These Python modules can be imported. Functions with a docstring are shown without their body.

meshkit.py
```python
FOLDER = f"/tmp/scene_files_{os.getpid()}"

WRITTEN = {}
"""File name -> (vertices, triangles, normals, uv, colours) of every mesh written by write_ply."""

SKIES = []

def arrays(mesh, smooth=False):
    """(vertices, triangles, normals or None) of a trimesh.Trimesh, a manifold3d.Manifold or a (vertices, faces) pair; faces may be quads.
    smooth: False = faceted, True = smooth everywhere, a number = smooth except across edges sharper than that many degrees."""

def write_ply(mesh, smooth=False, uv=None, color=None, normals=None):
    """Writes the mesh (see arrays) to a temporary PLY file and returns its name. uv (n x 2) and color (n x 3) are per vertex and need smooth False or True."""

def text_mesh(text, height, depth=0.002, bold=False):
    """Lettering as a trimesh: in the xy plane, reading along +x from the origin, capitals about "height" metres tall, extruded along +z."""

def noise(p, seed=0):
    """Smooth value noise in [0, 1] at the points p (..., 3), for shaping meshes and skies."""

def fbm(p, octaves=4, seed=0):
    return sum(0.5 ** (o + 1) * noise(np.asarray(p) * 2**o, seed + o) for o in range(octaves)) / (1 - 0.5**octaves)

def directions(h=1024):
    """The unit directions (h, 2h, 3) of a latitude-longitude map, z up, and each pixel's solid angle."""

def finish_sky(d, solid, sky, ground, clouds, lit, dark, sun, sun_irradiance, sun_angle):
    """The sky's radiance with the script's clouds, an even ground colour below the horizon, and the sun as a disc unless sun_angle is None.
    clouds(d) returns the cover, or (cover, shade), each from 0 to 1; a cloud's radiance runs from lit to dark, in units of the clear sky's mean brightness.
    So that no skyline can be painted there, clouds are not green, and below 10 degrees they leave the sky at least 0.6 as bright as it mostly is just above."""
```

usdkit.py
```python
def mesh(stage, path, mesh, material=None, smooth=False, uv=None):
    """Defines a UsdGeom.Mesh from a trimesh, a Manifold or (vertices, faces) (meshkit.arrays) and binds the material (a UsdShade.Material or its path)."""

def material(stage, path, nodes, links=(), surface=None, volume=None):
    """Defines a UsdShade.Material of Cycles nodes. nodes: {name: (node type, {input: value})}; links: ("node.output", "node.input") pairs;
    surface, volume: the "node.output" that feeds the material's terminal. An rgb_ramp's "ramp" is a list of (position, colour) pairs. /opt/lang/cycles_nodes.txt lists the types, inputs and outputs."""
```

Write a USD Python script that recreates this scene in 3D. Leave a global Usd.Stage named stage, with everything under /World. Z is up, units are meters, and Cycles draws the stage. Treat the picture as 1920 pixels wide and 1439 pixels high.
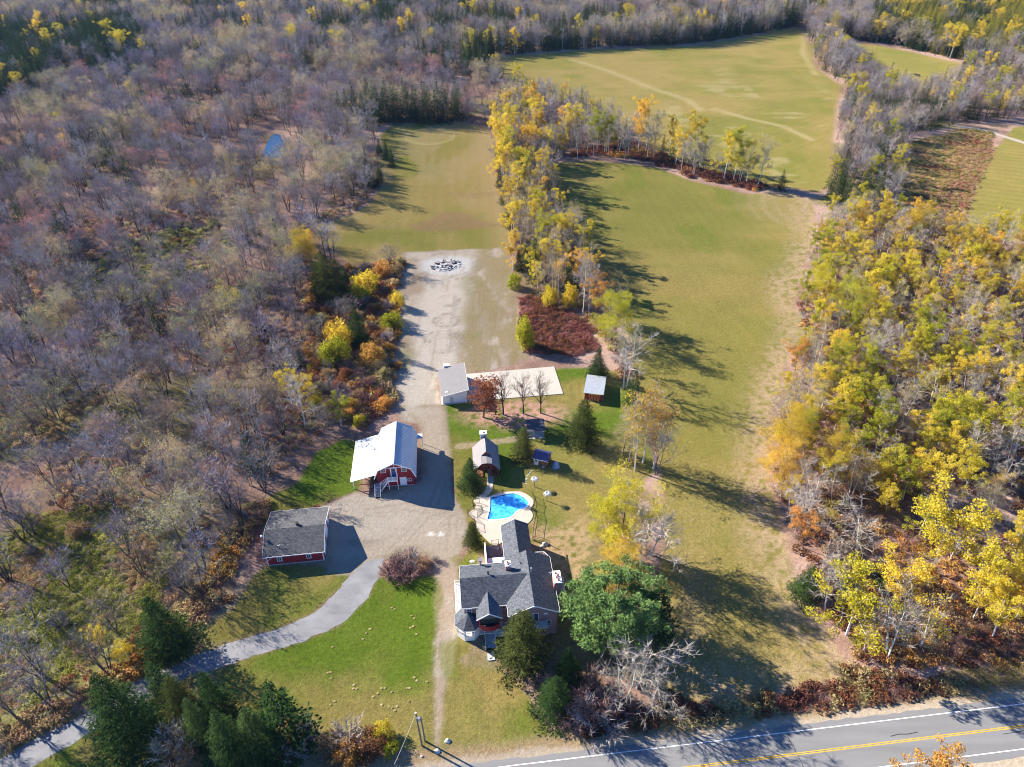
import math
import numpy as np
import shapely
from shapely.geometry import Polygon
import trimesh
import meshkit
import usdkit
from pxr import Usd, UsdGeom, UsdLux, UsdShade, Gf, Sdf, Vt

# ---------------------------------------------------------------- camera, sky, sun, exposure
stage = Usd.Stage.CreateInMemory()
UsdGeom.SetStageUpAxis(stage, 'Z')
UsdGeom.SetStageMetersPerUnit(stage, 1.0)
world = UsdGeom.Xform.Define(stage, '/World')
stage.SetDefaultPrim(world.GetPrim())
CAM_H, PITCH, FPX = 115.0, 37.0, 1331.0
cam = UsdGeom.Camera.Define(stage, '/World/camera')
cam.AddTranslateOp().Set(Gf.Vec3d(0, 0, CAM_H))
cam.AddRotateXOp().Set(90.0 - PITCH)
cam.CreateHorizontalApertureAttr(36.0)
cam.CreateVerticalApertureAttr(36.0 * 1439 / 1920)
cam.CreateFocalLengthAttr(36.0 * FPX / 1920)
cam.CreateClippingRangeAttr(Gf.Vec2f(1.0, 6000.0))
cam.CreateExposureAttr(1.62)
SUN = np.array([-0.786, 0.402, 0.470]); SUN /= np.linalg.norm(SUN)
SUN_EL, SUN_ROT = math.asin(SUN[2]), math.atan2(SUN[0], SUN[1])
usdkit.material(stage, '/World/Looks/sky', {
    'sky': ('sky_texture', {'sky_type': 'single_scattering', 'sun_disc': False, 'sun_elevation': SUN_EL, 'sun_rotation': SUN_ROT,
                            'altitude': 300.0, 'air_density': 1.3, 'aerosol_density': 0.15, 'ozone_density': 4.0}),
    'deep': ('mix_color', {'blend_type': 'multiply', 'fac': 1.0, 'b': (0.42, 0.75, 1.28)}),
    'bg': ('background_shader', {'strength': 0.05})}, [('sky.color', 'deep.a'), ('deep.result', 'bg.color')], surface='bg.background')
dome = UsdLux.DomeLight.Define(stage, '/World/sky')
dome.CreateIntensityAttr(1.0)
UsdShade.MaterialBindingAPI.Apply(dome.GetPrim()).Bind(UsdShade.Material.Get(stage, '/World/Looks/sky'))
dome.GetPrim().SetCustomDataByKey('kind', 'structure')
dome.GetPrim().SetCustomDataByKey('label', 'clear blue autumn sky')
sun = UsdLux.DistantLight.Define(stage, '/World/sun')
sun.CreateIntensityAttr(1.25); sun.CreateAngleAttr(0.53); sun.CreateNormalizeAttr(True)
sun.CreateColorAttr(Gf.Vec3f(1.0, 0.92, 0.79))
zax = Gf.Vec3d(*SUN.tolist()); rot = Gf.Rotation(Gf.Vec3d(0, 0, 1), zax)
sun.AddTransformOp().Set(Gf.Matrix4d().SetRotate(rot))

# ---------------------------------------------------------------- helpers
CP, SP = math.cos(math.radians(PITCH)), math.sin(math.radians(PITCH))


def at(x, y, z=0.0):
    """the place in the world, at height z, seen at pixel x, y of the 1920 x 1439 photograph"""
    u, v = (x - 960) / FPX, (y - 719.5) / FPX
    dx, dy, dz = u, CP - v * SP, -SP - v * CP
    t = (z - CAM_H) / dz
    return np.array([dx * t, dy * t, z])


def ats(pts, z=0.0):
    return np.array([at(x, y, z) for x, y in pts])


def height_to(base, ytop):
    """height in metres of an upright thing standing at world point base whose top is seen at row ytop"""
    v = (719.5 - ytop) / FPX
    Y = base[1]
    a = (v * CP - SP) / (CP + v * SP)
    return CAM_H + a * Y


def look(name, nodes, links, out):
    return usdkit.material(stage, '/World/Looks/' + name, nodes, links, surface=out)


USED = {}


def numbered(parent, name):
    k = (parent, name)
    n = USED.get(k, 0); USED[k] = n + 1
    return f'{parent}/{name}' if n == 0 else f'{parent}/{name}_{n:03d}'


def tag(p, label=None, cat=None, group=None, kind=None):
    p = p.GetPrim() if hasattr(p, 'GetPrim') else p
    for k, v in (('label', label), ('category', cat), ('group', group), ('kind', kind)):
        if v:
            p.SetCustomDataByKey(k, v)
    return p


def thing(name, label, cat, loc=(0, 0, 0), rz=0.0, group=None):
    x = UsdGeom.Xform.Define(stage, numbered('/World', name))
    x.AddTranslateOp().Set(Gf.Vec3d(*map(float, loc)))
    if rz:
        x.AddRotateZOp().Set(float(rz))
    tag(x, label, cat, group)
    return str(x.GetPath())


class MB:
    """collects faces; build() makes them one mesh of the scene"""
    def __init__(self):
        self.v, self.f, self.n = [], [], 0

    def add(self, v, f):
        v, f = np.asarray(v, float), np.asarray(f, int)
        if f.shape[1] == 4:
            f = np.vstack([f[:, [0, 1, 2]], f[:, [0, 2, 3]]])
        self.v.append(v); self.f.append(f + self.n); self.n += len(v)
        return self

    def box(self, c, s, rz=0.0, rx=0.0, ry=0.0):
        h = np.array(s, float) / 2
        v = np.array([[x, y, z] for x in (-1, 1) for y in (-1, 1) for z in (-1, 1)]) * h
        if rx:
            a = math.radians(rx); v = v @ np.array([[1, 0, 0], [0, math.cos(a), math.sin(a)], [0, -math.sin(a), math.cos(a)]])
        if ry:
            a = math.radians(ry); v = v @ np.array([[math.cos(a), 0, -math.sin(a)], [0, 1, 0], [math.sin(a), 0, math.cos(a)]])
        if rz:
            a = math.radians(rz); v = v @ np.array([[math.cos(a), math.sin(a), 0], [-math.sin(a), math.cos(a), 0], [0, 0, 1]])
        f = [[0, 1, 3, 2], [4, 6, 7, 5], [0, 4, 5, 1], [2, 3, 7, 6], [0, 2, 6, 4], [1, 5, 7, 3]]
        return self.add(v + np.array(c, float), f)

    def bar(self, a, b, w, h=None):
        """a beam of w x h section from a to b"""
        a, b = np.array(a, float), np.array(b, float); h = h or w
        d = b - a; L = np.linalg.norm(d); d /= L
        s = np.cross(d, [0, 0, 1]) if abs(d[2]) < 0.95 else np.array([1.0, 0, 0]); s /= np.linalg.norm(s); u = np.cross(s, d)
        v = [p + s * w / 2 * i + u * h / 2 * j for p in (a, b) for i, j in ((-1, -1), (1, -1), (1, 1), (-1, 1))]
        return self.add(v, [[0, 1, 2, 3], [7, 6, 5, 4], [0, 4, 5, 1], [1, 5, 6, 2], [2, 6, 7, 3], [3, 7, 4, 0]])

    def cyl(self, a, b, r0, r1=None, n=8):
        a, b = np.array(a, float), np.array(b, float); r1 = r0 if r1 is None else r1
        d = (b - a) / np.linalg.norm(b - a)
        s = np.cross(d, [0, 0, 1]) if abs(d[2]) < 0.95 else np.array([1.0, 0, 0]); s /= np.linalg.norm(s); u = np.cross(s, d)
        t = np.arange(n) * 2 * np.pi / n
        ring = np.cos(t)[:, None] * s + np.sin(t)[:, None] * u
        v = np.vstack([a + ring * r0, b + ring * r1, [a], [b]]); i = np.arange(n); j = (i + 1) % n
        f = np.vstack([np.c_[i, j, n + j], np.c_[i, n + j, n + i], np.c_[j, i, np.full(n, 2 * n)], np.c_[n + i, n + j, np.full(n, 2 * n + 1)]])
        return self.add(v, f[:, [0, 2, 1]])

    def poly(self, pts, z0, z1):
        """upright prism over a plan polygon"""
        p = Polygon(pts)
        if not p.exterior.is_ccw:
            p = Polygon(list(pts)[::-1])
        m = trimesh.creation.extrude_polygon(p, z1 - z0, engine='earcut')
        m.apply_translation([0, 0, z0])
        return self.add(m.vertices, m.faces)

    def plate(self, pts, t):
        """a slab of thickness t below a planar polygon of 3 or more 3-D points (convex)"""
        p = np.array(pts, float); n = len(p)
        nr = np.cross(p[1] - p[0], p[2] - p[0]); nr /= np.linalg.norm(nr)
        if nr[2] < 0 or (abs(nr[2]) < 1e-6 and 0):
            p = p[::-1]; nr = -nr
        q = p - nr * t
        f = [[0, i, i + 1] for i in range(1, n - 1)] + [[n, n + i + 1, n + i] for i in range(1, n - 1)]
        for i in range(n):
            j = (i + 1) % n
            f += [[i, n + i, n + j], [i, n + j, j]]
        return self.add(np.vstack([p, q]), f)

    def wall(self, pts, t, inward):
        """a slab of thickness t behind a planar polygon (any direction), extruded along the vector inward"""
        p = np.array(pts, float); n = len(p); q = p + np.array(inward, float) * t
        nr = np.cross(p[1] - p[0], p[2] - p[0])
        if np.dot(nr, inward) > 0:
            p, q = p[::-1], q[::-1]
        f = [[0, i, i + 1] for i in range(1, n - 1)] + [[n, n + i + 1, n + i] for i in range(1, n - 1)]
        for i in range(n):
            j = (i + 1) % n
            f += [[i, n + i, n + j], [i, n + j, j]]
        return self.add(np.vstack([p, q]), f)

    def mesh(self):
        return np.vstack(self.v), np.vstack(self.f)

    def build(self, name, mat, parent='/World', smooth=False, label=None):
        path = numbered(parent, name)
        usdkit.mesh(stage, path, self.mesh(), mat, smooth=smooth)
        if label:
            tag(stage.GetPrimAtPath(path), label)
        return path


def unit(v):
    return v / np.maximum(np.linalg.norm(v, axis=-1, keepdims=True), 1e-9)


# ---------------------------------------------------------------- materials
def plain(name, col, rough=0.7, var=0.12, scale=1.5, metallic=0.0, bump=0.0, bscale=20.0, spec=0.3):
    c = np.array(col, float)
    nodes = {'g': ('texture_coordinate', {}), 'n': ('noise_texture', {'scale': scale, 'detail': 5.0, 'roughness': 0.6}),
             'r': ('rgb_ramp', {'ramp': [(0.25, tuple(c * (1 - var))), (0.75, tuple(np.minimum(c * (1 + var), 0.95)))]}),
             'p': ('principled_bsdf', {'roughness': rough, 'metallic': metallic, 'specular_ior_level': spec})}
    links = [('g.object', 'n.vector'), ('n.fac', 'r.fac'), ('r.color', 'p.base_color')]
    if bump:
        nodes['nb'] = ('noise_texture', {'scale': bscale, 'detail': 3.0}); nodes['b'] = ('bump', {'strength': bump, 'distance': 0.05})
        links += [('g.object', 'nb.vector'), ('nb.fac', 'b.height'), ('b.normal', 'p.normal')]
    return look(name, nodes, links, 'p.BSDF')


def leafy(name, c1, c2, trans=0.45, scale=0.45):
    """leaves whose tone runs between two colours from leaf to leaf and from bough to bough"""
    c1, c2 = np.array(c1, float), np.array(c2, float)
    nodes = {'geo': ('geometry', {}), 'n': ('noise_texture', {'scale': scale, 'detail': 2.0}), 'oi': ('object_info', {}),
             'm1': ('math', {'math_type': 'multiply_add', 'value2': 0.55, 'value3': -0.1}),
             'm2': ('math', {'math_type': 'multiply_add', 'value2': 0.75}),
             'ra': ('rgb_ramp', {'ramp': [(0.1, tuple(c1 * 0.72)), (0.5, tuple((c1 + c2) / 2)), (0.95, tuple(c2 * 1.12))]}),
             'ov': ('map_range', {'from_min': 0.0, 'from_max': 1.0, 'to_min': 0.72, 'to_max': 1.22}), 'oh': ('map_range', {'from_min': 0.0, 'from_max': 1.0, 'to_min': 0.515, 'to_max': 0.485}), 'hv': ('hsv', {'saturation': 1.0}),
         'd': ('diffuse_bsdf', {}), 't': ('translucent_bsdf', {}), 'mx': ('mix_closure', {'fac': trans})}
    links = [('geo.position', 'n.vector'), ('geo.random_per_island', 'm1.value1'), ('n.fac', 'm2.value1'), ('m1.value', 'm2.value3'),
             ('m2.value', 'ra.fac'), ('oi.random', 'ov.value'), ('oi.random', 'oh.value'), ('ov.result', 'hv.value'), ('oh.result', 'hv.hue'), ('ra.color', 'hv.color'), ('hv.color', 'd.color'), ('hv.color', 't.color'), ('d.BSDF', 'mx.closure1'), ('t.BSDF', 'mx.closure2')]
    return look(name, nodes, links, 'mx.closure')


LEAF = {
    'yellow': leafy('leaf_yellow', (0.68, 0.53, 0.04), (0.85, 0.74, 0.12)),
    'gold': leafy('leaf_gold', (0.67, 0.45, 0.045), (0.85, 0.65, 0.12)),
    'orange': leafy('leaf_orange', (0.58, 0.32, 0.07), (0.76, 0.48, 0.15)),
    'lime': leafy('leaf_lime', (0.42, 0.41, 0.03), (0.70, 0.64, 0.07)),
    'straw': leafy('leaf_straw', (0.50, 0.41, 0.19), (0.70, 0.60, 0.30)),
    'sage': leafy('leaf_sage', (0.36, 0.36, 0.16), (0.54, 0.52, 0.25)),
    'rust': leafy('leaf_rust', (0.24, 0.10, 0.05), (0.42, 0.21, 0.11)),
    'pink': leafy('leaf_pink', (0.42, 0.17, 0.14), (0.58, 0.32, 0.26)),
    'red': leafy('leaf_red', (0.19, 0.075, 0.06), (0.33, 0.15, 0.115)),
    'tan': leafy('leaf_tan', (0.40, 0.27, 0.15), (0.56, 0.41, 0.24)),
    'fern': leafy('leaf_fern', (0.26, 0.28, 0.05), (0.50, 0.50, 0.13)),
    'spruce': leafy('needle_spruce', (0.028, 0.056, 0.018), (0.085, 0.135, 0.036), 0.12, 0.8),
    'blue': leafy('needle_blue', (0.028, 0.058, 0.042), (0.062, 0.112, 0.075), 0.12, 0.8),
    'olive': leafy('needle_olive', (0.045, 0.060, 0.016), (0.125, 0.14, 0.04), 0.15, 0.8),
    'lemon': leafy('leaf_lemon', (0.55, 0.50, 0.03), (0.80, 0.74, 0.09)),
    'pine': leafy('needle_pine', (0.10, 0.19, 0.055), (0.25, 0.38, 0.12), 0.2, 0.5),
    'larch': leafy('needle_larch', (0.27, 0.26, 0.03), (0.52, 0.46, 0.06), 0.25, 0.6),
}
TWIG = leafy('twig_grey', (0.30, 0.26, 0.25), (0.62, 0.56, 0.53), 0.0)
TWIGP = leafy('twig_pale', (0.36, 0.31, 0.26), (0.58, 0.53, 0.46), 0.0)
TWIGR = leafy('twig_red', (0.22, 0.12, 0.11), (0.40, 0.25, 0.22), 0.0)
TWIGB = leafy('twig_brown', (0.28, 0.21, 0.17), (0.54, 0.43, 0.37), 0.0)
TWIGM = leafy('twig_mauve', (0.26, 0.21, 0.23), (0.54, 0.46, 0.48), 0.0)
BARK = plain('bark_grey', (0.055, 0.046, 0.042), 0.9, 0.3, 2.0)
BIRCH = plain('bark_birch', (0.60, 0.56, 0.50), 0.8, 0.25, 3.0)
PINEBARK = plain('bark_pine', (0.11, 0.075, 0.055), 0.9, 0.3, 2.0)

# ---------------------------------------------------------------- plant models
def tubes(segs, n=3):
    """segs: rows of p0(3), p1(3), r0, r1 -> one mesh of open n-sided tubes"""
    s = np.asarray(segs, float)
    a, b, r0, r1 = s[:, :3], s[:, 3:6], s[:, 6], s[:, 7]
    d = unit(b - a); ref = np.where(np.abs(d[:, 2:3]) < 0.9, [[0, 0, 1.0]], [[1.0, 0, 0]])
    e = unit(np.cross(d, ref)); u = np.cross(e, d)
    t = np.arange(n) * 2 * np.pi / n
    ring = e[:, None] * np.cos(t)[None, :, None] + u[:, None] * np.sin(t)[None, :, None]
    v = np.concatenate([a[:, None] + ring * r0[:, None, None], b[:, None] + ring * r1[:, None, None]], 1)
    i = np.arange(n); j = (i + 1) % n
    f = np.vstack([np.c_[i, n + j, j], np.c_[i, n + i, n + j]])
    m = len(s)
    return v.reshape(-1, 3), (f[None] + (np.arange(m) * 2 * n)[:, None, None]).reshape(-1, 3)


def spikes(p, d, L, w, rng):
    """one thin triangle per twig, from p along d"""
    s = unit(np.cross(d, rng.normal(size=d.shape)))
    v = np.stack([p - s * w[:, None] / 2, p + s * w[:, None] / 2, p + d * L[:, None]], 1)
    return v.reshape(-1, 3), np.arange(len(p) * 3).reshape(-1, 3)


def cards(p, size, rng, up=0.5, aspect=1.0):
    """one small four-cornered leaf spray per point, loosely facing up"""
    n = len(p)
    nr = unit(rng.normal(size=(n, 3)) + [0, 0, up]); a = unit(np.cross(nr, rng.normal(size=(n, 3)))); b = np.cross(nr, a)
    h = (size * rng.uniform(0.6, 1.3, n))[:, None] / 2
    v = np.stack([p - a * h * aspect, p - b * h * 0.6, p + a * h * aspect, p + b * h * 0.6], 1)
    k = np.arange(n)[:, None] * 4
    return v.reshape(-1, 3), np.vstack([k + [0, 1, 2], k + [0, 2, 3]])


def join(*ms):
    v, f, n = [], [], 0
    for a, b in ms:
        if len(a):
            v.append(a); f.append(b + n); n += len(a)
    return np.vstack(v), np.vstack(f)


def grow(rng, p, d, L, r, lvl, maxl, segs, ends, kids=(6, 5, 4), up=0.08, wob=0.16, first=0.35, angle=(28, 58), ratio=(0.45, 0.7)):
    n = 4 if lvl == 0 else 3; turn = rng.uniform(0, 6.28)
    for i in range(n):
        d = unit(d + rng.normal(size=3) * wob * (0.3 if lvl == 0 else 1) + [0, 0, up + (0.12 if lvl == 0 else 0)])
        q = p + d * L / n
        ra, rb = r * (1 - 0.75 * i / n), r * (1 - 0.75 * (i + 1) / n)
        segs.append((lvl, *p, *q, ra, rb)); p0, p = p, q
        if lvl < maxl and (i + 1) / n > first * (1 if lvl == 0 else 0.3):
            k = kids[min(lvl, len(kids) - 1)]
            m = max(1, int(round(k / n + rng.uniform(-0.5, 0.5))) + (1 if i == n - 1 else 0))
            for _ in range(m):
                turn += 2.4 + rng.normal() * 0.35; az = turn; an = math.radians(rng.uniform(*angle))
                s = unit(np.cross(d, [1.0, 0, 0] if abs(d[0]) < 0.8 else [0, 1.0, 0])); c = np.cross(d, s)
                w = math.cos(az) * s + math.sin(az) * c
                dd = unit(d * math.cos(an) + w * math.sin(an))
                st = p0 + (p - p0) * rng.uniform(0.2, 1)
                grow(rng, st, dd, L * rng.uniform(*ratio) * (1 - 0.25 * i / n if lvl == 0 else 1), rb * 0.68, lvl + 1, maxl, segs, ends, kids, up, wob, first, angle, ratio)
    ends.append((lvl, *p, *d))


def skeleton(rng, h, stems=1, lean=0.04, r=0.16, **kw):
    segs, ends = [], []
    for s in range(stems):
        az = s * 2 * np.pi / stems + rng.uniform(0, 1.0); sp = (0.27 if stems > 2 else 0.10 if stems == 2 else lean * rng.uniform(0.3, 1.6))
        d = unit(np.array([math.cos(az) * sp, math.sin(az) * sp, 1.0]))
        p = np.array([math.cos(az), math.sin(az), 0]) * (0.25 if stems > 1 else 0)
        grow(rng, p - [0, 0, 0.3], d, h * (0.72 if stems == 1 else 0.66) * rng.uniform(0.9, 1.05), r, 0, 3, segs, ends, **kw)
    s = np.array(segs); e = np.array(ends)
    top = s[:, [3, 6]].max(); k = h / top
    s[:, 1:7] *= k; e[:, 1:4] *= k
    return s, e


def twigs(rng, s, e, n, L=(0.5, 1.2), w=0.05, lv=2):
    """sprays of twigs: most stand in bunches at the ends of the boughs, the rest along them"""
    b = s[s[:, 0] >= lv]; k = n // 3
    i = rng.integers(0, len(b), k); t = rng.uniform(0, 1, (k, 1))
    p = b[i, 1:4] * (1 - t) + b[i, 4:7] * t; d = unit(b[i, 4:7] - b[i, 1:4])
    c = e[e[:, 0] >= lv]; j = rng.integers(0, max(1, int(len(c) * 0.8)), n - k); q = c[j, 1:4] - c[j, 4:7] * rng.uniform(0, 0.6, (n - k, 1))
    p = np.vstack([p, q]); d = np.vstack([d, c[j, 4:7]])
    d = unit(d + rng.normal(size=(n, 3)) * 0.5 + [0, 0, 0.2])
    return spikes(p, d, rng.uniform(*L, n), np.full(n, w), rng)


def tree_bare(seed, h=14, stems=1, ntw=1500, w=0.05, white=False, r=None, **kw):
    rng = np.random.default_rng(seed)
    s, e = skeleton(rng, h, stems, r=r or (0.19 if stems == 1 else 0.15), **{**dict(kids=(8, 5, 4), first=0.32), **kw})
    k = 0 if white else 2
    return {'trunk': tubes(s[s[:, 0] <= k][:, 1:], 4), 'crown': join(tubes(s[s[:, 0] > k][:, 1:] * [1, 1, 1, 1, 1, 1, 1.5, 1.5], 3), twigs(rng, s, e, ntw, w=w, L=(0.5, 1.3)))}


def tree_leafy(seed, h=14, nl=2600, size=0.42, clump=0.75, stems=1, lv=2, ntw=300, kids=(9, 4, 3), first=0.4, **kw):
    rng = np.random.default_rng(seed)
    s, e = skeleton(rng, h, stems, r=0.17, kids=kids, first=first, **kw)
    c = e[e[:, 0] >= lv][:, 1:4]
    if len(c) > 110:
        c = c[rng.choice(len(c), 110, replace=False)]
    k = rng.integers(0, len(c), nl)
    q = unit(rng.normal(size=(nl, 3))) * rng.uniform(0.35, 1, (nl, 1)) ** 0.6 * clump * [1, 1, 0.75]
    return {'trunk': tubes(s[s[:, 0] <= 0][:, 1:], 4), 'crown': cards(c[k] + q, size, rng, 0.6), 'twigs': join(tubes(s[s[:, 0] > 0][:, 1:], 3), twigs(rng, s, e, ntw) if ntw else (np.zeros((0, 3)), np.zeros((0, 3), int)))}


def tree_spruce(seed, h=12, R=2.6, nb=26, per=9, k=11, droop=0.28, power=0.85, low=0.05, size=1.0, ragged=0.12, thin=1.0):
    rng = np.random.default_rng(seed)
    P, D, L, W = [], [], [], []
    for i in range(nb):
        t = (i + rng.uniform(0, 0.6)) / nb
        z = h * (low + (0.985 - low) * t); rr = R * (1 - t) ** power * rng.uniform(1 - 1.5 * ragged, 1 + ragged) + 0.12
        m = max(4, int(round(per * (1 - 0.5 * t))))
        for j in range(m):
            az = 2 * np.pi * (j + rng.uniform(0, 0.8)) / m; rb = rr * rng.uniform(0.75, 1.12)
            o = np.array([math.cos(az), math.sin(az), 0.0]); sd = np.array([-o[1], o[0], 0])
            kk = max(4, int(k * (0.4 + 0.6 * rb / R)))
            u = rng.uniform(0.12, 1, kk) ** 0.75
            p = o * (u * rb)[:, None] + sd * (rng.normal(size=kk) * 0.10 * rb)[:, None]
            p[:, 2] = z - droop * rb * u ** 1.4 + rng.normal(size=kk) * 0.06 + 0.10 * rb * (u > 0.85)
            d = unit(o * 1.0 + sd * (rng.normal(size=kk) * 0.8)[:, None] + np.array([0, 0, 1.0]) * (rng.normal(size=kk) * 0.3 - 0.22)[:, None])
            P.append(p); D.append(d); L.append(size * rng.uniform(0.35, 0.75, kk) * (0.45 + 0.55 * rb / R) * R / 2.6); W.append(thin * size * rng.uniform(0.22, 0.42, kk) * (0.5 + 0.5 * rb / R) * R / 2.6)
    P, D, L, W = np.vstack(P), np.vstack(D), np.concatenate(L), np.concatenate(W)
    s = unit(np.cross(D, np.array([0, 0, 1.0]) + rng.normal(size=D.shape) * 0.5))
    v = np.stack([P, P + D * (L * 0.5)[:, None] + s * W[:, None] / 2, P + D * L[:, None], P + D * (L * 0.5)[:, None] - s * W[:, None] / 2], 1)
    kx = np.arange(len(P))[:, None] * 4
    return {'trunk': tubes([(0, 0, -0.3, 0, 0, h * 0.5, h * 0.014, h * 0.009), (0, 0, h * 0.5, 0, 0, h * 0.985, h * 0.009, 0.02)], 5),
            'crown': (v.reshape(-1, 3), np.vstack([kx + [0, 1, 2], kx + [0, 2, 3]]))}


def tree_pine(seed, h=15, R=6.5, nc=150, per=34, size=0.6, low=0.06):
    """a broad pine: boughs that end in upturned tufts, thick enough to hide the trunk"""
    rng = np.random.default_rng(seed)
    segs, cl = [(0, 0, -0.3, 0, 0, h * 0.55, 0.32, 0.2), (0, 0, h * 0.55, 0, 0, h * 0.95, 0.2, 0.04)], []
    nb = max(12, nc // 7)
    for i in range(nb):
        t = (i + rng.uniform(0, 1)) / nb; z = h * (low + (0.97 - low) * t)
        rr = R * max(0.12, math.sin(math.pi * (0.12 + 0.84 * (1 - t) ** 0.75)) ** 0.8) * rng.uniform(0.72, 1.1)
        az = i * 2.4 + rng.normal() * 0.35; o = np.array([math.cos(az), math.sin(az), 0]); sd = np.array([-o[1], o[0], 0])
        segs.append((0, 0, max(0.4, z - rr * 0.22), *(o * rr * 0.9 + [0, 0, z]), 0.07, 0.02))
        for _ in range(7):
            u = rng.uniform(0.3, 1.0) ** 0.7
            cl.append(o * rr * u + sd * rng.normal() * rr * 0.22 * (0.4 + u) + [0, 0, z - rr * 0.22 * (1 - u) + rng.normal() * 0.25])
    cl = np.array(cl); n = len(cl) * per; i = np.repeat(np.arange(len(cl)), per)
    d = unit(rng.normal(size=(n, 3)) + [0, 0, 0.35])
    p = cl[i] + d * rng.uniform(0.15, 1.0, (n, 1)) ** 0.7 * [0.95, 0.95, 0.62]
    return {'trunk': tubes(segs, 5), 'crown': cards(p, size, rng, 0.9, 1.7)}


def bush_leafy(seed, h=2.6, R=1.7, n=2600, size=0.2, top=1.0):
    rng = np.random.default_rng(seed)
    nc = 26; c = unit(rng.normal(size=(nc, 3)) + [0, 0, 0.45]) * rng.uniform(0.55, 0.95, (nc, 1)); c[:, 2] = np.abs(c[:, 2])
    k = rng.integers(0, nc, n); q = c[k] + unit(rng.normal(size=(n, 3))) * rng.uniform(0.3, 1, (n, 1)) * 0.34
    p = q * [R, R, h * 0.8] + [0, 0, h * 0.12]; p = p[p[:, 2] > 0.05]
    a = rng.uniform(0, 2 * np.pi, 9); b = np.stack([np.cos(a) * R * 0.5, np.sin(a) * R * 0.5, np.full(9, h * 0.6)], 1)
    return {'stems': tubes(np.c_[b * 0.1 * [1, 1, 0] - [0, 0, 0.1], b, np.full(9, 0.05), np.full(9, 0.015)], 3), 'crown': cards(p, size, rng, 0.5)}


def bush_bare(seed, h=3.0, R=2.0, ns=60, ntw=1500, w=0.045):
    rng = np.random.default_rng(seed)
    a = rng.uniform(0, 2 * np.pi, ns); rr = R * np.sqrt(rng.uniform(0, 1, ns)); b0 = np.stack([np.cos(a) * rr * 0.35, np.sin(a) * rr * 0.35, np.full(ns, -0.1)], 1)
    hh = h * np.sqrt(np.maximum(0.12, 1 - (rr / R) ** 2 * 0.8)) * rng.uniform(0.75, 1.05, ns)
    b1 = np.stack([np.cos(a) * rr, np.sin(a) * rr, hh], 1)
    m = (b0 + b1) / 2 + [0, 0, 0.15]
    s = np.vstack([np.c_[b0, m, np.full(ns, 0.035), np.full(ns, 0.022)], np.c_[m, b1, np.full(ns, 0.022), np.full(ns, 0.008)]])
    i = rng.integers(0, ns, ntw); t = rng.uniform(0.1, 1, (ntw, 1)); p = np.where(t < 0.5, b0[i] * (1 - 2 * t) + m[i] * 2 * t, m[i] * (2 - 2 * t) + b1[i] * (2 * t - 1))
    d = unit(unit(b1[i] - b0[i]) + rng.normal(size=(ntw, 3)) * 0.5)
    return {'stems': tubes(s, 3), 'crown': spikes(p, d, rng.uniform(0.3, 0.8, ntw) * h / 3, np.full(ntw, w), rng)}


def tuft(seed, n=70, r=0.75, h=0.7, size=0.28, tall=False):
    rng = np.random.default_rng(seed)
    a = rng.uniform(0, 2 * np.pi, n); q = np.sqrt(rng.uniform(0, 1, n)); p = np.stack([np.cos(a) * q * r, np.sin(a) * q * r, h * (1 - 0.7 * q ** 2) * rng.uniform(0.25, 1, n)], 1)
    if tall:
        d = unit(rng.normal(size=(n, 3)) * 0.4 + [0, 0, 1]); p[:, 2] = -0.03
        return spikes(p, d, h * rng.uniform(0.5, 1.1, n), np.full(n, size * 0.4), rng)
    return cards(p, size, rng, 0.9)


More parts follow.
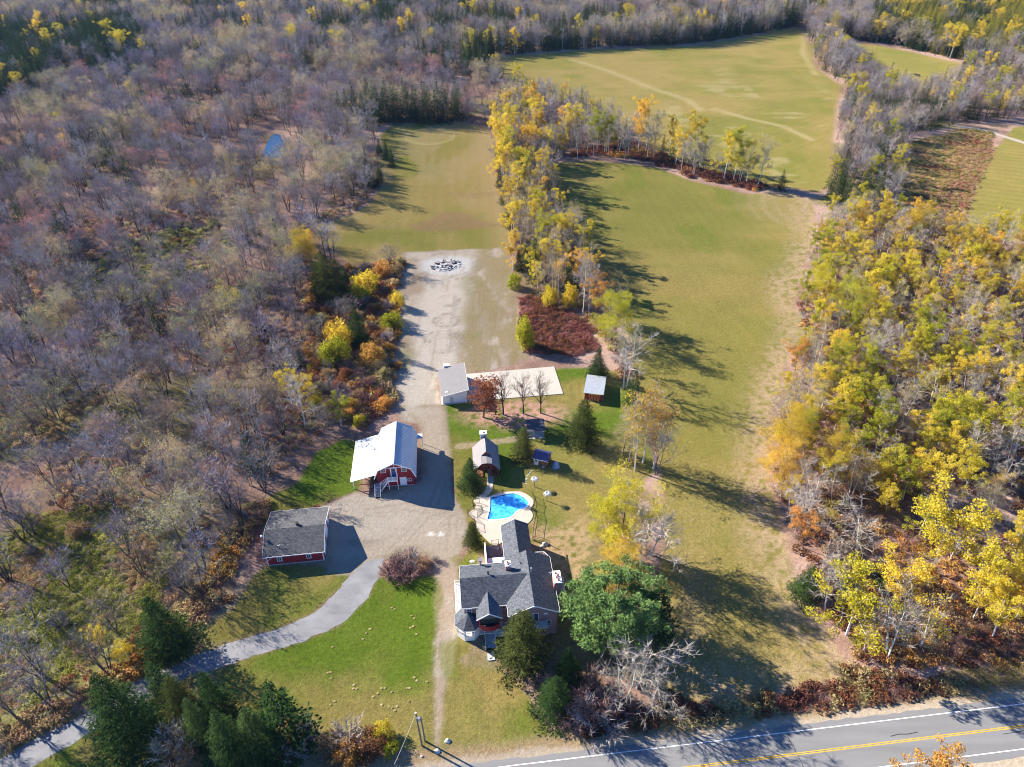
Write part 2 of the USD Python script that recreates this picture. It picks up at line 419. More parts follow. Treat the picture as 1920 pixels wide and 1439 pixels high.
# ---------------------------------------------------------------- kinds: abstract models that the copies refer to
KIND_H = {}
stage.CreateClassPrim('/World/kinds')


def kind(key, parts, mats, h):
    root = UsdGeom.Xform.Define(stage, f'/World/kinds/{key}')
    for nm, m in parts.items():
        if len(m[0]):
            usdkit.mesh(stage, f'/World/kinds/{key}/{nm}', m, mats[nm])
    KIND_H[key] = h


for i in range(7):
    m = tree_bare(100 + i, 14, stems=(1, 3, 2, 4, 3, 5, 2)[i], ntw=(1500, 1000, 1200, 900, 1000, 800, 1200)[i], w=0.08, angle=(20, 46), up=0.10, wob=0.13, kids=((8, 5, 4), (5, 4, 4), (6, 5, 4), (4, 4, 4), (5, 4, 4), (4, 4, 3), (6, 5, 4))[i], ratio=(0.45, 0.66))
    kind(f'bare{i}', m, {'trunk': BARK, 'crown': (TWIG, TWIGM, TWIG, TWIGB, TWIGM, TWIGP, TWIGB)[i]}, 14)
for c, leafc in (('straw', 'straw'), ('sage', 'sage'), ('pink', 'pink'), ('tan', 'tan')):
    for i in range(2):
        rng = np.random.default_rng(150 + i)
        m = tree_leafy(160 + i + len(c), 14, nl=1900, size=0.24, clump=0.9, stems=1 + i, ntw=1100, lv=2)
        kind(f'{c}{i}', {'trunk': m['trunk'], 'crown': m['crown'], 'twigs': m['twigs']}, {'trunk': BARK, 'crown': LEAF[leafc], 'twigs': TWIG}, 14)
for i in range(3):
    m = tree_leafy(380 + i, 14, nl=19000, size=0.175, clump=1.05, kids=(16, 6, 3), first=0.16, ratio=(0.40, 0.56), ntw=200, lv=1, angle=(35, 65))
    for c in ('yellow', 'gold'):
        kind(f'maple{c}{i}', m, {'trunk': BARK, 'crown': LEAF['lemon' if c == 'yellow' else c], 'twigs': TWIG}, 14)
for i in range(4):
    m = tree_bare(200 + i, 14, stems=(1, 1, 2, 1)[i], ntw=1100, w=0.05, kids=(13, 4, 3), first=0.35, angle=(32, 62), ratio=(0.26, 0.44), white=True, r=0.135, up=0.05)
    kind(f'birch{i}', m, {'trunk': BIRCH, 'crown': TWIGP}, 14)
for c in ('yellow', 'gold', 'lime', 'orange'):
    for i in range(3):
        m = tree_leafy(300 + i * 7, 14, nl=6500, size=0.27, clump=0.66, kids=(12, 5, 2), first=0.48, ratio=(0.30, 0.50), angle=(32, 62), ntw=250)
        kind(f'{c}{i}', m, {'trunk': BIRCH if c != 'orange' else BARK, 'crown': LEAF[c], 'twigs': TWIGP}, 14)
for i in range(3):
    m = tree_leafy(340 + i, 14, nl=1500, size=0.24, clump=0.75, kids=(12, 4, 3), first=0.46, ratio=(0.28, 0.46), ntw=900, angle=(30, 60))
    kind(f'thin{i}', m, {'trunk': BIRCH, 'crown': LEAF[('yellow', 'straw', 'gold')[i]], 'twigs': TWIGP}, 14)
for c, n in (('spruce', 4), ('blue', 1), ('olive', 2), ('larch', 2)):
    for i in range(n):
        kind(f'{c}{i}', tree_spruce(400 + i + n * 10, 12, 2.5 if c != 'larch' else 2.1, 24, 9, 20, size=0.7, ragged=0.22), {'trunk': PINEBARK, 'crown': LEAF[c]}, 12)
for i in range(2):
    kind(f'fir{i}', tree_spruce(450 + i, 12, 3.4, 34, 14, 48, 0.26, 0.80, size=0.5, thin=0.55, ragged=0.24), {'trunk': PINEBARK, 'crown': LEAF['spruce']}, 12)
    kind(f'firolive{i}', tree_spruce(460 + i, 12, 3.4, 36, 14, 50, 0.12, 0.55, size=0.5, ragged=0.32, thin=0.55), {'trunk': PINEBARK, 'crown': LEAF['olive']}, 12)
kind('pine0', tree_pine(500, 15, 6.3, 430, 84, 0.25), {'trunk': PINEBARK, 'crown': LEAF['pine']}, 15)
kind('pine1', tree_pine(501, 15, 4.0, 200, 44, 0.42), {'trunk': PINEBARK, 'crown': LEAF['olive']}, 15)
for c in ('yellow', 'lime', 'orange', 'straw', 'rust', 'sage', 'tan', 'spruce'):
    kind(f'bush_{c}', bush_leafy(520 + len(c)), {'stems': BARK, 'crown': LEAF[c]}, 2.6)
for i, (mt) in enumerate((TWIG, TWIGR, TWIGP)):
    kind(f'bush_bare{i}', bush_bare(540 + i), {'stems': BARK, 'crown': mt}, 3.0)
for c in ('rust', 'red', 'tan', 'fern', 'straw', 'sage', 'orange', 'pink', 'spruce', 'yellow'):
    kind(f'tuft_{c}', {'crown': tuft(560 + len(c))}, {'crown': LEAF[c]}, 0.7)
kind('tuft_twig', {'crown': tuft(580, 110, 0.8, 1.0, 0.1, True)}, {'crown': TWIG}, 1.0)
kind('tuft_twigr', {'crown': tuft(581, 110, 0.8, 1.0, 0.1, True)}, {'crown': TWIGR}, 1.0)
kind('tuft_reed', {'crown': tuft(582, 110, 0.8, 1.0, 0.12, True)}, {'crown': LEAF['straw']}, 1.0)

# ---------------------------------------------------------------- the ground, painted from polygons laid out on the land
PX = {
    'meadow': [(735, 236), (780, 229), (850, 229), (912, 240), (930, 262), (925, 310), (935, 345), (946, 392), (958, 430), (962, 466), (757, 476), (700, 492), (655, 498), (636, 480), (590, 440), (594, 424), (640, 410), (690, 385), (715, 350), (722, 300), (712, 255)],
    'pad': [(757, 474), (948, 464), (962, 520), (966, 560), (976, 640), (992, 672), (930, 692), (874, 700), (820, 700), (822, 755), (835, 800), (748, 790), (740, 700), (748, 620), (745, 540)],
    'middle_field': [(1038, 306), (1120, 302), (1230, 314), (1300, 341), (1400, 364), (1480, 361), (1520, 375), (1530, 400), (1515, 470), (1490, 560), (1490, 620), (1462, 720), (1445, 800), (1440, 880), (1468, 985), (1490, 1080), (1545, 1175), (1590, 1250), (1560, 1278), (1400, 1312), (1300, 1322), (1245, 1316), (1225, 1260), (1235, 1100), (1245, 1000), (1240, 880), (1205, 780), (1175, 620), (1120, 520), (1060, 420), (1035, 335)],
    'far_field': [(900, 112), (945, 106), (1100, 94), (1300, 86), (1450, 62), (1500, 51), (1512, 80), (1530, 128), (1577, 160), (1570, 200), (1560, 260), (1560, 345), (1535, 362), (1440, 346), (1330, 318), (1250, 292), (1180, 250), (1060, 192), (985, 176), (940, 140)],
    'east_field': [(1560, 78), (1650, 86), (1700, 96), (1800, 119), (1790, 150), (1740, 175), (1690, 172), (1640, 152), (1600, 112)],
    'right_field': [(1990, 225), (1900, 240), (1858, 290), (1828, 350), (1800, 440), (1860, 455), (1990, 450)],
    'marsh': [(1690, 270), (1780, 250), (1800, 240), (1862, 250), (1862, 290), (1830, 350), (1800, 440), (1720, 425), (1690, 400), (1690, 330)],
    'yard': [(748, 760), (835, 760), (845, 850), (850, 930), (872, 960), (882, 1000), (864, 1040), (820, 1075), (812, 1050), (770, 1030), (722, 1048), (700, 1062), (655, 1080), (612, 1075), (600, 950), (665, 922), (705, 930), (790, 900), (785, 800)],
    'track': [(812, 1050), (862, 1040), (858, 1110), (856, 1165), (852, 1240), (834, 1300), (826, 1400), (812, 1400), (816, 1240), (815, 1120)],
    'front_lawn': [(707, 1084), (815, 1080), (865, 1050), (900, 1010), (880, 1250), (960, 1262), (1030, 1370), (1080, 1378), (960, 1400), (820, 1412), (600, 1380), (430, 1330), (400, 1260), (472, 1231), (572, 1201), (640, 1171), (690, 1121)],
    'side_lawn': [(372, 1190), (440, 1140), (470, 1085), (500, 1060), (610, 1060), (660, 1078), (635, 1106), (590, 1149), (520, 1181), (440, 1203), (385, 1212)],
    'barn_lawn': [(500, 935), (560, 905), (590, 850), (640, 825), (700, 830), (680, 880), (672, 922), (610, 945), (520, 965), (470, 1010), (450, 1000)],
    'south_lawn': [(60, 1439), (182, 1366), (250, 1380), (300, 1400), (400, 1470), (60, 1480)],
    'garden': [(832, 745), (875, 755), (890, 720), (1060, 690), (1120, 690), (1180, 700), (1210, 780), (1230, 880), (1180, 930), (1120, 1000), (1080, 1100), (1060, 1180), (870, 1010), (852, 930), (845, 850), (838, 800)],
}
POLY = {k: ats(v)[:, :2] for k, v in PX.items()}


def fb(p, s, seed=0, o=4):
    q = np.zeros((len(p), 3)); q[:, :2] = p * s
    return meshkit.fbm(q + 31.7, o, seed)


def sdf(p, poly):
    """signed distance in metres to a polygon outline, positive inside; far points get -99"""
    poly = np.asarray(poly); lo, hi = poly.min(0) - 25, poly.max(0) + 25
    out = np.full(len(p), -99.0); m = ((p >= lo) & (p <= hi)).all(1); q = p[m]
    if not len(q):
        return out
    d = np.full(len(q), 1e9); a = poly; b = np.roll(poly, -1, 0)
    for i in range(len(a)):
        e = b[i] - a[i]; w = q - a[i]; t = np.clip((w @ e) / max(e @ e, 1e-9), 0, 1)[:, None]
        d = np.minimum(d, ((w - t * e) ** 2).sum(1))
    s = np.sqrt(d); ins = shapely.contains_xy(Polygon(poly), q[:, 0], q[:, 1])
    out[m] = np.where(ins, s, -s)
    return out


def sstep(x, a, b):
    t = np.clip((x - a) / (b - a), 0, 1); return t * t * (3 - 2 * t)


def mixc(a, b, t):
    return a + (np.asarray(b) - a) * t[:, None]


def seg_d(p, pts):
    d = np.full(len(p), 1e9)
    for a, b in zip(pts[:-1], pts[1:]):
        e = b - a; w = p - a; t = np.clip((w @ e) / max(e @ e, 1e-9), 0, 1)[:, None]
        d = np.minimum(d, ((w - t * e) ** 2).sum(1))
    return np.sqrt(d)


def stripes(p, ang, period, seed):
    a = math.radians(ang); u = p @ np.array([math.cos(a), math.sin(a)])
    return 0.5 + 0.5 * np.sin(u * 2 * np.pi / period + 5 * fb(p, 0.02, seed, 2))


GRASS, LUSH, DRY, STRAW = np.array([0.212, 0.180, 0.048]), np.array([0.108, 0.158, 0.018]), np.array([0.27, 0.205, 0.07]), np.array([0.40, 0.33, 0.16])
LITTER, LITTER2, GRAVEL, SAND = np.array([0.25, 0.155, 0.115]), np.array([0.44, 0.30, 0.235]), np.array([0.385, 0.32, 0.24]), np.array([0.42, 0.37, 0.305])
CLASSES = ['forest_floor', 'meadow', 'gravel_yard', 'middle_field', 'far_field', 'east_field', 'right_field', 'marsh_ground', 'dirt_track', 'lawn']


def paint(p):
    """albedo and class of the ground at plan points p"""
    n1, n2, n3, n4 = fb(p, 0.012, 1), fb(p, 0.05, 2), fb(p, 0.22, 3), fb(p, 0.9, 4, 3)
    cls = np.zeros(len(p), int)
    col = mixc(np.tile(LITTER, (len(p), 1)), LITTER2, sstep(n2 * 0.6 + n3 * 0.4, 0.38, 0.62))
    col = mixc(col, (0.16, 0.085, 0.05), sstep(n1, 0.5, 0.62) * 0.5)
    col = mixc(col, (0.20, 0.19, 0.06), sstep(fb(p, 0.03, 9), 0.55, 0.66) * 0.7)
    left = sstep(-p[:, 0] - 0.42 * p[:, 1], 12, 30) * sstep(p[:, 1], 120, 95)
    col = mixc(col, (0.24, 0.24, 0.07), left * sstep(fb(p, 0.04, 10), 0.36, 0.52) * 0.8)
    jag = (n3 - 0.5) * 2.4 + (n4 - 0.5) * 1.4

    def lay(name, c, soft=1.0, jagged=1.0, k=None):
        nonlocal col
        s = sdf(p, POLY[name]) + jag * jagged
        w = sstep(s, -soft, soft); col = col * (1 - w[:, None]) + c(s) * w[:, None]
        if k is not None:
            cls[s > 0] = k

    def meadow(s):
        c = mixc(np.tile(GRASS, (len(p), 1)), DRY, sstep(n2 * 0.5 + n1 * 0.5, 0.30, 0.54))
        c = mixc(c, (0.15, 0.16, 0.03), sstep(fb(p, 0.03, 12), 0.52, 0.68) * 0.7)
        right = sstep(p[:, 0] + 0.10 * p[:, 1], 8, 26)
        c = mixc(c, (0.34, 0.24, 0.13), right * 0.65 * sstep(s, 30, 4))
        c = c * (0.975 + 0.05 * stripes(p, 3, 4.6, 5))[:, None]
        c = mixc(c, (0.31, 0.235, 0.12), sstep(fb(p * [1, 0.25], 0.12, 43), 0.5, 0.62) * 0.45)
        ring = np.linalg.norm(p - at(806, 256)[:2], axis=1)
        c = mixc(c, STRAW, np.exp(-((ring - 12) / 0.7) ** 2) * 0.6 + np.exp(-((ring - 10) / 0.5) ** 2) * 0.4)
        band = fb(p * [0.3, 1], 0.10, 41)
        return mixc(c, (0.24, 0.145, 0.085), sstep(band, 0.58, 0.66) * 0.6 * sstep(p[:, 1], 310, 260))
    lay('meadow', meadow, 1.0, 1.0, 1)

    def field(s, seed, lush=0.5, dry=0.5):
        c = mixc(np.tile(GRASS * [1.0, 1.02, 1.0], (len(p), 1)), (0.152, 0.156, 0.036), sstep(fb(p, 0.022, seed), 0.44, 0.58) * lush)
        c = mixc(c, (0.11, 0.15, 0.02), sstep(fb(p * [1, 0.5], 0.06, seed + 7), 0.57, 0.66) * lush * 0.8)
        c = mixc(c, DRY, sstep(fb(p, 0.02, seed + 1) * 0.7 + fb(p * [0.3, 1], 0.12, seed + 3) * 0.3, 0.42, 0.60) * dry)
        return c * (0.90 + 0.2 * fb(p, 0.12, seed + 2))[:, None]

    def middle(s):
        c = field(s, 50, 0.55, 0.7)
        c = c * (0.98 + 0.04 * stripes(p, 6, 4.4, 6))[:, None]
        arc = np.linalg.norm(p - at(1590, 395)[:2], axis=1)
        c = mixc(c, (0.30, 0.235, 0.12), sstep(arc, 50, 30) * (0.35 + 0.4 * (np.sin(arc * 1.2) > 0.2)) * sstep(fb(p, 0.03, 61), 0.40, 0.5) * 0.8)
        edge = sstep(s + (n2 - 0.5) * 16, 13, 1) * sstep(p[:, 0] - 0.36 * p[:, 1], -5, 15)
        return mixc(c, (0.40, 0.285, 0.19), edge * 0.75 * sstep(n4, 0.28, 0.6))
    lay('middle_field', middle, 0.9, 1.0, 3)

    def far(s):
        c = field(s, 70, 0.4, 0.9) * 1.12
        c = c * (0.975 + 0.05 * stripes(p, 130, 5, 7))[:, None]
        for line, w in ((((1070, 112), (1140, 133), (1220, 165), (1290, 188), (1312, 207)), 1.6), (((1340, 205), (1400, 222), (1470, 238), (1520, 262)), 1.4), (((1508, 60), (1506, 100), (1530, 140)), 1.2)):
            d = seg_d(p, ats(line)[:, :2]) + (n3 - 0.5) * 3
            c = mixc(c, STRAW * 1.05, sstep(d + (n4 - 0.5) * 3, w + 2.2, w * 0.2) * 0.6)
        pt = sstep(fb(p * [1, 0.35], 0.06, 77) * 0.6 + fb(p * [0.4, 1.2], 0.2, 78) * 0.4, 0.53, 0.62) * sstep(np.linalg.norm((p - at(1460, 250)[:2]) * [1, 0.6], axis=1), 95, 40)
        c = mixc(c, STRAW, pt * 0.5)
        return mixc(c, DRY, sstep(s, 7, 0) * 0.5)
    lay('far_field', far, 1.6, 1.4, 4)
    lay('east_field', lambda s: field(s, 80, 0.3, 0.7) * 1.15, 1.8, 1.4, 5)
    lay('right_field', lambda s: field(s, 84, 0.5, 0.5) * (0.93 + 0.14 * stripes(p, 70, 5, 8))[:, None], 1.0, 0.6, 6)

    def marsh(s):
        c = mixc(np.tile(np.array([0.36, 0.25, 0.09]), (len(p), 1)), (0.27, 0.16, 0.07), sstep(n2 * 0.6 + n3 * 0.4, 0.44, 0.6))
        return mixc(c, (0.22, 0.075, 0.055), sstep(sdf(p, POLY['right_field']), -22, -3) * 0.8)
    lay('marsh', marsh, 1.5, 1.2, 7)
    dpath = seg_d(p, ats([(1796, 236), (1840, 243), (1920, 268), (1990, 292)])[:, :2])
    col = mixc(col, SAND * 0.95, sstep(dpath + (n3 - 0.5), 2.0, 1.0)); cls[dpath < 1.5] = 8

    def lawn(seed, green=0.7, dry=0.6, leaf=0.0):
        def c(s):
            a = mixc(np.tile(GRASS * 0.95, (len(p), 1)), LUSH, sstep(fb(p, 0.05, seed), 0.50 - 0.2 * green, 0.68 - 0.2 * green))
            a = mixc(a, DRY, sstep(fb(p, 0.07, seed + 1), 0.62 - 0.2 * dry, 0.80 - 0.2 * dry) * 0.8)
            a = a * (0.86 + 0.28 * n4)[:, None]
            return mixc(a, (0.46, 0.30, 0.20), leaf * sstep(n4 * 0.7 + n2 * 0.3, 0.44, 0.62)) if leaf else a
        return c
    lay('south_lawn', lawn(90, 0.3, 0.8), 0.8, 0.6, 9)

    def front(s):
        a = lawn(92, 0.8, 0.5)(s)
        g = sstep(np.linalg.norm((p - at(775, 1160)[:2]) * [1.1, 0.55], axis=1) + (n2 - 0.5) * 7, 11, 3)
        a = mixc(a, LUSH * [1.0, 1.05, 0.9], g * 0.85 * sstep(n3 * 0.6 + n2 * 0.4, 0.30, 0.52))
        a = a * (0.86 + 0.28 * n3)[:, None]
        a = mixc(a, (0.32, 0.25, 0.15), sstep(np.linalg.norm((p - at(893, 1238)[:2]) * [0.6, 1.4], axis=1) + (n3 - 0.5) * 2, 2.2, 1.0) * 0.8)
        e = sstep(np.linalg.norm((p - at(560, 1215)[:2]) * [0.5, 1], axis=1), 11, 4)
        return mixc(a, DRY, e * 0.6 * sstep(n2, 0.4, 0.6))
    lay('front_lawn', front, 0.7, 0.7, 9)
    lay('side_lawn', lawn(94, 0.95, 0.45), 0.8, 0.5, 9)
    lay('barn_lawn', lawn(96, 0.95, 0.1), 0.8, 0.7, 9)

    def garden(s):
        a = lawn(98, 0.8, 0.7)(s)
        lf = sstep(np.linalg.norm((p - at(1060, 1050)[:2]) * [0.8, 0.6], axis=1) + (n2 - 0.5) * 8, 12, 4)
        a = mixc(a, (0.42, 0.29, 0.17), lf * 0.85 * sstep(n4, 0.3, 0.55))
        for q, rr in ((at(1035, 965), 5), (at(1145, 905), 4), (at(1010, 930), 3)):
            a = mixc(a, LUSH, sstep(np.linalg.norm(p - q[:2], axis=1) + (n2 - 0.5) * 7, rr, rr * 0.4) * 0.75)
        pk = sstep(np.linalg.norm((p - at(965, 775)[:2]) * [0.42, 1.0], axis=1) + (n2 - 0.5) * 5, 7.5, 3.0)
        a = mixc(a, (0.50, 0.28, 0.22), pk * 0.9 * sstep(n4, 0.3, 0.55))
        a = mixc(a, DRY * 1.1, sstep(np.linalg.norm((p - at(1110, 900)[:2]) * [0.6, 0.7], axis=1) + (n2 - 0.5) * 10, 13, 5) * 0.6)
        d = seg_d(p, ats([(860, 838), (900, 832), (950, 826), (975, 822)])[:, :2]) + (n3 - 0.5)
        a = mixc(a, (0.36, 0.28, 0.18), sstep(d, 1.3, 0.6) * 0.8)
        d = seg_d(p, ats([(1050, 1006), (1075, 990), (1105, 962)])[:, :2])
        return mixc(a, STRAW, sstep(d, 0.35, 0.15) * 0.5)
    lay('garden', garden, 0.7, 0.7, 9)

    def pad(s):
        c = mixc(np.tile(SAND * [0.93, 0.90, 0.86], (len(p), 1)), (0.27, 0.20, 0.13), sstep(fb(p, 0.06, 101) * 0.6 + n3 * 0.4, 0.46, 0.58) * 0.8)
        core = seg_d(p, ats([(800, 760), (800, 700), (820, 640), (835, 570), (840, 500)])[:, :2]) + (n2 - 0.5) * 9
        c = mixc(c, SAND * 1.12, sstep(core, 9.5, 5) * 0.95)
        dryr = sstep(p[:, 0] + (n2 - 0.5) * 14, -17, -11) * sstep(fb(p * [1, 0.35], 0.35, 104), 0.36, 0.5)
        c = mixc(c, (0.25, 0.195, 0.095), dryr * 0.85)
        c = mixc(c, (0.22, 0.20, 0.09), sstep(fb(p, 0.05, 103), 0.56, 0.64) * 0.6)
        for (x, y), rs in (((832, 641), (2.2, 3.3, 4.1, 5.2, 5.9)), ((838, 601), (2.0, 3.4, 4.0)), ((838, 496), (8.6, 9.3, 10.6, 11.6)), ((842, 564), (2.5, 3.6))):
            d = np.linalg.norm(p - at(x, y)[:2], axis=1) + (n2 - 0.5) * 2.5
            for r in rs:
                c = mixc(c, (0.24, 0.205, 0.165), np.exp(-((d - r) / 0.20) ** 2) * 0.75 * sstep(n3, 0.3, 0.5))
        bp = np.linalg.norm((p - at(838, 497)[:2]) * [0.8, 1.0], axis=1) + (n2 - 0.5) * 6
        c = mixc(c, (0.47, 0.455, 0.43), sstep(bp, 8.5, 5.5) * 0.9)
        str_ = fb(p * [1, 0.12], 0.7, 111)
        return mixc(c, (0.30, 0.25, 0.19), sstep(str_, 0.55, 0.65) * 0.45)
    lay('pad', pad, 0.8, 1.0, 2)

    def yard(s):
        c = mixc(np.tile(GRAVEL, (len(p), 1)), SAND, sstep(n2, 0.4, 0.6) * 0.7)
        c = mixc(c, (0.27, 0.22, 0.165), sstep(fb(p * [0.35, 1], 0.35, 121) * 0.7 + n4 * 0.3, 0.52, 0.66) * 0.65)
        for line in ([(800, 760), (828, 820), (842, 900), (850, 980), (842, 1060)], [(728, 1042), (770, 1000), (812, 950), (838, 880)], [(690, 960), (760, 950), (820, 960)]):
            d = np.abs(seg_d(p, ats(line)[:, :2]) - 0.85) + (n3 - 0.5) * 0.5
            c = mixc(c, (0.285, 0.235, 0.175), sstep(d, 0.45, 0.1) * 0.5 * sstep(n2, 0.35, 0.55))
        for q, rr in ((at(809, 1002), 1.1), (at(827, 1002), 0.8)):                      # spilt crushed stone
            c = mixc(c, (0.66, 0.63, 0.58), sstep(np.linalg.norm((p - q[:2]) * [0.8, 1.6], axis=1) + (n4 - 0.5) * 1.2, rr, rr * 0.5) * 0.9)
        return mixc(c, (0.27, 0.215, 0.13), sstep(s, 2.2, 0) * sstep(n3, 0.36, 0.55) * 0.8)
    lay('yard', yard, 0.6, 0.8, 2)

    def track(s):
        c = mixc(np.tile(np.array([0.37, 0.29, 0.215]), (len(p), 1)), SAND, sstep(n3, 0.45, 0.6) * 0.6)
        return mixc(c, (0.20, 0.20, 0.05), sstep(fb(p * [1, 0.3], 0.25, 131), 0.54, 0.64) * 0.75)
    lay('track', track, 0.6, 0.6, 8)
    # gravel shoulder of the road
    rd = (p - ROAD_A) @ ROAD_N
    sh = rd + (n3 - 0.5) * 2.6 + (n4 - 0.5) * 1.4
    col = mixc(col, (0.30, 0.225, 0.115), sstep(sh, 8.5, 6.5) * sstep(n2, 0.25, 0.45) * 0.8)
    col = mixc(col, GRAVEL * 1.05, sstep(sh, 5.9, 5.0)); cls[(rd < 5.4)] = 2
    return col * (0.90 + 0.2 * n4)[:, None], cls


ROAD_A = at(1440, 1421)[:2]
_r = at(1920, 1361.5)[:2] - ROAD_A; ROAD_D = _r / np.linalg.norm(_r); ROAD_N = np.array([-ROAD_D[1], ROAD_D[0]])

nodes = {'a': ('attribute', {'attribute': 'tint'}), 'geo': ('geometry', {}),
         'n1': ('noise_texture', {'scale': 1.3, 'detail': 6.0, 'roughness': 0.7}), 'n2': ('noise_texture', {'scale': 4.0, 'detail': 4.0, 'roughness': 0.7}),
         'r1': ('map_range', {'from_min': 0.3, 'from_max': 0.7, 'to_min': 0.74, 'to_max': 1.26}), 'r2': ('map_range', {'from_min': 0.3, 'from_max': 0.7, 'to_min': 0.66, 'to_max': 1.34}),
         'm1': ('mix_color', {'blend_type': 'multiply', 'fac': 1.0}), 'm2': ('mix_color', {'blend_type': 'multiply', 'fac': 1.0}),
         'b': ('bump', {'strength': 0.7, 'distance': 0.25}), 'p': ('diffuse_bsdf', {'roughness': 0.6})}
SOIL_LINKS = [('geo.position', 'n1.vector'), ('geo.position', 'n2.vector'), ('n1.fac', 'r1.value'), ('n2.fac', 'r2.value'), ('a.color', 'm1.a'), ('r1.result', 'm1.b'),
                            ('m1.result', 'm2.a'), ('r2.result', 'm2.b'), ('m2.result', 'p.color'), ('n1.fac', 'b.height'), ('b.normal', 'p.normal')]
SOIL = look('soil', nodes, SOIL_LINKS, 'p.BSDF')
SOIL2 = look('gravel', {**nodes, 'r1': ('map_range', {'from_min': 0.3, 'from_max': 0.7, 'to_min': 0.88, 'to_max': 1.12}), 'r2': ('map_range', {'from_min': 0.3, 'from_max': 0.7, 'to_min': 0.86, 'to_max': 1.14})}, SOIL_LINKS, 'p.BSDF')
POND = ats([(500, 288), (505, 274), (513, 256), (519, 255), (526, 268), (531, 282), (529, 292), (512, 294)])[:, :2]
POOLRING = np.array([(-4.7, 110.3), (-3.3, 110.9), (-0.6, 111.7), (1.2, 111.5), (3.2, 109.9), (3.5, 108.5), (2.6, 107.3), (1.2, 106.7), (-0.3, 104.8), (-2.6, 104.2), (-4.6, 104.0), (-5.2, 104.4), (-4.8, 107.1)])
POOLDECK = np.array([(-8.3, 109.9), (-4.9, 110.9), (-2.7, 112.0), (1.8, 112.3), (4.4, 110.3), (4.7, 108.7), (4.1, 107.1), (4.5, 105.2), (3.7, 103.3), (1.0, 100.5), (-2.4, 97.5), (-4.2, 97.3), (-7.3, 101.2), (-7.7, 103.7), (-9.4, 105.6), (-7.9, 107.9)])
acc = {c: [[], [], [], 0] for c in CLASSES}
for (x0, x1, y0, y1, st) in ((-154, 154, 36, 176, 0.56), (-330, 330, 176, 400, 0.9), (-720, 720, 400, 900, 2.5)):
    nx, ny = int(round((x1 - x0) / st)), int(round((y1 - y0) / st))
    gx, gy = np.linspace(x0, x1, nx + 1), np.linspace(y0, y1, ny + 1)
    X, Y = np.meshgrid(gx, gy); P = np.stack([X.ravel(), Y.ravel()], 1)
    col, cls = paint(P)
    i = (np.arange(ny)[:, None] * (nx + 1) + np.arange(nx)).ravel(); quad = np.stack([i, i + 1, i + nx + 2, i + nx + 1], 1)
    dug = sdf(P, POOLDECK) > 0.45
    quad = quad[~dug[quad].all(1)]                                    # the ground is dug out under the pool
    qc = cls[quad[:, 0]]
    for k, c in enumerate(CLASSES):
        q = quad[qc == k]
        if len(q):
            u, inv = np.unique(q, return_inverse=True); inv = inv.reshape(q.shape); A = acc[c]
            A[0].append(np.c_[P[u], np.zeros(len(u))]); A[1].append(np.vstack([inv[:, [0, 1, 2]], inv[:, [0, 2, 3]]]) + A[3]); A[2].append(col[u]); A[3] += len(u)
A = acc['forest_floor']                                            # the land beyond, out to the horizon
for (x0, x1, y0, y1) in ((-6000, 6000, 900, 9000), (-6000, -720, 400, 900), (720, 6000, 400, 900), (-6000, -330, 176, 400), (330, 6000, 176, 400), (-6000, -154, 36, 176), (154, 6000, 36, 176), (-6000, 6000, -6000, 36)):
    A[0].append(np.array([[x0, y0, 0], [x1, y0, 0], [x1, y1, 0], [x0, y1, 0.0]])); A[1].append(np.array([[0, 1, 2], [0, 2, 3]]) + A[3]); A[2].append(np.tile([0.15, 0.11, 0.06], (4, 1))); A[3] += 4
GLABEL = {'forest_floor': 'brown leaf litter under the woods', 'meadow': 'long mown meadow between the left wood and the hedgerow', 'gravel_yard': 'pale gravel yard and bare pad', 'middle_field': 'wide green field right of the hedgerow',
          'far_field': 'far pale green hayfield', 'east_field': 'small far field on the right', 'right_field': 'field at the right edge', 'marsh_ground': 'golden and russet marsh', 'dirt_track': 'dirt track', 'lawn': 'lawns round the house'}
for c in CLASSES:
    A = acc[c]
    if A[0]:
        m = usdkit.mesh(stage, '/World/' + c, (np.vstack(A[0]), np.vstack(A[1])), SOIL2 if c in ('gravel_yard', 'dirt_track') else SOIL)
        UsdGeom.PrimvarsAPI(m).CreatePrimvar('tint', Sdf.ValueTypeNames.Color3fArray, 'vertex').Set(Vt.Vec3fArray.FromNumpy(np.vstack(A[2]).astype(np.float32)))
        tag(m, GLABEL[c], None, None, 'structure')

# ---------------------------------------------------------------- planting
RNG = np.random.default_rng(7)


def plant(key, name, label, cat, base, h, group=None, wide=1.0, rz=None, lean=0.0):
    """one tree or bush as a thing of its own, referring to its model"""
    x = UsdGeom.Xform.Define(stage, numbered('/World', name)); s = h / KIND_H[key]
    x.AddTranslateOp().Set(Gf.Vec3d(float(base[0]), float(base[1]), 0.0))
    if lean:
        x.AddRotateYOp().Set(float(lean))                               # leaning out towards the light of the field
    x.AddRotateZOp().Set(float(RNG.uniform(0, 360) if rz is None else rz))
    x.AddScaleOp().Set(Gf.Vec3f(s * wide, s * wide, s))
    p = x.GetPrim(); p.GetReferences().AddInternalReference(f'/World/kinds/{key}'); p.SetInstanceable(True)
    tag(p, label, cat, group)


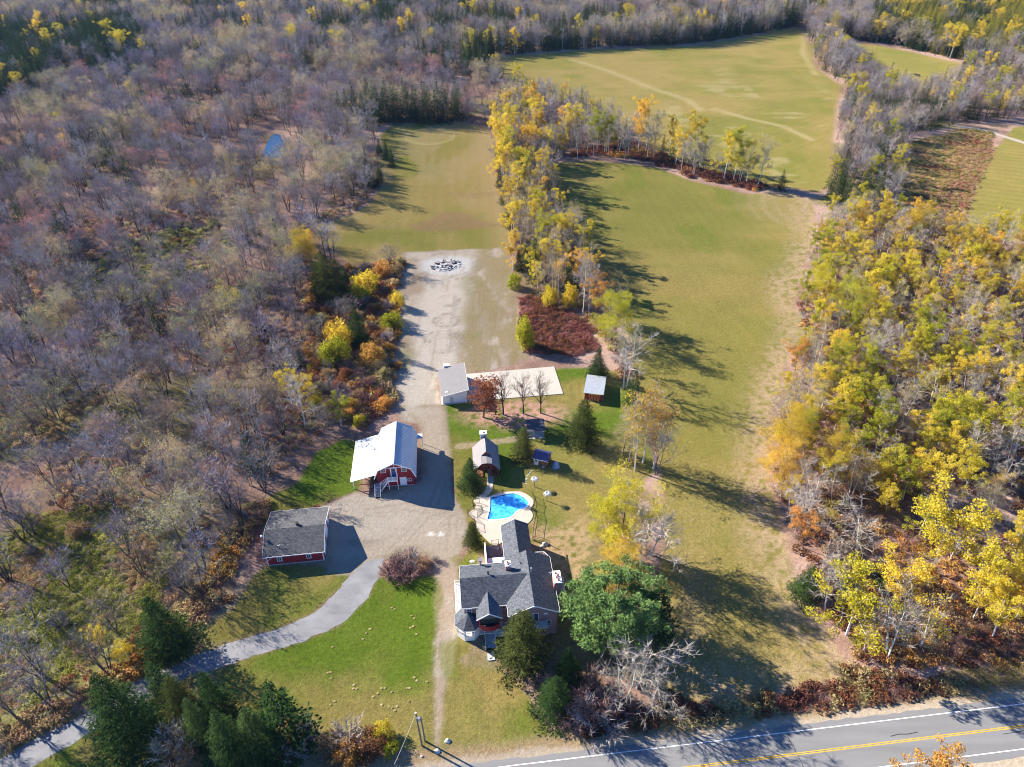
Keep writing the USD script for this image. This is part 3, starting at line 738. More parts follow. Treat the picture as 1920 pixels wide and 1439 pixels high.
def scatter(name, label, items):
    """a mass nobody could count: items = (key, x, y, h, wide)"""
    pi = UsdGeom.PointInstancer.Define(stage, numbered('/World', name))
    keys = sorted({i[0] for i in items}); path = str(pi.GetPath())
    for k in keys:
        q = UsdGeom.Xform.Define(stage, f'{path}/models/{k}'); q.GetPrim().GetReferences().AddInternalReference(f'/World/kinds/{k}')
        pi.GetPrototypesRel().AddTarget(q.GetPath())
    n = len(items); a = RNG.uniform(0, 2 * np.pi, n); s = np.array([i[3] / KIND_H[i[0]] for i in items]); w = np.array([i[4] for i in items])
    pi.CreateProtoIndicesAttr(Vt.IntArray([keys.index(i[0]) for i in items]))
    pi.CreatePositionsAttr(Vt.Vec3fArray.FromNumpy(np.array([(i[1], i[2], 0) for i in items], np.float32)))
    pi.CreateOrientationsAttr(Vt.QuathArray([Gf.Quath(float(math.cos(t / 2)), 0.0, 0.0, float(math.sin(t / 2))) for t in a]))
    pi.CreateScalesAttr(Vt.Vec3fArray.FromNumpy(np.c_[s * w, s * w, s].astype(np.float32)))
    tag(pi, label, None, None, 'stuff')


ZPX = {
    'right_wood': [(1538, 420), (1560, 408), (1640, 402), (1720, 432), (1800, 450), (1990, 458), (2080, 700), (2080, 1240), (1920, 1222), (1850, 1232), (1720, 1245), (1610, 1225), (1550, 1160), (1502, 1080), (1480, 985), (1452, 880), (1458, 800), (1474, 720), (1504, 620), (1505, 560), (1528, 470)],
    'hedgerow': [(925, 190), (985, 184), (1040, 304), (1032, 335), (1056, 425), (1112, 525), (1165, 625), (1195, 722), (1165, 716), (1145, 650), (1085, 600), (1040, 578), (1005, 550), (982, 520), (966, 465), (952, 400), (934, 330), (930, 265)],
    'mid_row': [(985, 184), (1060, 197), (1180, 257), (1250, 299), (1330, 325), (1440, 352), (1520, 366), (1480, 357), (1400, 358), (1300, 335), (1230, 308), (1120, 296), (1040, 300)],
    'belt': [(1508, 55), (1545, 75), (1600, 118), (1640, 158), (1690, 178), (1740, 182), (1795, 160), (1810, 120), (1990, 110), (1990, 215), (1800, 232), (1690, 268), (1686, 330), (1682, 392), (1600, 400), (1545, 395), (1538, 368), (1565, 330), (1568, 260), (1577, 205), (1584, 162), (1538, 130), (1515, 80)],
    'brush': [(600, 500), (650, 506), (700, 500), (757, 484), (742, 540), (744, 620), (736, 700), (742, 770), (690, 800), (620, 790), (575, 740), (580, 640), (575, 560)],
    'spruces_nw': [(-140, 62), (130, 76), (250, 62), (282, 100), (230, 118), (130, 130), (60, 190), (-140, 220)],
    'open_left': [(-80, 1060), (60, 965), (230, 950), (300, 1020), (330, 1100), (250, 1180), (180, 1240), (80, 1320), (-80, 1360)],
    'glade': [(300, 430), (400, 400), (430, 460), (380, 520), (250, 590), (130, 560), (150, 500)],
    'larch_hill': [(1600, -40), (2000, -40), (2000, 108), (1800, 112), (1705, 90), (1640, 74)],
    'red_patch': [(968, 560), (1010, 560), (1060, 580), (1110, 620), (1120, 655), (1085, 668), (1000, 668), (985, 650), (972, 610)],
    'roadside': [(1075, 1395), (1100, 1330), (1240, 1320), (1400, 1316), (1560, 1284), (1600, 1240), (1750, 1262), (1990, 1235), (1990, 1292), (1750, 1325), (1500, 1352), (1250, 1378)],
    'wood_edge': [(1560, 1170), (1620, 1230), (1740, 1255), (1990, 1228), (1990, 1040), (1800, 1090), (1640, 1090), (1520, 1060)],
    'mid_ditch': [(1040, 296), (1120, 292), (1230, 306), (1300, 333), (1400, 356), (1480, 354), (1525, 366), (1440, 349), (1330, 322), (1250, 296), (1180, 262)],
    'drive_bank': [(500, 945), (470, 1010), (430, 1085), (370, 1175), (320, 1235), (200, 1318), (0, 1420), (0, 1380), (150, 1290), (300, 1200), (370, 1100), (420, 1010), (470, 940)],
}
ZONE = {k: ats(v)[:, :2] for k, v in ZPX.items()}
ZONE['road'] = np.array([ROAD_A + ROAD_D * a + ROAD_N * b for a, b in ((-500, -30), (500, -30), (500, 6.6), (-500, 6.6))])


def inside(p, name, margin=0.0):
    poly = Polygon(ZONE[name] if name in ZONE else POLY[name]).buffer(0)
    return shapely.contains_xy(poly.buffer(margin) if margin else poly, p[:, 0], p[:, 1])


def jitter(x0, x1, y0, y1, s, seed, amt=0.42):
    r = np.random.default_rng(seed); X, Y = np.meshgrid(np.arange(x0, x1, s), np.arange(y0, y1, s * 0.87))
    X = X + (np.arange(X.shape[0])[:, None] % 2) * s / 2
    return np.stack([X.ravel(), Y.ravel()], 1) + r.uniform(-amt, amt, (X.size, 2)) * s


def in_view(p, slack=25):
    """a generous wedge round what the picture shows, with room for trees that throw their shadow in"""
    return (np.abs(p[:, 0] + 12) < 0.60 * p[:, 1] + 52 + slack) & (p[:, 1] > 40)


TREES = []           # (name, cat, key, x, y, h, wide, zone)
OPEN = ('meadow', 'pad', 'middle_field', 'far_field', 'east_field', 'right_field', 'marsh', 'yard', 'track', 'front_lawn', 'side_lawn', 'barn_lawn', 'south_lawn', 'garden')
DRIVE = ats([(0, 1424), (100, 1366), (165, 1337), (250, 1280), (340, 1240), (440, 1201), (520, 1181), (590, 1149), (635, 1106), (657, 1079), (690, 1052), (722, 1046), (707, 1084), (690, 1121), (640, 1171), (572, 1201), (472, 1231), (440, 1243), (345, 1276), (262, 1320), (182, 1366), (60, 1439), (-60, 1500), (-110, 1490)])[:, :2]
ZONE['drive'] = DRIVE
ZONE['buildings'] = np.array([(-50, 91), (-37.5, 92.5), (-39, 105), (-51, 103.5)])
TAKEN = []           # (x, y, r) of trees placed one by one


def pick(r, table):
    ks = list(table); w = np.array([table[k] for k in ks], float); return ks[r.choice(len(ks), p=w / w.sum())]


SPEC = {  # what a key is called
    'bare': ('leafless_tree', 'tree'), 'birch': ('bare_birch', 'tree'), 'yellow': ('yellow_aspen', 'tree'), 'gold': ('golden_aspen', 'tree'), 'lime': ('yellow_green_aspen', 'tree'), 'orange': ('orange_tree', 'tree'),
    'thin': ('sparse_birch', 'tree'), 'straw': ('pale_leaved_tree', 'tree'), 'sage': ('grey_green_tree', 'tree'), 'pink': ('pink_maple', 'tree'), 'tan': ('tan_leaved_tree', 'tree'),
    'spruce': ('spruce_tree', 'spruce'), 'blue': ('spruce_tree', 'spruce'), 'olive': ('spruce_tree', 'spruce'), 'larch': ('golden_larch', 'larch'), 'pine': ('pine_tree', 'pine'), 'bush': ('bush', 'bush'), 'fir': ('spruce_tree', 'spruce')}
KN = lambda k: {'maple': 'yellow_maple'}.get(k[:5], SPEC.get(k[:-1], ('tree', ''))[0])
VAR = {'bare': 7, 'birch': 4, 'yellow': 3, 'gold': 3, 'lime': 3, 'orange': 3, 'thin': 3, 'straw': 2, 'sage': 2, 'pink': 2, 'tan': 2, 'spruce': 4, 'blue': 1, 'olive': 2, 'larch': 2, 'pine': 2, 'fir': 2}


def wood(zone, pts, table, hs, seed, wide=(0.9, 1.15), clumpy=None):
    r = np.random.default_rng(seed)
    if TAKEN:
        T = np.array(TAKEN)
        d = np.hypot(pts[:, None, 0] - T[None, :, 0], pts[:, None, 1] - T[None, :, 1]) - T[None, :, 2]
        pts = pts[d.min(1) > 0]
    nz = fb(pts, 0.035, seed + 500, 2)
    for (x, y), n in zip(pts, nz):
        t = table if clumpy is None else {k: w * math.exp(clumpy.get(k, 0) * (n - 0.5) * 12) for k, w in table.items()}
        c = pick(r, t); key = c + (str(r.integers(VAR[c])) if c in VAR else '')
        h = r.uniform(*hs) * (0.75 if c.startswith('bush') else 1)
        if c.startswith('bush'):
            h = r.uniform(2.0, 3.6)
        TREES.append((*SPEC[c.split('_')[0]], key, x, y, h, r.uniform(*wide), zone))


for x, y, r in ((-43.3, 97.4, 9.5), (-48, 98, 7), (-38.5, 99, 7), (-26, 120.5, 9), (-33, 119, 7), (-33, 125, 7), (-27, 126, 7), (-15, 149.5, 9), (-14, 156, 6), (-17, 146, 5), (0, 152, 9), (9, 153, 9), (21, 149, 7), (0, 84, 16), (-8, 80, 8), (-5.5, 121, 6), (6, 132, 5), (7, 121, 5), (-50, 95, 3)):
    TAKEN.append((x, y, r))


def b_right(px):
    return px[0] > 1460 and px[1] > 420


def one(key, px, top, name, label, cat='tree', wide=1.0, group=None, r=2.5, h=None, lean=None):
    lean = lean if lean is not None else (-7.0 if b_right(px) and cat == 'tree' else 0.0)
    b = at(*px); hh = h or float(np.clip(height_to(b, top), 1.0, 26))
    plant(key, name, label, cat, b, hh, group, wide, None, lean); TAKEN.append((b[0], b[1], r))


# -- trees and bushes that the photograph shows one by one
one('fir0', (1119, 707), 652, 'spruce_tree', 'dark green spruce behind the red open shed', 'spruce', 1.15)
one('spruce1', (1186, 758), 695, 'spruce_tree', 'slim blue green spruce right of the red open shed', 'spruce', 1.2)
one('firolive0', (1091, 834), 748, 'spruce_tree', 'broad olive spruce below the red open shed', 'spruce', 1.0, r=4)
one('firolive1', (981, 860), 801, 'spruce_tree', 'spruce between the pavilion and the small blue roofed shed', 'spruce', 1.1, r=4)
one('fir1', (883, 913), 857, 'spruce_tree', 'dense dark spruce beside the log cabin walkway', 'spruce', 1.15, r=4)
one('firolive0', (887, 1022), 978, 'cedar_tree', 'yellowish cedar between gravel yard and pool fence', 'cedar', 0.95, r=3)
one('firolive0', (979, 1246), 1147, 'spruce_tree', 'big olive spruce in front of the brick house', 'spruce', 1.08, r=4)
one('spruce0', (1222, 1192), 1088, 'spruce_tree', 'dark spruce half hidden behind the large white pine', 'spruce', 1.3, r=3)
one('pine0', (1144, 1202), 1096, 'white_pine', 'large bright green white pine right of the brick house', 'pine', 1.26, r=7)
one('fir0', (1062, 1275), 1214, 'spruce_tree', 'yellow green spruce left of the brown thicket by the road', 'spruce', 0.95, r=3)
one('fir1', (1038, 1335), 1268, 'spruce_tree', 'low spruce at the corner of the front lawn', 'spruce', 1.2, r=3)
one('fir0', (322, 1218), 1118, 'spruce_tree', 'tall dark spruce on the far side of the driveway', 'spruce', 1.15, r=4)
one('fir1', (256, 1392), 1262, 'spruce_tree', 'largest spruce, hiding the driveway near the bottom left', 'spruce', 1.05, r=5)
one('spruce2', (308, 1302), 1238, 'spruce_tree', 'spruce at the edge of the driveway behind the largest one', 'spruce', 1.2, r=3)
one('firolive1', (350, 1342), 1270, 'spruce_tree', 'olive spruce in the middle of the driveway clump', 'spruce', 0.85, r=3)
one('fir0', (418, 1352), 1258, 'spruce_tree', 'dark spruce at the lawn side of the driveway clump', 'spruce', 0.85, r=4)
one('fir1', (446, 1430), 1330, 'spruce_tree', 'spruce at the bottom edge below the driveway clump', 'spruce', 0.85, r=4)
one('fir0', (388, 1392), 1308, 'spruce_tree', 'inner spruce of the driveway clump', 'spruce', 0.8, r=3)
one('spruce0', (545, 1398), 1278, 'spruce_tree', 'dark spruce with an orange leaved shrub growing before it', 'spruce', 1.35, r=3)
one('fir1', (495, 1420), 1328, 'spruce_tree', 'short spruce between the driveway clump and the orange shrub', 'spruce', 1.1, r=3)
one('spruce1', (60, 643), 603, 'spruce_tree', 'small dark spruce alone in the left wood', 'spruce', 1.5)
one('spruce2', (8, 640), 596, 'spruce_tree', 'small spruce cut by the left edge', 'spruce', 1.5)
one('fir0', (674, 650), 566, 'spruce_tree', 'bright green spruce above the round golden bush', 'spruce', 0.85, r=4)
one('blue0', (547, 690), 663, 'spruce_tree', 'small blue spruce, left of a pair in the brush', 'spruce', 1.3)
one('blue0', (565, 685), 655, 'spruce_tree', 'small blue spruce, right of a pair in the brush', 'spruce', 1.3)
one('spruce3', (526, 478), 408, 'spruce_tree', 'narrow spruce left of the golden tree', 'spruce', 0.8)
one('spruce0', (478, 440), 386, 'spruce_tree', 'narrow spruce in the left wood near the meadow', 'spruce', 0.8)
one('spruce1', (489, 442), 414, 'spruce_tree', 'little spruce beside the narrow one in the left wood', 'spruce', 1.0)
for i, (x, y, t) in enumerate(((600, 560, 490), (618, 566, 476), (638, 570, 484), (650, 560, 500), (612, 545, 470))):
    one('firolive%d' % (i % 2), (x, y), t, 'spruce_tree', 'dark spruce in the knot of evergreens above the brush', 'spruce', 0.9, 'knot of dark spruces above the brush', r=3)
one('fir1', (1507, 1117), 1062, 'cedar_tree', 'round dark green cedar at the edge of the green field', 'cedar', 1.25)
one('spruce2', (1463, 357), 317, 'spruce_tree', 'pointed small spruce at the end of the middle tree row', 'spruce', 1.3)
for x, b, t in ((1053, 197, 160), (1068, 194, 165), (1090, 194, 161), (1124, 211, 184), (987, 180, 146), (1000, 186, 144)):
    one('spruce%d' % (x % 4), (x, b), t, 'spruce_tree', 'pointed dark spruce standing at the near edge of the far hayfield', 'spruce', 1.0, 'spruces at the near edge of the far hayfield')
for i, x in enumerate(range(696, 874, 8)):
    x = x + (i * 11) % 7 - 3
    one('spruce%d' % (i % 4), (x, 222 + (i * 5) % 11 - (4 if x > 840 else 0)), 142 + (i * 7) % 27, 'spruce_tree', 'tall grey green spruce in the row at the head of the meadow', 'spruce', 1.05, 'row of spruces at the head of the meadow', r=2)
for x, b, t in ((668, 232, 160), (652, 226, 165), (684, 240, 172), (638, 220, 170), (725, 300, 262), (712, 290, 258), (735, 312, 275)):
    one('fir%d' % (x % 2), (x, b), t, 'spruce_tree', 'dark spruce at the upper left corner of the meadow', 'spruce', 0.8, 'dark spruces at the upper left corner of the meadow', r=2)
for x, b, t in ((690, 345, 296), (700, 352, 306), (712, 344, 308)):
    one('fir%d' % (x % 2), (x, b), t, 'spruce_tree', 'dark spruce half way down the left side of the meadow', 'spruce', 0.9, 'dark spruces half way down the left side of the meadow', r=2)

HED = [('yellow0', 936, 305, 214, 0.80, 'topmost bright yellow aspen of the hedgerow'), ('yellow1', 955, 322, 232, 0.80, 'second bright yellow aspen from the top of the hedgerow'), ('gold0', 985, 306, 232, 0.80, 'golden aspen at the upper right of the hedgerow'),
       ('yellow2', 940, 345, 262, 0.88, 'yellow aspen at the meadow side above the hedgerow cedars'), ('lime0', 982, 352, 276, 0.88, 'yellow green aspen in the upper hedgerow'), ('gold1', 1010, 362, 276, 0.80, 'pale gold aspen on the field side of the upper hedgerow'), ('yellow1', 966, 385, 300, 0.88, 'yellow aspen half way down the hedgerow'),
       ('thin0', 990, 440, 362, 0.96, 'half bare birch with a yellow top in the middle of the hedgerow'), ('lime1', 1026, 490, 397, 0.88, 'yellow green topped aspen facing the long shadows'), ('gold2', 962, 508, 433, 0.80, 'orange gold aspen at the corner of the bare pad'),
       ('thin2', 1046, 560, 476, 0.96, 'thin gold birch above the red undergrowth'), ('birch0', 1093, 592, 460, 0.88, 'tall white leafless birch above the red undergrowth'), ('birch1', 1104, 590, 480, 0.80, 'white leafless birch right of the tallest white one'), ('orange0', 1120, 604, 515, 0.96, 'orange tree left of the big yellow aspen'),
       ('straw0', 1140, 606, 520, 0.88, 'straw coloured tree behind the big yellow aspen'), ('mapleyellow1', 1147, 645, 537, 0.95, 'big full yellow aspen at the lower end of the hedgerow'), ('birch2', 1171, 728, 606, 1.20, 'pale spreading birch above the slim spruce'), ('thin1', 1160, 690, 612, 0.96, 'thin straw birch behind the pale spreading one'),
       ('yellow2', 950, 290, 196, 0.72, 'small yellow aspen at the top of the hedgerow'), ('straw1', 1010, 420, 350, 0.88, 'straw leaved tree in the middle hedgerow'), ('birch3', 1040, 450, 380, 0.96, 'grey leafless birch beside the long field shadows'), ('birch1', 1012, 455, 392, 0.96, 'white stemmed birch in the middle hedgerow'), ('gold0', 1075, 540, 470, 0.80, 'gold aspen half hidden in the lower hedgerow')]
for k, x, b, t, w, l in HED:
    one(k, (x, b), t, KN(k), l, 'tree', w)
for x, b, t in ((937, 352, 318), (945, 385, 345), (951, 412, 380), (953, 428, 395), (972, 508, 468), (988, 500, 455), (1002, 480, 440)):
    one('firolive%d' % (x % 2) if x < 960 else 'fir0', (x, b), t, 'cedar_tree', 'dark cedar in the hedgerow', 'cedar', 0.9, 'dark cedars in the hedgerow', r=1.5)
MID = [('gold0', 1196, 288, 174, 0.72, 'tall orange gold aspen in the middle tree row'), ('lime0', 1112, 292, 206, 0.80, 'yellow green aspen left in the middle tree row'), ('lime1', 1140, 292, 210, 0.80, 'second yellow green aspen in the middle tree row'), ('yellow0', 1072, 268, 192, 0.80, 'yellow crowned birch at the left of the middle tree row'),
       ('yellow1', 1266, 312, 240, 0.80, 'yellow aspen at the bend of the middle tree row'), ('gold1', 1300, 312, 210, 0.80, 'golden aspen at the bend of the middle tree row'), ('lime2', 1374, 341, 238, 0.88, 'tall yellow green aspen with white stem in the middle tree row'), ('yellow2', 1356, 340, 245, 0.88, 'bright yellow aspen on the left of the tall yellow green one'),
       ('thin0', 1399, 344, 245, 0.88, 'thin yellow birch right of the tall yellow green aspen'), ('thin1', 1420, 350, 252, 0.80, 'thin straw birch at the right of the middle tree row'), ('gold2', 1254, 290, 216, 0.72, 'orange tree behind the bend of the middle tree row'), ('birch0', 1100, 290, 196, 0.96, 'white leafless birch left in the middle tree row'),
       ('birch1', 1160, 290, 200, 0.96, 'leafless birch between the yellow green and orange aspens'), ('birch2', 1210, 286, 200, 0.88, 'grey birch behind the tall orange gold aspen'), ('birch3', 1225, 292, 204, 0.88, 'leafless birch right of the tall orange gold aspen'), ('birch1', 1050, 262, 190, 0.96, 'leafless birch at the left end of the middle tree row'),
       ('yellow0', 928, 140, 100, 0.96, 'yellow larch at the left corner of the far hayfield'), ('yellow1', 973, 163, 117, 0.96, 'yellow aspen at the left rim of the far hayfield'), ('yellow2', 1083, 86, 26, 0.72, 'single tall yellow aspen on the dark far edge of the hayfield'), ('gold0', 1265, 56, 12, 0.72, 'yellow aspen in the far forest edge')]
for k, x, b, t, w, l in MID:
    one(k, (x, b), t, KN(k), l, 'tree', w)
GARD = [('rust', 905, 783, 712, 'rusty brown leaved maple in front of the white shed')]
m = tree_leafy(611, 9, nl=2600, size=0.34, clump=0.95, kids=(12, 5, 3), first=0.22, ratio=(0.35, 0.5), ntw=200)
kind('rustmaple', m, {'trunk': BARK, 'crown': leafy('leaf_rustorange', (0.26, 0.10, 0.04), (0.46, 0.22, 0.10)), 'twigs': TWIG}, 9)
one('rustmaple', (906, 783), 712, 'rusty_maple', 'rusty brown leaved maple beside the white shed', 'tree', 1.25)
kind('courttree', tree_bare(620, 9, 1, 700, 0.04, kids=(13, 4, 3), first=0.26, angle=(20, 38), ratio=(0.34, 0.5)), {'trunk': BARK, 'crown': leafy('twig_rosy', (0.20, 0.12, 0.10), (0.42, 0.27, 0.22), 0)}, 9)
for x, b, t, l in ((943.5, 778, 700, 'leftmost of three bare maples before the concrete court'), (981, 776, 704, 'middle one of three bare maples before the concrete court'), (1014, 775, 703, 'rightmost of three bare maples before the concrete court')):
    one('courttree', (x, b), t, 'bare_maple', l, 'tree', 0.95)
one('mapleyellow0', (1158, 1045), 888, 'yellow_maple', 'large bright yellow maple right of the pool', 'tree', 0.85, r=5)
one('mapleyellow1', (1140, 1030), 915, 'yellow_maple', 'yellow maple pressed against the large bright one', 'tree', 0.7, r=3)
one('maplegold2', (1152, 1130), 1032, 'yellow_maple', 'lower golden maple above the white pine', 'tree', 0.95, r=4)
one('birch1', (1200, 1060), 925, 'bare_birch', 'leaning grey birch behind the large yellow maple', 'tree', 1.4)
one('birch2', (1215, 1040), 950, 'bare_birch', 'bare birch with a white forked limb at the field edge', 'tree', 1.5)
m = tree_leafy(345, 14, nl=1700, size=0.28, clump=0.9, kids=(12, 4, 3), first=0.36, ratio=(0.3, 0.46), ntw=900, angle=(30, 60))
kind('thinorange', m, {'trunk': BIRCH, 'crown': LEAF['orange'], 'twigs': TWIGP}, 14)
KN = lambda k: {'maple': 'yellow_maple'}.get(k[:5], 'orange_birch' if k == 'thinorange' else SPEC.get(k[:-1], ('tree', ''))[0])
for k, x, b, t, l in (('thin2', 1190, 882, 735, 'tall orange birch, foremost of the clump right of the garden'), ('thinorange', 1205, 868, 722, 'orange gold birch in the clump right of the garden'), ('thinorange', 1225, 880, 745, 'orange birch at the field side of the clump'), ('straw0', 1168, 850, 760, 'straw leaved tree left of the orange birches'), ('birch3', 1178, 866, 770, 'white stem leaning among the orange birches'), ('bare2', 1230, 890, 800, 'grey leafless tree right of the orange birches')):
    one(k, (x, b), t, KN(k), l, 'tree', 0.85)
for x, b, t, l in ((1170, 1312, 1226, 'left of three white leafless birches by the road'), (1193, 1290, 1186, 'tallest of three white leafless birches by the road'), (1221, 1338, 1252, 'right of three white leafless birches by the road')):
    one('birch%d' % (x % 4), (x, b), t, 'bare_birch', l, 'tree', 1.35)
for x, y, w, h, l in ((1085, 1350, 1.3, 5.0, 'left part of the brown leafless thicket by the road'), (1120, 1360, 1.4, 5.5, 'middle part of the brown leafless thicket by the road'), (1105, 1320, 1.3, 6.0, 'upper part of the brown leafless thicket by the road'), (1150, 1330, 1.2, 4.5, 'right part of the brown leafless thicket by the road')):
    one('bush_bare1' if x != 1120 else 'bush_bare0', (x, y), 0, 'thicket_bush', l, 'bush', w, h=h)
for k, x, y, w, h, l in (('bush_bare1', 735, 1078, 1.5, 3.0, 'reddish bare bush at the left of the yard shrubbery'), ('bush_bare1', 762, 1084, 1.5, 3.2, 'reddish bare bush in the middle of the yard shrubbery'), ('bush_bare0', 765, 1055, 1.4, 3.2, 'grey bare bush at the back of the yard shrubbery'), ('bush_bare1', 748, 1062, 1.2, 3.0, 'mauve bare bush inside the yard shrubbery'), ('bush_tan', 790, 1062, 1.2, 2.2, 'tan leaved bush at the right of the yard shrubbery'), ('bush_bare2', 818, 1052, 1.0, 1.6, 'low bush on the gravel right of the yard shrubbery')):
    one(k, (x, y), 0, 'yard_bush', l, 'bush', w, h=h)
for k, x, y, w, h, l in (('bush_rust', 690, 1400, 1.5, 3.6, 'rusty round bush at the bottom of the front lawn'), ('bush_bare2', 655, 1388, 1.5, 3.6, 'pale bare bush beside the rusty round one'), ('bush_tan', 625, 1412, 1.5, 3.2, 'tan bush at the bottom edge of the lawn'), ('bush_yellow', 718, 1380, 0.9, 3.2, 'bright yellow bush behind the rusty round one'), ('bush_lime', 735, 1410, 1.0, 2.4, 'yellow green bush at the right end of the lawn bushes'), ('bush_orange', 655, 1420, 1.4, 3.0, 'orange brown bush at the bottom edge of the lawn'),
                         ('bush_bare2', 335, 1415, 1.1, 6.0, 'pale pinkish leafless shrub below the driveway spruces'), ('bush_tan', 350, 1425, 1.0, 5.0, 'tan leaved shrub below the driveway spruces'), ('bush_bare0', 560, 1405, 0.9, 6.5, 'grey shrub before the dark spruce on the lawn'), ('bush_orange', 543, 1400, 0.7, 6.0, 'orange leaved shrub before the dark spruce on the lawn')):
    one(k, (x, y), 0, 'lawn_bush', l, 'bush', w, h=h)
for k, x, y, t, w, l in (('bush_yellow', 688, 546, 509, 1.0, 'round golden bush at the top of the brush'), ('bush_lime', 672, 562, 530, 1.0, 'round yellow green bush in the brush'), ('bush_lime', 737, 612, 581, 1.0, 'round olive bush beside the gravel pad'), ('bush_yellow', 747, 576, 545, 0.6, 'small gold bush beside the gravel pad'), ('bush_orange', 698, 682, 644, 0.9, 'round orange bush low in the brush'),
                         ('bush_lime', 632, 678, 626, 0.8, 'large round olive willow in the brush'), ('bush_yellow', 640, 652, 604, 0.8, 'golden willow behind the round olive one'), ('bush_lime', 981, 652, 588, 0.45, 'tall yellow green bush at the corner of the red undergrowth'), ('bush_lime', 967, 540, 506, 0.65, 'yellow green bush at the foot of the hedgerow'), ('bush_yellow', 1030, 573, 534, 0.55, 'small bright yellow bush at the red undergrowth'), ('bush_yellow', 1067, 577, 530, 0.45, 'second small bright yellow bush at the red undergrowth'), ('bush_orange', 720, 520, 490, 0.9, 'orange bush at the top corner of the brush')):
    one(k, (x, y), t, 'round_bush', l, 'bush', w, r=2)
for k, x, b, t, w, l in (('maplegold0', 566, 500, 420, 0.9, 'golden tree at the lower left corner of the meadow'), ('maplegold1', 585, 495, 425, 0.8, 'gold and grey tree at the lower left corner of the meadow'), ('yellow0', 548, 760, 690, 0.8, 'yellow leaved tree above the barn lawn'), ('birch0', 572, 800, 690, 1.2, 'pale grey birch in the brush above the barn'), ('gold1', 590, 780, 700, 0.9, 'gold tree in the brush above the barn'), ('lime0', 640, 800, 745, 1.1, 'yellow green tree behind the barn lean-to'), ('straw1', 615, 805, 755, 1.3, 'straw tree left of the barn')):
    one(k, (x, b), t, KN(k), l, 'tree', w)
one('orange2', (1741, 1500), 1416, 'orange_tree', 'orange tree crown cut by the bottom edge on the near side of the road', 'tree', 1.2)
for k, x, b, t, w, l in (('maplegold0', 1475, 860, 745, 0.95, 'full orange gold maple at the field edge of the right wood'), ('maplegold1', 1470, 905, 815, 1.0, 'lower orange gold maple at the field edge'), ('maplegold2', 1560, 905, 810, 0.95, 'orange gold maple inside the right wood'), ('maplegold1', 1620, 925, 850, 1.0, 'orange gold maple at the right of the gold group'), ('mapleyellow0', 1532, 560, 486, 0.9, 'bright yellow round aspen jutting into the green field'), ('mapleyellow2', 1590, 620, 522, 1.0, 'large yellow aspen next to the jutting one'),
                         ('lime0', 1545, 485, 418, 1.2, 'yellow green aspen at the top corner of the right wood'), ('sage0', 1578, 440, 374, 1.3, 'pale grey green tree at the head of the right wood'), ('orange0', 1490, 700, 640, 1.1, 'orange tree at the field edge of the right wood'), ('birch1', 1497, 1000, 905, 1.2, 'left of two white birches leaning at the field edge'), ('birch3', 1500, 1004, 910, 1.2, 'right of two white birches leaning at the field edge'), ('yellow2', 1587, 1190, 1060, 1.1, 'yellow birch at the lower corner of the right wood'),
                         ('thin0', 1726, 1212, 1125, 1.3, 'small yellow birch among the russet ferns'), ('birch2', 1664, 1228, 1110, 1.1, 'dead grey birch among the russet ferns'), ('yellow0', 1746, 1072, 935, 1.1, 'yellow birch with a stout white stem in the lower wood'), ('birch0', 1547, 1148, 1050, 1.2, 'white forked birch beside the round cedar'), ('birch3', 1600, 1065, 955, 1.3, 'spreading white birch in the clearing of the right wood'), ('yellow1', 1862, 1152, 1030, 1.1, 'yellow birch with a slim stem near the right edge'), ('gold0', 1905, 1160, 1045, 1.1, 'golden birch at the right edge')):
    one(k, (x, b), t, KN(k), l, 'tree', w, r=3)
for x, y in ((1838, 1108), (1660, 1100), (1590, 1118)):
    one('bush_spruce', (x, y), 0, 'evergreen_bush', 'small dark evergreen bush under the birches of the right wood', 'bush', 1.2, 'evergreen bushes in the right wood', h=3.5)
one('bare3', (112, 738), 655, 'grey_birch', 'white limbed leaning birch in the left wood', 'tree', 1.0)
one('yellow0', (195, 1212), 1175, 'yellow_shrub', 'small bright yellow tree in the weeds at the lower left', 'tree', 1.2)
one('yellow1', (246, 1240), 1205, 'yellow_shrub', 'small yellow tree beside the tall dark spruce', 'tree', 1.2)

MULTI = (((343, 1102), 13, 'dark multi stemmed leafless tree on pink leaf litter above the driveway bank'), ((383, 1072), 12, 'leafless tree right of the multi stemmed one above the driveway bank'), ((215, 962), 13, 'leafless tree at the upper rim of the weed clearing'), ((98, 908), 14, 'leafless tree with a long shadow falling into the weed clearing'), ((372, 958), 13, 'forked leafless tree left of the garage'), ((452, 968), 12, 'leafless tree close to the rear corner of the garage'),
         ((498, 922), 12, 'leafless tree where the barn lawn meets the wood'), ((240, 872), 13, 'multi stemmed leafless tree in an open patch of pink litter'), ((312, 846), 13, 'multi stemmed leafless tree behind the open patch of pink litter'), ((506, 662), 14, 'tall dark vase shaped leafless tree left of the brush'), ((76, 1266), 15, 'tall leaning leafless tree at the lower left edge'), ((94, 1322), 13, 'leafless tree above the lower end of the driveway'), ((42, 1012), 14, 'leafless tree at the left rim of the weed clearing'),
         ((62, 1004), 13, 'second leafless tree at the left rim of the weed clearing'), ((18, 1090), 14, 'leafless tree cut by the left edge beside the weed clearing'), ((130, 1100), 10, 'slim leafless tree inside the weed clearing'), ((270, 1080), 11, 'thin leafless tree behind the tall dark spruce'), ((205, 628), 14, 'leafless tree in the middle of the left wood'), ((175, 560), 14, 'wide leafless tree by the glade'), ((70, 480), 14, 'leafless tree at the left of the glade'), ((590, 205), 15, 'big round leafless tree by the marshy bank above the pond'), ((250, 410), 14, 'leafless tree above the glade'), ((230, 425), 13, 'leafless tree left above the glade'))
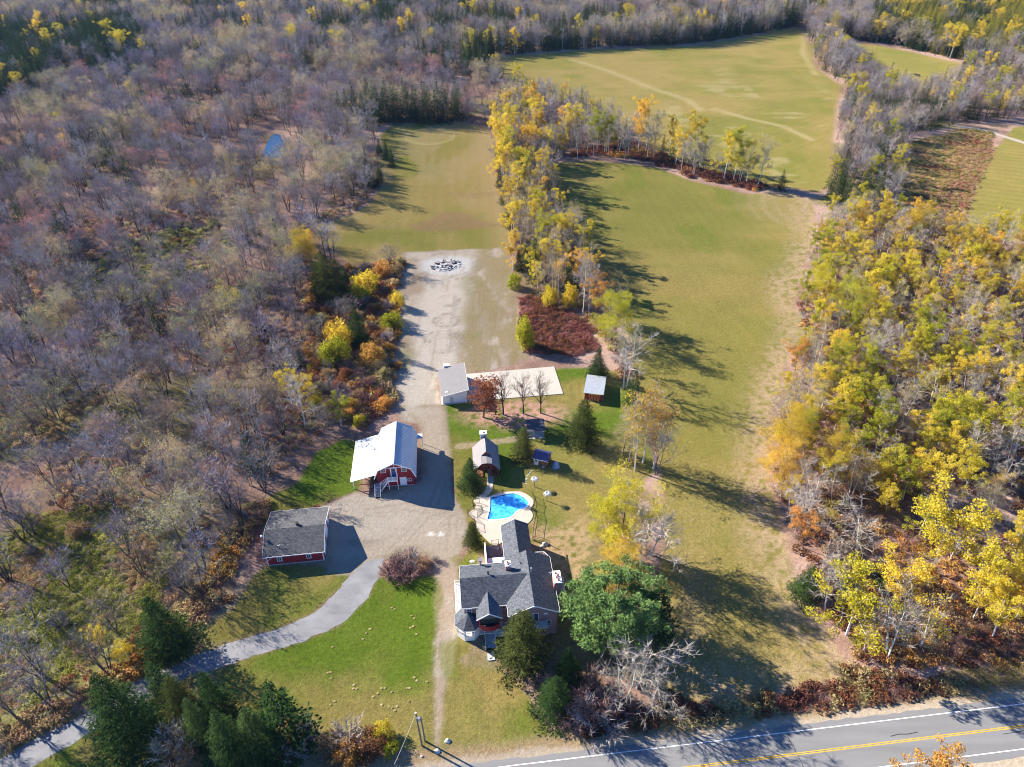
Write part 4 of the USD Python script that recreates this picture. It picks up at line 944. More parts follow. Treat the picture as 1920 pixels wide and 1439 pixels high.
for i, (pq, hh, l) in enumerate(MULTI):
    one('bare%d' % (3, 4, 5, 1)[i % 4], pq, 0, 'leafless_tree', l, 'tree', 1.15, r=3.5, h=hh)

# -- woods, sampled
allp = jitter(-640, 640, 60, 860, 6.9, 11)
allp = allp[in_view(allp, 14)]
out = np.ones(len(allp), bool)
for k in OPEN:
    out &= ~inside(allp, k, 2.0)
for k in ('right_wood', 'hedgerow', 'mid_row', 'belt', 'brush', 'red_patch', 'road', 'drive', 'mid_ditch', 'roadside', 'larch_hill', 'spruces_nw', 'open_left', 'glade'):
    out &= ~inside(allp, k, 1.0)
out &= ~shapely.contains_xy(Polygon(POND).buffer(5), allp[:, 0], allp[:, 1])
lw = allp[out]
px_right = lw[:, 0] > 0.10 * lw[:, 1] - 20
lw_left, lw_far = lw[(lw[:, 1] < 470) & (lw[:, 0] < -8)], lw[(lw[:, 1] >= 470)]
lw_left = lw_left[~((lw_left[:, 0] > -62) & (lw_left[:, 1] < 80))]
lw_left = lw_left[(fb(lw_left, 0.045, 640, 2) > 0.36) & ~shapely.contains_xy(Polygon(ats([(497, 250), (535, 250), (538, 322), (495, 322)])[:, :2]), lw_left[:, 0], lw_left[:, 1])]
LEFT = {'bare': 78, 'straw': 6, 'sage': 4, 'pink': 2.4, 'tan': 5, 'spruce': 1.8, 'birch': 2, 'thin': 1}
wood('left_wood', lw_left, LEFT, (8.5, 16.5), 21, (0.75, 1.2), {'straw': 1, 'sage': 1, 'pink': -1, 'tan': 0.4, 'spruce': -1})
wood('far_wood', lw_far, {'bare': 60, 'straw': 8, 'tan': 7, 'spruce': 16, 'olive': 6, 'birch': 8, 'yellow': 2.5, 'pink': 1}, (13, 19), 22, (0.75, 1.05), {'spruce': 2, 'olive': 2, 'yellow': 1, 'straw': -1})
ol = jitter(-170, 10, 50, 140, 12, 12); wood('left_wood', ol[inside(ol, 'open_left')], {'bare': 8, 'birch': 1, 'bush_bare0': 6, 'bush_tan': 2}, (9, 13), 23)
gl = jitter(-260, 0, 100, 330, 9, 13); wood('left_wood', gl[inside(gl, 'glade')], {'bare': 8, 'bush_sage': 5}, (10, 13), 24)
nw = jitter(-640, 100, 200, 860, 4.4, 14); wood('northwest_spruces', nw[inside(nw, 'spruces_nw') & in_view(nw, 14)], {'spruce': 76, 'olive': 14, 'larch': 3, 'bare': 6, 'yellow': 1.2}, (14, 20), 25)
lh = jitter(100, 640, 300, 860, 5.0, 15); wood('larch_hill', lh[inside(lh, 'larch_hill') & in_view(lh, 14)], {'larch': 40, 'spruce': 28, 'olive': 14, 'yellow': 8, 'bare': 5}, (13, 18), 26, (0.95, 1.2), {'larch': 1.5, 'spruce': -1.5})
rw = jitter(0, 260, 60, 300, 5.6, 16); rw = rw[inside(rw, 'right_wood') & in_view(rw, 6)]
dens = np.random.default_rng(3).uniform(size=len(rw)) < np.where(rw[:, 1] < 96, 0.30, np.where(rw[:, 1] < 108, 0.6, 0.95)); rw = rw[dens]
wood('right_wood', rw, {'yellow': 27, 'gold': 9, 'lime': 6, 'thin': 20, 'birch': 34, 'orange': 2, 'straw': 3}, (9.5, 15), 27, (0.75, 1.1), {'gold': -1.4, 'orange': -1.2, 'lime': 1.2, 'yellow': 0.4, 'birch': 0.3})
hd = jitter(-60, 160, 100, 420, 5.0, 17); wood('hedgerow', hd[inside(hd, 'hedgerow') & (hd[:, 1] > 195)], {'birch': 40, 'thin': 22, 'yellow': 16, 'gold': 6, 'bare': 10, 'straw': 4, 'olive': 8, 'spruce': 7}, (11, 16.5), 28, (0.75, 1.05))
md = jitter(-20, 260, 250, 460, 6.0, 18); wood('mid_row', md[inside(md, 'mid_row')], {'birch': 30, 'bare': 25, 'thin': 8, 'gold': 3, 'bush_spruce': 6, 'bush_rust': 8, 'spruce': 3}, (11, 16), 29, (0.7, 1.0))
be = jitter(60, 560, 220, 700, 5.4, 19); wood('belt', be[inside(be, 'belt') & in_view(be, 14)], {'bare': 46, 'birch': 10, 'spruce': 17, 'olive': 15, 'tan': 5, 'yellow': 3, 'lime': 2, 'thin': 3}, (11, 16), 30, (0.75, 1.05), {'spruce': 1.5, 'olive': 1.5})
edge = []
for line in ([(880, 112), (945, 102), (1100, 89), (1300, 81), (1450, 56), (1503, 45)], [(1575, 73), (1655, 80), (1710, 90), (1800, 113)]):
    q = ats(line)[:, :2]
    for a, b in zip(q[:-1], q[1:]):
        n = int(np.linalg.norm(b - a) / 3.6)
        edge += [a + (b - a) * (k / n) + RNG.normal(size=2) * [1.2, 2.0] + [0, off] for k in range(n) for off in (0, 5.5)]
wood('far_wood', np.array(edge), {'spruce': 55, 'olive': 18, 'birch': 12, 'bare': 12, 'yellow': 3}, (14, 21), 33)
br = jitter(-90, 0, 110, 260, 4.2, 20); wood('brush', br[inside(br, 'brush')], {'bush_bare0': 10, 'bush_bare1': 14, 'bush_rust': 10, 'bush_tan': 10, 'bush_orange': 5, 'bush_straw': 8, 'bush_lime': 3, 'bare': 4}, (7, 11), 31)

DESC = {'leafless_tree': 'leafless grey tree', 'bare_birch': 'leafless pale birch', 'yellow_aspen': 'bright yellow aspen', 'golden_aspen': 'golden aspen', 'yellow_green_aspen': 'yellow green aspen', 'orange_tree': 'orange leaved tree', 'sparse_birch': 'half bare yellow birch',
        'pale_leaved_tree': 'pale straw leaved tree', 'grey_green_tree': 'grey green leaved tree', 'pink_maple': 'pinkish red maple', 'tan_leaved_tree': 'sparse tan leaved tree', 'spruce_tree': 'dark pointed spruce', 'golden_larch': 'golden larch', 'pine_tree': 'dark pine', 'bush': 'wild bush'}
PLACE = {'left_wood': 'in the leafless wood left of the meadow and barn', 'far_wood': 'in the far forest beyond the fields', 'northwest_spruces': 'in the evergreen stand at the top left', 'larch_hill': 'on the larch slope at the top right', 'right_wood': 'in the birch wood at the right', 'hedgerow': 'in the hedgerow beside the long meadow',
         'mid_row': 'in the tree row below the far hayfield', 'belt': 'in the tree belt right of the far hayfield', 'brush': 'in the brush left of the gravel pad'}
BUSHD = {'bush_bare0': 'grey leafless bush', 'bush_bare1': 'reddish leafless bush', 'bush_bare2': 'pale leafless bush', 'bush_rust': 'rust leaved bush', 'bush_tan': 'tan leaved bush', 'bush_orange': 'orange leaved bush', 'bush_straw': 'straw coloured bush', 'bush_lime': 'yellow green bush', 'bush_sage': 'grey green bush', 'bush_spruce': 'dark evergreen bush'}
MARKS = {'left_wood': (('beside the small pond', 510, 300), ('at the left side of the meadow', 640, 350), ('by the glade of green weeds', 330, 480), ('behind the barn lawn', 560, 830), ('left of the red garage', 440, 950), ('round the weed clearing', 150, 1050), ('near the left edge of the wood', 60, 800), ('near the small dark spruce', 60, 620), ('left of the gravel pad brush', 480, 620), ('below the top left evergreens', 150, 260), ('left of the spruce row', 560, 200)),
         'far_wood': (('at the far left', 200, 40), ('in the top middle', 800, 40), ('along the far hayfield', 1200, 60)), 'northwest_spruces': (('at the left edge of the stand', 20, 140), ('at the right end of the stand', 230, 80)), 'larch_hill': (('low on the slope', 1750, 100), ('high on the slope', 1850, 20)),
         'right_wood': (('at the field edge', 1500, 600), ('at the lower field edge', 1480, 950), ('at the upper wood edge', 1720, 450), ('in the middle of the wood', 1680, 680), ('near the right edge', 1890, 640), ('low in the wood', 1680, 900), ('at the lower right', 1880, 950), ('above the russet ferns', 1700, 1110), ('at the bottom right corner', 1880, 1150)),
         'hedgerow': (('in the upper hedgerow', 950, 230), ('half way down the hedgerow', 1000, 400), ('low in the hedgerow', 1090, 560)), 'mid_row': (('at the left of the middle tree row', 1080, 270), ('at the right of the middle tree row', 1350, 330)),
         'belt': (('at the top of the belt', 1530, 100), ('beside the small far field', 1640, 190), ('low in the belt', 1600, 340), ('at the right of the belt', 1850, 180)), 'brush': (('at the top of the brush', 660, 510), ('in the middle of the brush', 660, 620), ('low in the brush', 660, 750))}
PLUR = lambda d: d
TREES.sort(key=lambda t: math.hypot(t[3] * 0.8, t[4]))
count, rest, named = {}, {}, {}
for nm, cat, key, x, y, h, w, zone in TREES:
    count[nm] = count.get(nm, 0) + 1
    lim = 290 if nm == 'leafless_tree' else (90 if nm == 'spruce_tree' else 130)
    if count[nm] <= lim and y < 520:
        mk = min(MARKS[zone], key=lambda m: math.hypot(*(at(m[1], m[2])[:2] - [x, y])))[0]
        size = '' if nm == 'bush' else ('tall ' if h > 14.2 else 'small ' if h < 11.2 else 'medium ')
        d = size + ('broad ' if w > 0.93 else 'narrow ') + BUSHD.get(key, DESC[nm]) + ' ' + mk
        named.setdefault(d, []).append((nm, cat, key, x, y, h, w, zone))
    else:
        fam = 'distant_leafless_trees' if nm in ('leafless_tree', 'bare_birch', 'tan_leaved_tree', 'sparse_birch', 'bush') else 'distant_evergreens' if nm in ('spruce_tree', 'pine_tree') else 'distant_coloured_trees'
        rest.setdefault(fam, []).append((key, x, y, h, w))
WORD = {2: ('left of two: ', 'right of two: '), 3: ('leftmost of three: ', 'middle of three: ', 'rightmost of three: ')}
for d, ts in named.items():
    ts.sort(key=lambda t: t[3] / t[4])                              # from left to right as seen
    for i, (nm, cat, key, x, y, h, w, zone) in enumerate(ts):
        plant(key, nm, WORD[len(ts)][i] + d if len(ts) in WORD else d, cat, (x, y), h, ('bushes: ' if nm == 'bush' else 'trees: ') + d if len(ts) > 1 else None, w, None, float(RNG.uniform(-11, -3)) if zone == 'right_wood' else 0.0)
for fam, lab in (('distant_leafless_trees', 'mass of far-off leafless trees in the woods'), ('distant_evergreens', 'mass of far-off evergreens in the woods'), ('distant_coloured_trees', 'mass of far-off trees with yellow and red leaves')):
    if rest.get(fam):
        scatter(fam, lab, rest[fam])

# -- undergrowth: masses of low growth, each patch one object
def growth(name, label, zone, s, table, h, seed, box, extra=None, keep=1.0):
    q = jitter(*box, s, seed, 0.5); wq = q + (np.stack([fb(q, 0.2, seed + 3, 2), fb(q, 0.2, seed + 4, 2)], 1) - 0.5) * 7
    m = (inside(wq, zone) if isinstance(zone, str) else zone(wq)) & ~inside(q, 'buildings') & ~inside(q, 'drive', 0.3) & ~inside(q, 'road')
    q = q[m]; r = np.random.default_rng(seed)
    q = q[r.uniform(size=len(q)) < keep]; nz = fb(q, 0.09, seed, 2)
    ks = list(table)
    items = []
    for (x, y), n in zip(q, nz):
        k = ks[min(len(ks) - 1, max(0, int((n - 0.3) / 0.4 * len(ks) + r.normal() * 0.8)))]
        hh = r.uniform(*h); items.append((k, x, y, hh, r.uniform(0.8, 1.3) * (0.7 / hh) ** 0.45))
    scatter(name, label, items)


growth('red_undergrowth', 'dark red low growth at the foot of the hedgerow', 'red_patch', 0.85, ['tuft_red', 'tuft_twigr', 'tuft_rust', 'tuft_twigr', 'tuft_pink', 'tuft_red'], (0.7, 1.4), 41, (-10, 60, 150, 230))
growth('roadside_growth', 'russet and straw weeds along the road', 'roadside', 0.85, ['tuft_reed', 'tuft_straw', 'tuft_rust', 'tuft_twigr', 'tuft_red', 'tuft_rust'], (0.5, 1.3), 42, (0, 130, 50, 90))
growth('fern_floor', 'russet ferns under the lower right wood', 'wood_edge', 0.95, ['tuft_rust', 'tuft_orange', 'tuft_tan', 'tuft_twigr', 'tuft_rust', 'tuft_red'], (0.5, 1.2), 43, (30, 160, 60, 120))
growth('wood_undergrowth', 'brown and grey brush on the floor of the right wood', 'right_wood', 2.0, ['tuft_twig', 'tuft_rust', 'tuft_tan', 'tuft_twigr', 'tuft_orange'], (0.8, 1.8), 44, (30, 260, 80, 320))
growth('ditch_growth', 'russet growth in the ditch below the middle tree row', 'mid_ditch', 1.5, ['tuft_red', 'tuft_rust', 'tuft_twigr', 'tuft_orange'], (1.0, 2.2), 45, (-10, 260, 250, 440))
growth('marsh_growth', 'golden and russet sedge of the marsh', 'marsh', 1.7, ['tuft_tan', 'tuft_straw', 'tuft_fern', 'tuft_reed', 'tuft_straw', 'tuft_fern', 'tuft_tan', 'tuft_rust'], (0.5, 0.9), 46, (100, 420, 220, 480))
growth('brush_growth', 'tangled russet and tan brush beside the gravel pad', 'brush', 0.95, ['tuft_tan', 'tuft_twigr', 'tuft_rust', 'tuft_orange', 'tuft_twig', 'tuft_straw'], (0.8, 1.8), 47, (-90, 0, 110, 260))
growth('weed_field', 'yellow green and brown weeds in the clearing at the lower left', 'open_left', 1.05, ['tuft_tan', 'tuft_fern', 'tuft_fern', 'tuft_fern', 'tuft_fern', 'tuft_sage', 'tuft_tan'], (0.35, 0.8), 48, (-170, 10, 50, 140))
growth('glade_growth', 'green weeds in the glade of the left wood', 'glade', 1.5, ['tuft_sage', 'tuft_fern', 'tuft_spruce', 'tuft_fern', 'tuft_twig'], (0.6, 1.3), 49, (-260, 0, 100, 330))
growth('bank_growth', 'tan and rosy weeds on the bank above the driveway', 'drive_bank', 0.9, ['tuft_tan', 'tuft_twig', 'tuft_tan', 'tuft_twigr', 'tuft_straw', 'tuft_orange'], (0.7, 1.5), 50, (-130, 0, 40, 130))
growth('hedge_growth', 'brush at the foot of the hedgerow', 'hedgerow', 1.7, ['tuft_tan', 'tuft_twig', 'tuft_rust', 'tuft_straw'], (0.8, 1.8), 51, (-60, 160, 100, 420))
lwz = lambda q: (~inside(q, 'meadow', 1)) & (~inside(q, 'drive', 1)) & (~inside(q, 'side_lawn', 1)) & (~inside(q, 'barn_lawn', 1)) & (~inside(q, 'yard', 1)) & (~inside(q, 'pad', 1)) & (~inside(q, 'south_lawn', 1)) & (~inside(q, 'front_lawn', 1)) & (~inside(q, 'open_left')) & (~inside(q, 'road')) & in_view(q, 5) & (q[:, 0] < -30 + 0.0 * q[:, 1]) & (fb(q, 0.03, 77) > 0.47) & (~shapely.contains_xy(Polygon(POND).buffer(2), q[:, 0], q[:, 1]))
growth('left_undergrowth', 'brush and fallen twigs on the floor of the left wood', lwz, 1.9, ['tuft_twig', 'tuft_tan', 'tuft_twigr', 'tuft_tan', 'tuft_sage', 'tuft_rust', 'tuft_twig'], (0.5, 1.4), 52, (-300, -30, 60, 330))

# ---------------------------------------------------------------- building materials
def siding(name, col, axis='z', period=0.2, var=0.15, depth=0.5):
    """boarded wall paint: board lines as relief, slight fading"""
    c = np.array(col, float)
    nodes = {'g': ('texture_coordinate', {}), 'w': ('wave_texture', {'wave_type': 'bands', 'bands_direction': axis, 'profile': 'saw', 'scale': 0.314 / period}),
             'n': ('noise_texture', {'scale': 0.8, 'detail': 5.0}), 'r': ('rgb_ramp', {'ramp': [(0.3, tuple(c * (1 - var))), (0.7, tuple(np.minimum(c * (1 + var), 0.9)))]}),
             'b': ('bump', {'strength': depth, 'distance': 0.03}), 'p': ('principled_bsdf', {'roughness': 0.6, 'specular_ior_level': 0.3})}
    return look(name, nodes, [('g.object', 'w.vector'), ('g.object', 'n.vector'), ('n.fac', 'r.fac'), ('r.color', 'p.base_color'), ('w.fac', 'b.height'), ('b.normal', 'p.normal')], 'p.BSDF')


def shingle(name, c1, c2, sc=1.0):
    """asphalt shingles: tabs of uneven tone in courses"""
    nodes = {'g': ('texture_coordinate', {}), 'm': ('mapping', {'scale': (2.6 * sc, 4.6 * sc, 4.6 * sc)}), 'v': ('voronoi_texture', {'scale': 1.0, 'randomness': 0.75}),
             'n': ('noise_texture', {'scale': 0.6, 'detail': 6.0, 'roughness': 0.7}), 'a': ('separate_color', {}), 'x': ('math', {'math_type': 'multiply_add', 'value2': 0.55, 'value3': 0.0}), 'y': ('math', {'math_type': 'multiply_add', 'value2': 0.45}),
             'r': ('rgb_ramp', {'ramp': [(0.15, c1), (0.85, c2)]}), 'b': ('bump', {'strength': 0.5, 'distance': 0.03}), 'p': ('principled_bsdf', {'roughness': 0.85, 'specular_ior_level': 0.25})}
    return look(name, nodes, [('g.object', 'm.vector'), ('m.vector', 'v.vector'), ('g.object', 'n.vector'), ('v.color', 'a.color'), ('a.r', 'x.value1'), ('x.value', 'y.value3'), ('n.fac', 'y.value1'), ('y.value', 'r.fac'),
                              ('r.color', 'p.base_color'), ('v.distance', 'b.height'), ('b.normal', 'p.normal')], 'p.BSDF')


M = {
    'red': siding('red_siding', (0.26, 0.018, 0.026)), 'brick': None, 'white': plain('white_paint', (0.78, 0.77, 0.75), 0.5, 0.05, 1.2), 'whiteside': siding('white_siding', (0.72, 0.72, 0.70), 'z', 0.25, 0.05),
    'metal_white': plain('white_metal_roof', (0.49, 0.51, 0.515), 0.42, 0.06, 0.5, 0.0, 0, 20, 0.5), 'metal_tan': plain('tan_metal_roof', (0.23, 0.22, 0.215), 0.5, 0.06, 0.5), 'metal_dark': plain('dark_metal_roof', (0.10, 0.095, 0.105), 0.5, 0.1, 0.5),
    'metal_grey': plain('galvanised_roof', (0.50, 0.53, 0.56), 0.4, 0.1, 0.8, 0.4), 'metal_blue': plain('blue_metal_roof', (0.05, 0.06, 0.16), 0.5, 0.1, 0.6), 'glass': plain('window_glass', (0.03, 0.035, 0.045), 0.08, 0.1, 1.0, 0.0, 0, 20, 0.8),
    'shingle': shingle('charcoal_shingles', (0.040, 0.046, 0.058), (0.118, 0.128, 0.148)), 'shingle2': shingle('slate_shingles', (0.045, 0.046, 0.052), (0.125, 0.125, 0.13)), 'wood': siding('brown_boards', (0.20, 0.085, 0.04), 'z', 0.22, 0.25), 'redlog': siding('red_logs', (0.20, 0.05, 0.035), 'z', 0.25, 0.2),
    'concrete': plain('pale_concrete', (0.42, 0.39, 0.335), 0.8, 0.13, 0.25, 0, 0.2, 8.0), 'deck': plain('pool_deck_concrete', (0.47, 0.405, 0.33), 0.85, 0.08, 0.5, 0, 0.25, 6.0), 'grey': plain('grey_concrete', (0.36, 0.36, 0.35), 0.85, 0.1, 0.8), 'step': plain('grey_step_paint', (0.42, 0.45, 0.48), 0.6, 0.06, 1.0),
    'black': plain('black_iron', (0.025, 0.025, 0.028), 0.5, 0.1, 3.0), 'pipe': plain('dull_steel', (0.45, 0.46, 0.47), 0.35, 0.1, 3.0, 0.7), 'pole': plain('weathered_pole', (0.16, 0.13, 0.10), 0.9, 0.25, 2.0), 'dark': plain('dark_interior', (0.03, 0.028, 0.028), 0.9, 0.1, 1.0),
    'asphalt': None, 'yellow': plain('road_yellow', (0.68, 0.40, 0.02), 0.6, 0.12, 2.0), 'lane': plain('road_white', (0.74, 0.74, 0.72), 0.6, 0.12, 2.0), 'char': plain('charred_wood', (0.03, 0.027, 0.03), 0.9, 0.4, 2.0), 'ash': plain('pale_burnt_wood', (0.48, 0.47, 0.46), 0.9, 0.2, 2.0),
    'tarp': plain('pale_blue_tarp', (0.22, 0.30, 0.46), 0.5, 0.15, 1.5, 0, 0.4, 2.5), 'silver': plain('silver_fronds', (0.42, 0.45, 0.50), 0.45, 0.2, 4.0, 0.3), 'hide': plain('dark_hide', (0.02, 0.017, 0.015), 0.7, 0.2, 3.0), 'hay': plain('pale_hay', (0.55, 0.48, 0.36), 0.9, 0.15, 3.0, 0, 0.5, 9.0), 'stone': plain('pale_stone', (0.40, 0.385, 0.36), 0.85, 0.15, 1.0, 0, 0.5, 3.0),
    'globe': plain('white_globe', (0.85, 0.85, 0.83), 0.3, 0.02, 1.0), 'capwhite': plain('white_chimney_cap', (0.74, 0.71, 0.67), 0.8, 0.08, 1.0), 'terracotta': plain('terracotta_pot', (0.28, 0.09, 0.06), 0.8, 0.2, 2.0), 'floor': plain('white_deck_boards', (0.70, 0.69, 0.67), 0.6, 0.05, 1.0),
}
nodes = {'g': ('texture_coordinate', {}), 'm': ('mapping', {'rotation': (math.pi / 2, 0, 0)}), 'k': ('brick_texture', {'color1': (0.27, 0.085, 0.075), 'color2': (0.34, 0.12, 0.10), 'mortar': (0.42, 0.33, 0.30), 'scale': 1.0, 'mortar_size': 0.012, 'brick_width': 0.24, 'row_height': 0.08, 'bias': 0.0}), 'p': ('principled_bsdf', {'roughness': 0.85})}
M['brick'] = look('red_brick', nodes, [('g.object', 'm.vector'), ('m.vector', 'k.vector'), ('k.color', 'p.base_color')], 'p.BSDF')


def asphalt(name, c1, c2, stretch):
    nodes = {'geo': ('geometry', {}), 'm': ('mapping', {'rotation': (0, 0, -math.atan2(ROAD_D[1], ROAD_D[0])), 'scale': stretch}), 'n': ('noise_texture', {'scale': 0.35, 'detail': 6.0, 'roughness': 0.6}), 'f': ('noise_texture', {'scale': 9.0, 'detail': 3.0, 'roughness': 0.8}),
             'x': ('math', {'math_type': 'multiply_add', 'value2': 0.8, 'value3': -0.05}), 'y': ('math', {'math_type': 'multiply_add', 'value2': 0.3}), 'r': ('rgb_ramp', {'ramp': [(0.25, c1), (0.8, c2)]}), 'b': ('bump', {'strength': 0.3, 'distance': 0.02}), 'p': ('principled_bsdf', {'roughness': 0.85, 'specular_ior_level': 0.25})}
    return look(name, nodes, [('geo.position', 'm.vector'), ('m.vector', 'n.vector'), ('geo.position', 'f.vector'), ('n.fac', 'x.value1'), ('x.value', 'y.value3'), ('f.fac', 'y.value1'), ('y.value', 'r.fac'), ('r.color', 'p.base_color'), ('f.fac', 'b.height'), ('b.normal', 'p.normal')], 'p.BSDF')


ASPH, ASPH2 = asphalt('road_asphalt', (0.16, 0.158, 0.156), (0.25, 0.247, 0.245), (0.12, 1.6, 1)), asphalt('drive_asphalt', (0.125, 0.125, 0.132), (0.285, 0.285, 0.292), (0.6, 1, 1))

# ---------------------------------------------------------------- road, driveway, court, pool
def strip(a0, a1, b0, b1, z, n=60, wob=0.0, seed=0):
    """a ribbon of road: along from a0 to a1, across from b0 to b1 (metres from the centre line)"""
    t = np.linspace(a0, a1, n); r = np.random.default_rng(seed)
    w0 = r.normal(size=n) * wob; w1 = r.normal(size=n) * wob
    L = ROAD_A + ROAD_D * t[:, None]; p = np.vstack([np.c_[L + ROAD_N * (b0 + w0)[:, None], np.full(n, z)], np.c_[L + ROAD_N * (b1 + w1)[:, None], np.full(n, z)]])
    i = np.arange(n - 1)
    return p, np.c_[i, i + 1, n + i + 1, n + i]


mb = MB(); mb.add(*strip(-400, 400, -4.6, 4.55, 0.010, 600, 0.10, 1)); tag(stage.GetPrimAtPath(mb.build('road', ASPH)), 'grey two lane asphalt road', None, None, 'structure')
for nm, b, w, mt, lb in (('edge_line', 3.5, 0.15, 'lane', 'white edge line along the verge on the house side of the road'), ('edge_line', -3.45, 0.15, 'lane', 'white edge line on the near side of the road'), ('centre_line', 0.14, 0.13, 'yellow', 'upper of the two yellow centre lines'), ('centre_line', -0.14, 0.13, 'yellow', 'lower of the two yellow centre lines')):
    mb = MB(); mb.add(*strip(-400, 400, b - w / 2, b + w / 2, 0.016, 800, 0.008, 3)); tag(stage.GetPrimAtPath(mb.build(nm, M[mt])), lb, None, None, 'structure')
for pts, w, lb in (([(1475, 1377), (1482, 1392), (1490, 1404), (1494, 1414), (1503, 1430), (1508, 1442)], 0.09, 'long dark crack across the road'), ([(1670, 1381), (1685, 1377), (1702, 1377), (1721, 1373)], 0.12, 'short dark tar line left in the far lane'), ([(1880, 1377), (1900, 1374), (1922, 1370)], 0.10, 'short dark tar line at the right edge')):
    q = ats(pts)[:, :2]; mb = MB()
    for a, b in zip(q[:-1], q[1:]):
        d = (b - a) / np.linalg.norm(b - a); s = np.array([-d[1], d[0]]) * w / 2
        mb.add(np.array([[*(a - s), 0.014], [*(b - s), 0.014], [*(b + s), 0.014], [*(a + s), 0.014]]), [[0, 1, 2, 3]])
    tag(stage.GetPrimAtPath(mb.build('road_crack', M['char'])), lb, None, None, 'structure')


def smooth_ring(p, n=6, jit=0.0, seed=0):
    """closed Catmull-Rom curve through plan points"""
    p = np.asarray(p, float); out = []; r = np.random.default_rng(seed)
    a, b, c, d = np.roll(p, 1, 0), p, np.roll(p, -1, 0), np.roll(p, -2, 0)
    for t in np.linspace(0, 1, n, endpoint=False):
        out.append(0.5 * (2 * b + (c - a) * t + (2 * a - 5 * b + 4 * c - d) * t * t + (3 * b - a - 3 * c + d) * t ** 3))
    q = np.stack(out, 1).reshape(-1, 2)
    return q + r.normal(size=q.shape) * jit


def slab(name, ring, z0, z1, mat, label, kind_='structure', hole=None):
    p = Polygon(ring, [hole] if hole is not None else None).buffer(0)
    m = trimesh.creation.extrude_polygon(p, z1 - z0, engine='earcut'); m.apply_translation([0, 0, z0])
    mb = MB(); mb.add(m.vertices, m.faces)
    return tag(stage.GetPrimAtPath(mb.build(name, mat)), label, None, None, kind_)


dr = np.vstack([a + (b - a) * t for a, b in zip(DRIVE, np.roll(DRIVE, -1, 0)) for t in np.linspace(0, 1, 5, endpoint=False)[:, None]])
slab('driveway', dr + np.random.default_rng(5).normal(size=dr.shape) * 0.17, -0.05, 0.012, ASPH2, 'curving pale grey asphalt driveway')
slab('concrete_court', np.array([(-11.2, 144.75), (13.5, 148.0), (11.7, 160.3), (-12.9, 156.7)]), -0.05, 0.14, M['concrete'], 'bare white concrete court beside the white shed')
DECKP = smooth_ring(POOLDECK, 5); WATERP = smooth_ring(POOLRING, 6)
shp = Polygon(WATERP).buffer(0)
slab('pool_deck', DECKP, -0.3, 0.10, M['deck'], 'beige concrete deck round the pool', 'structure', np.array(shp.buffer(0.28).exterior.coords)[:-1])
pool = thing('swimming_pool', 'bright blue free form swimming pool in a beige deck', 'pool', (0, 0, 0))
m = trimesh.creation.extrude_polygon(Polygon(np.array(shp.buffer(0.30).exterior.coords)[:-1], [np.array(shp.exterior.coords)[:-1]]), 0.26, engine='earcut'); m.apply_translation([0, 0, -0.12])
mb = MB(); mb.add(m.vertices, m.faces); mb.build('coping', M['white'], pool)
LINER = plain('blue_pool_liner', (0.12, 0.58, 0.95), 0.5, 0.08, 0.8)
rg = np.array(shp.buffer(0.02).exterior.coords)[:-1]; n = len(rg); cen = rg.mean(0)
mb = MB(); dp = [0.05, -0.55, -0.9]; ins = [1.0, 0.985, 0.6]
V = np.vstack([np.c_[cen + (rg - cen) * s, np.full(n, z)] for s, z in zip(ins, dp)] + [[[*cen, -0.95]]]); i = np.arange(n); j = (i + 1) % n; F = []
for k in range(2):
    F += [np.c_[k * n + i, k * n + j, (k + 1) * n + j], np.c_[k * n + i, (k + 1) * n + j, (k + 1) * n + i]]
F.append(np.c_[2 * n + i, 2 * n + j, np.full(n, 3 * n)]); mb.add(V, np.vstack(F)[:, [0, 2, 1]]); mb.build('liner', LINER, pool)
nodes = {'geo': ('geometry', {}), 'n': ('noise_texture', {'scale': 1.6, 'detail': 2.0}), 'v': ('voronoi_texture', {'scale': 1.3, 'feature': 'smooth_f1'}), 'r': ('rgb_ramp', {'ramp': [(0.15, (0.03, 0.30, 0.86)), (0.7, (0.09, 0.50, 0.95))]}), 'b': ('bump', {'strength': 0.10, 'distance': 0.05}), 'p': ('principled_bsdf', {'roughness': 0.06, 'ior': 1.33})}
WATER = look('pool_water', nodes, [('geo.position', 'n.vector'), ('geo.position', 'v.vector'), ('v.distance', 'r.fac'), ('r.color', 'p.base_color'), ('n.fac', 'b.height'), ('b.normal', 'p.normal')], 'p.BSDF')
m = trimesh.creation.triangulate_polygon(shp, engine='earcut'); mb = MB(); mb.add(np.c_[m[0], np.full(len(m[0]), 0.0)], m[1]); mb.build('water', WATER, pool)
m = trimesh.creation.triangulate_polygon(Polygon(smooth_ring(POND, 5)).buffer(1.5), engine='earcut'); mb = MB(); mb.add(np.c_[m[0], np.full(len(m[0]), 0.03)], m[1])
nodes = {'geo': ('geometry', {}), 'n': ('noise_texture', {'scale': 0.6, 'detail': 2.0}), 'b': ('bump', {'strength': 0.08, 'distance': 0.05}), 'p': ('principled_bsdf', {'base_color': (0.02, 0.05, 0.10), 'roughness': 0.06, 'ior': 1.33, 'specular_ior_level': 1.0})}
tag(stage.GetPrimAtPath(mb.build('pond', look('pond_water', nodes, [('geo.position', 'n.vector'), ('n.fac', 'b.height'), ('b.normal', 'p.normal')], 'p.BSDF'))), 'small blue pond in the left wood', None, None, 'structure')
wk = np.array([(-5.7, 120.2), (-4.5, 120.2), (-4.2, 116.5), (-4.3, 113.6), (-5.0, 111.6), (-6.2, 110.2), (-7.0, 109.6), (-8.0, 110.6), (-7.0, 111.3), (-6.1, 112.4), (-5.7, 114.0), (-5.6, 117.0)])
slab('garden_path', wk, -0.05, 0.09, M['concrete'], 'pale curving path from the log cabin to the pool')
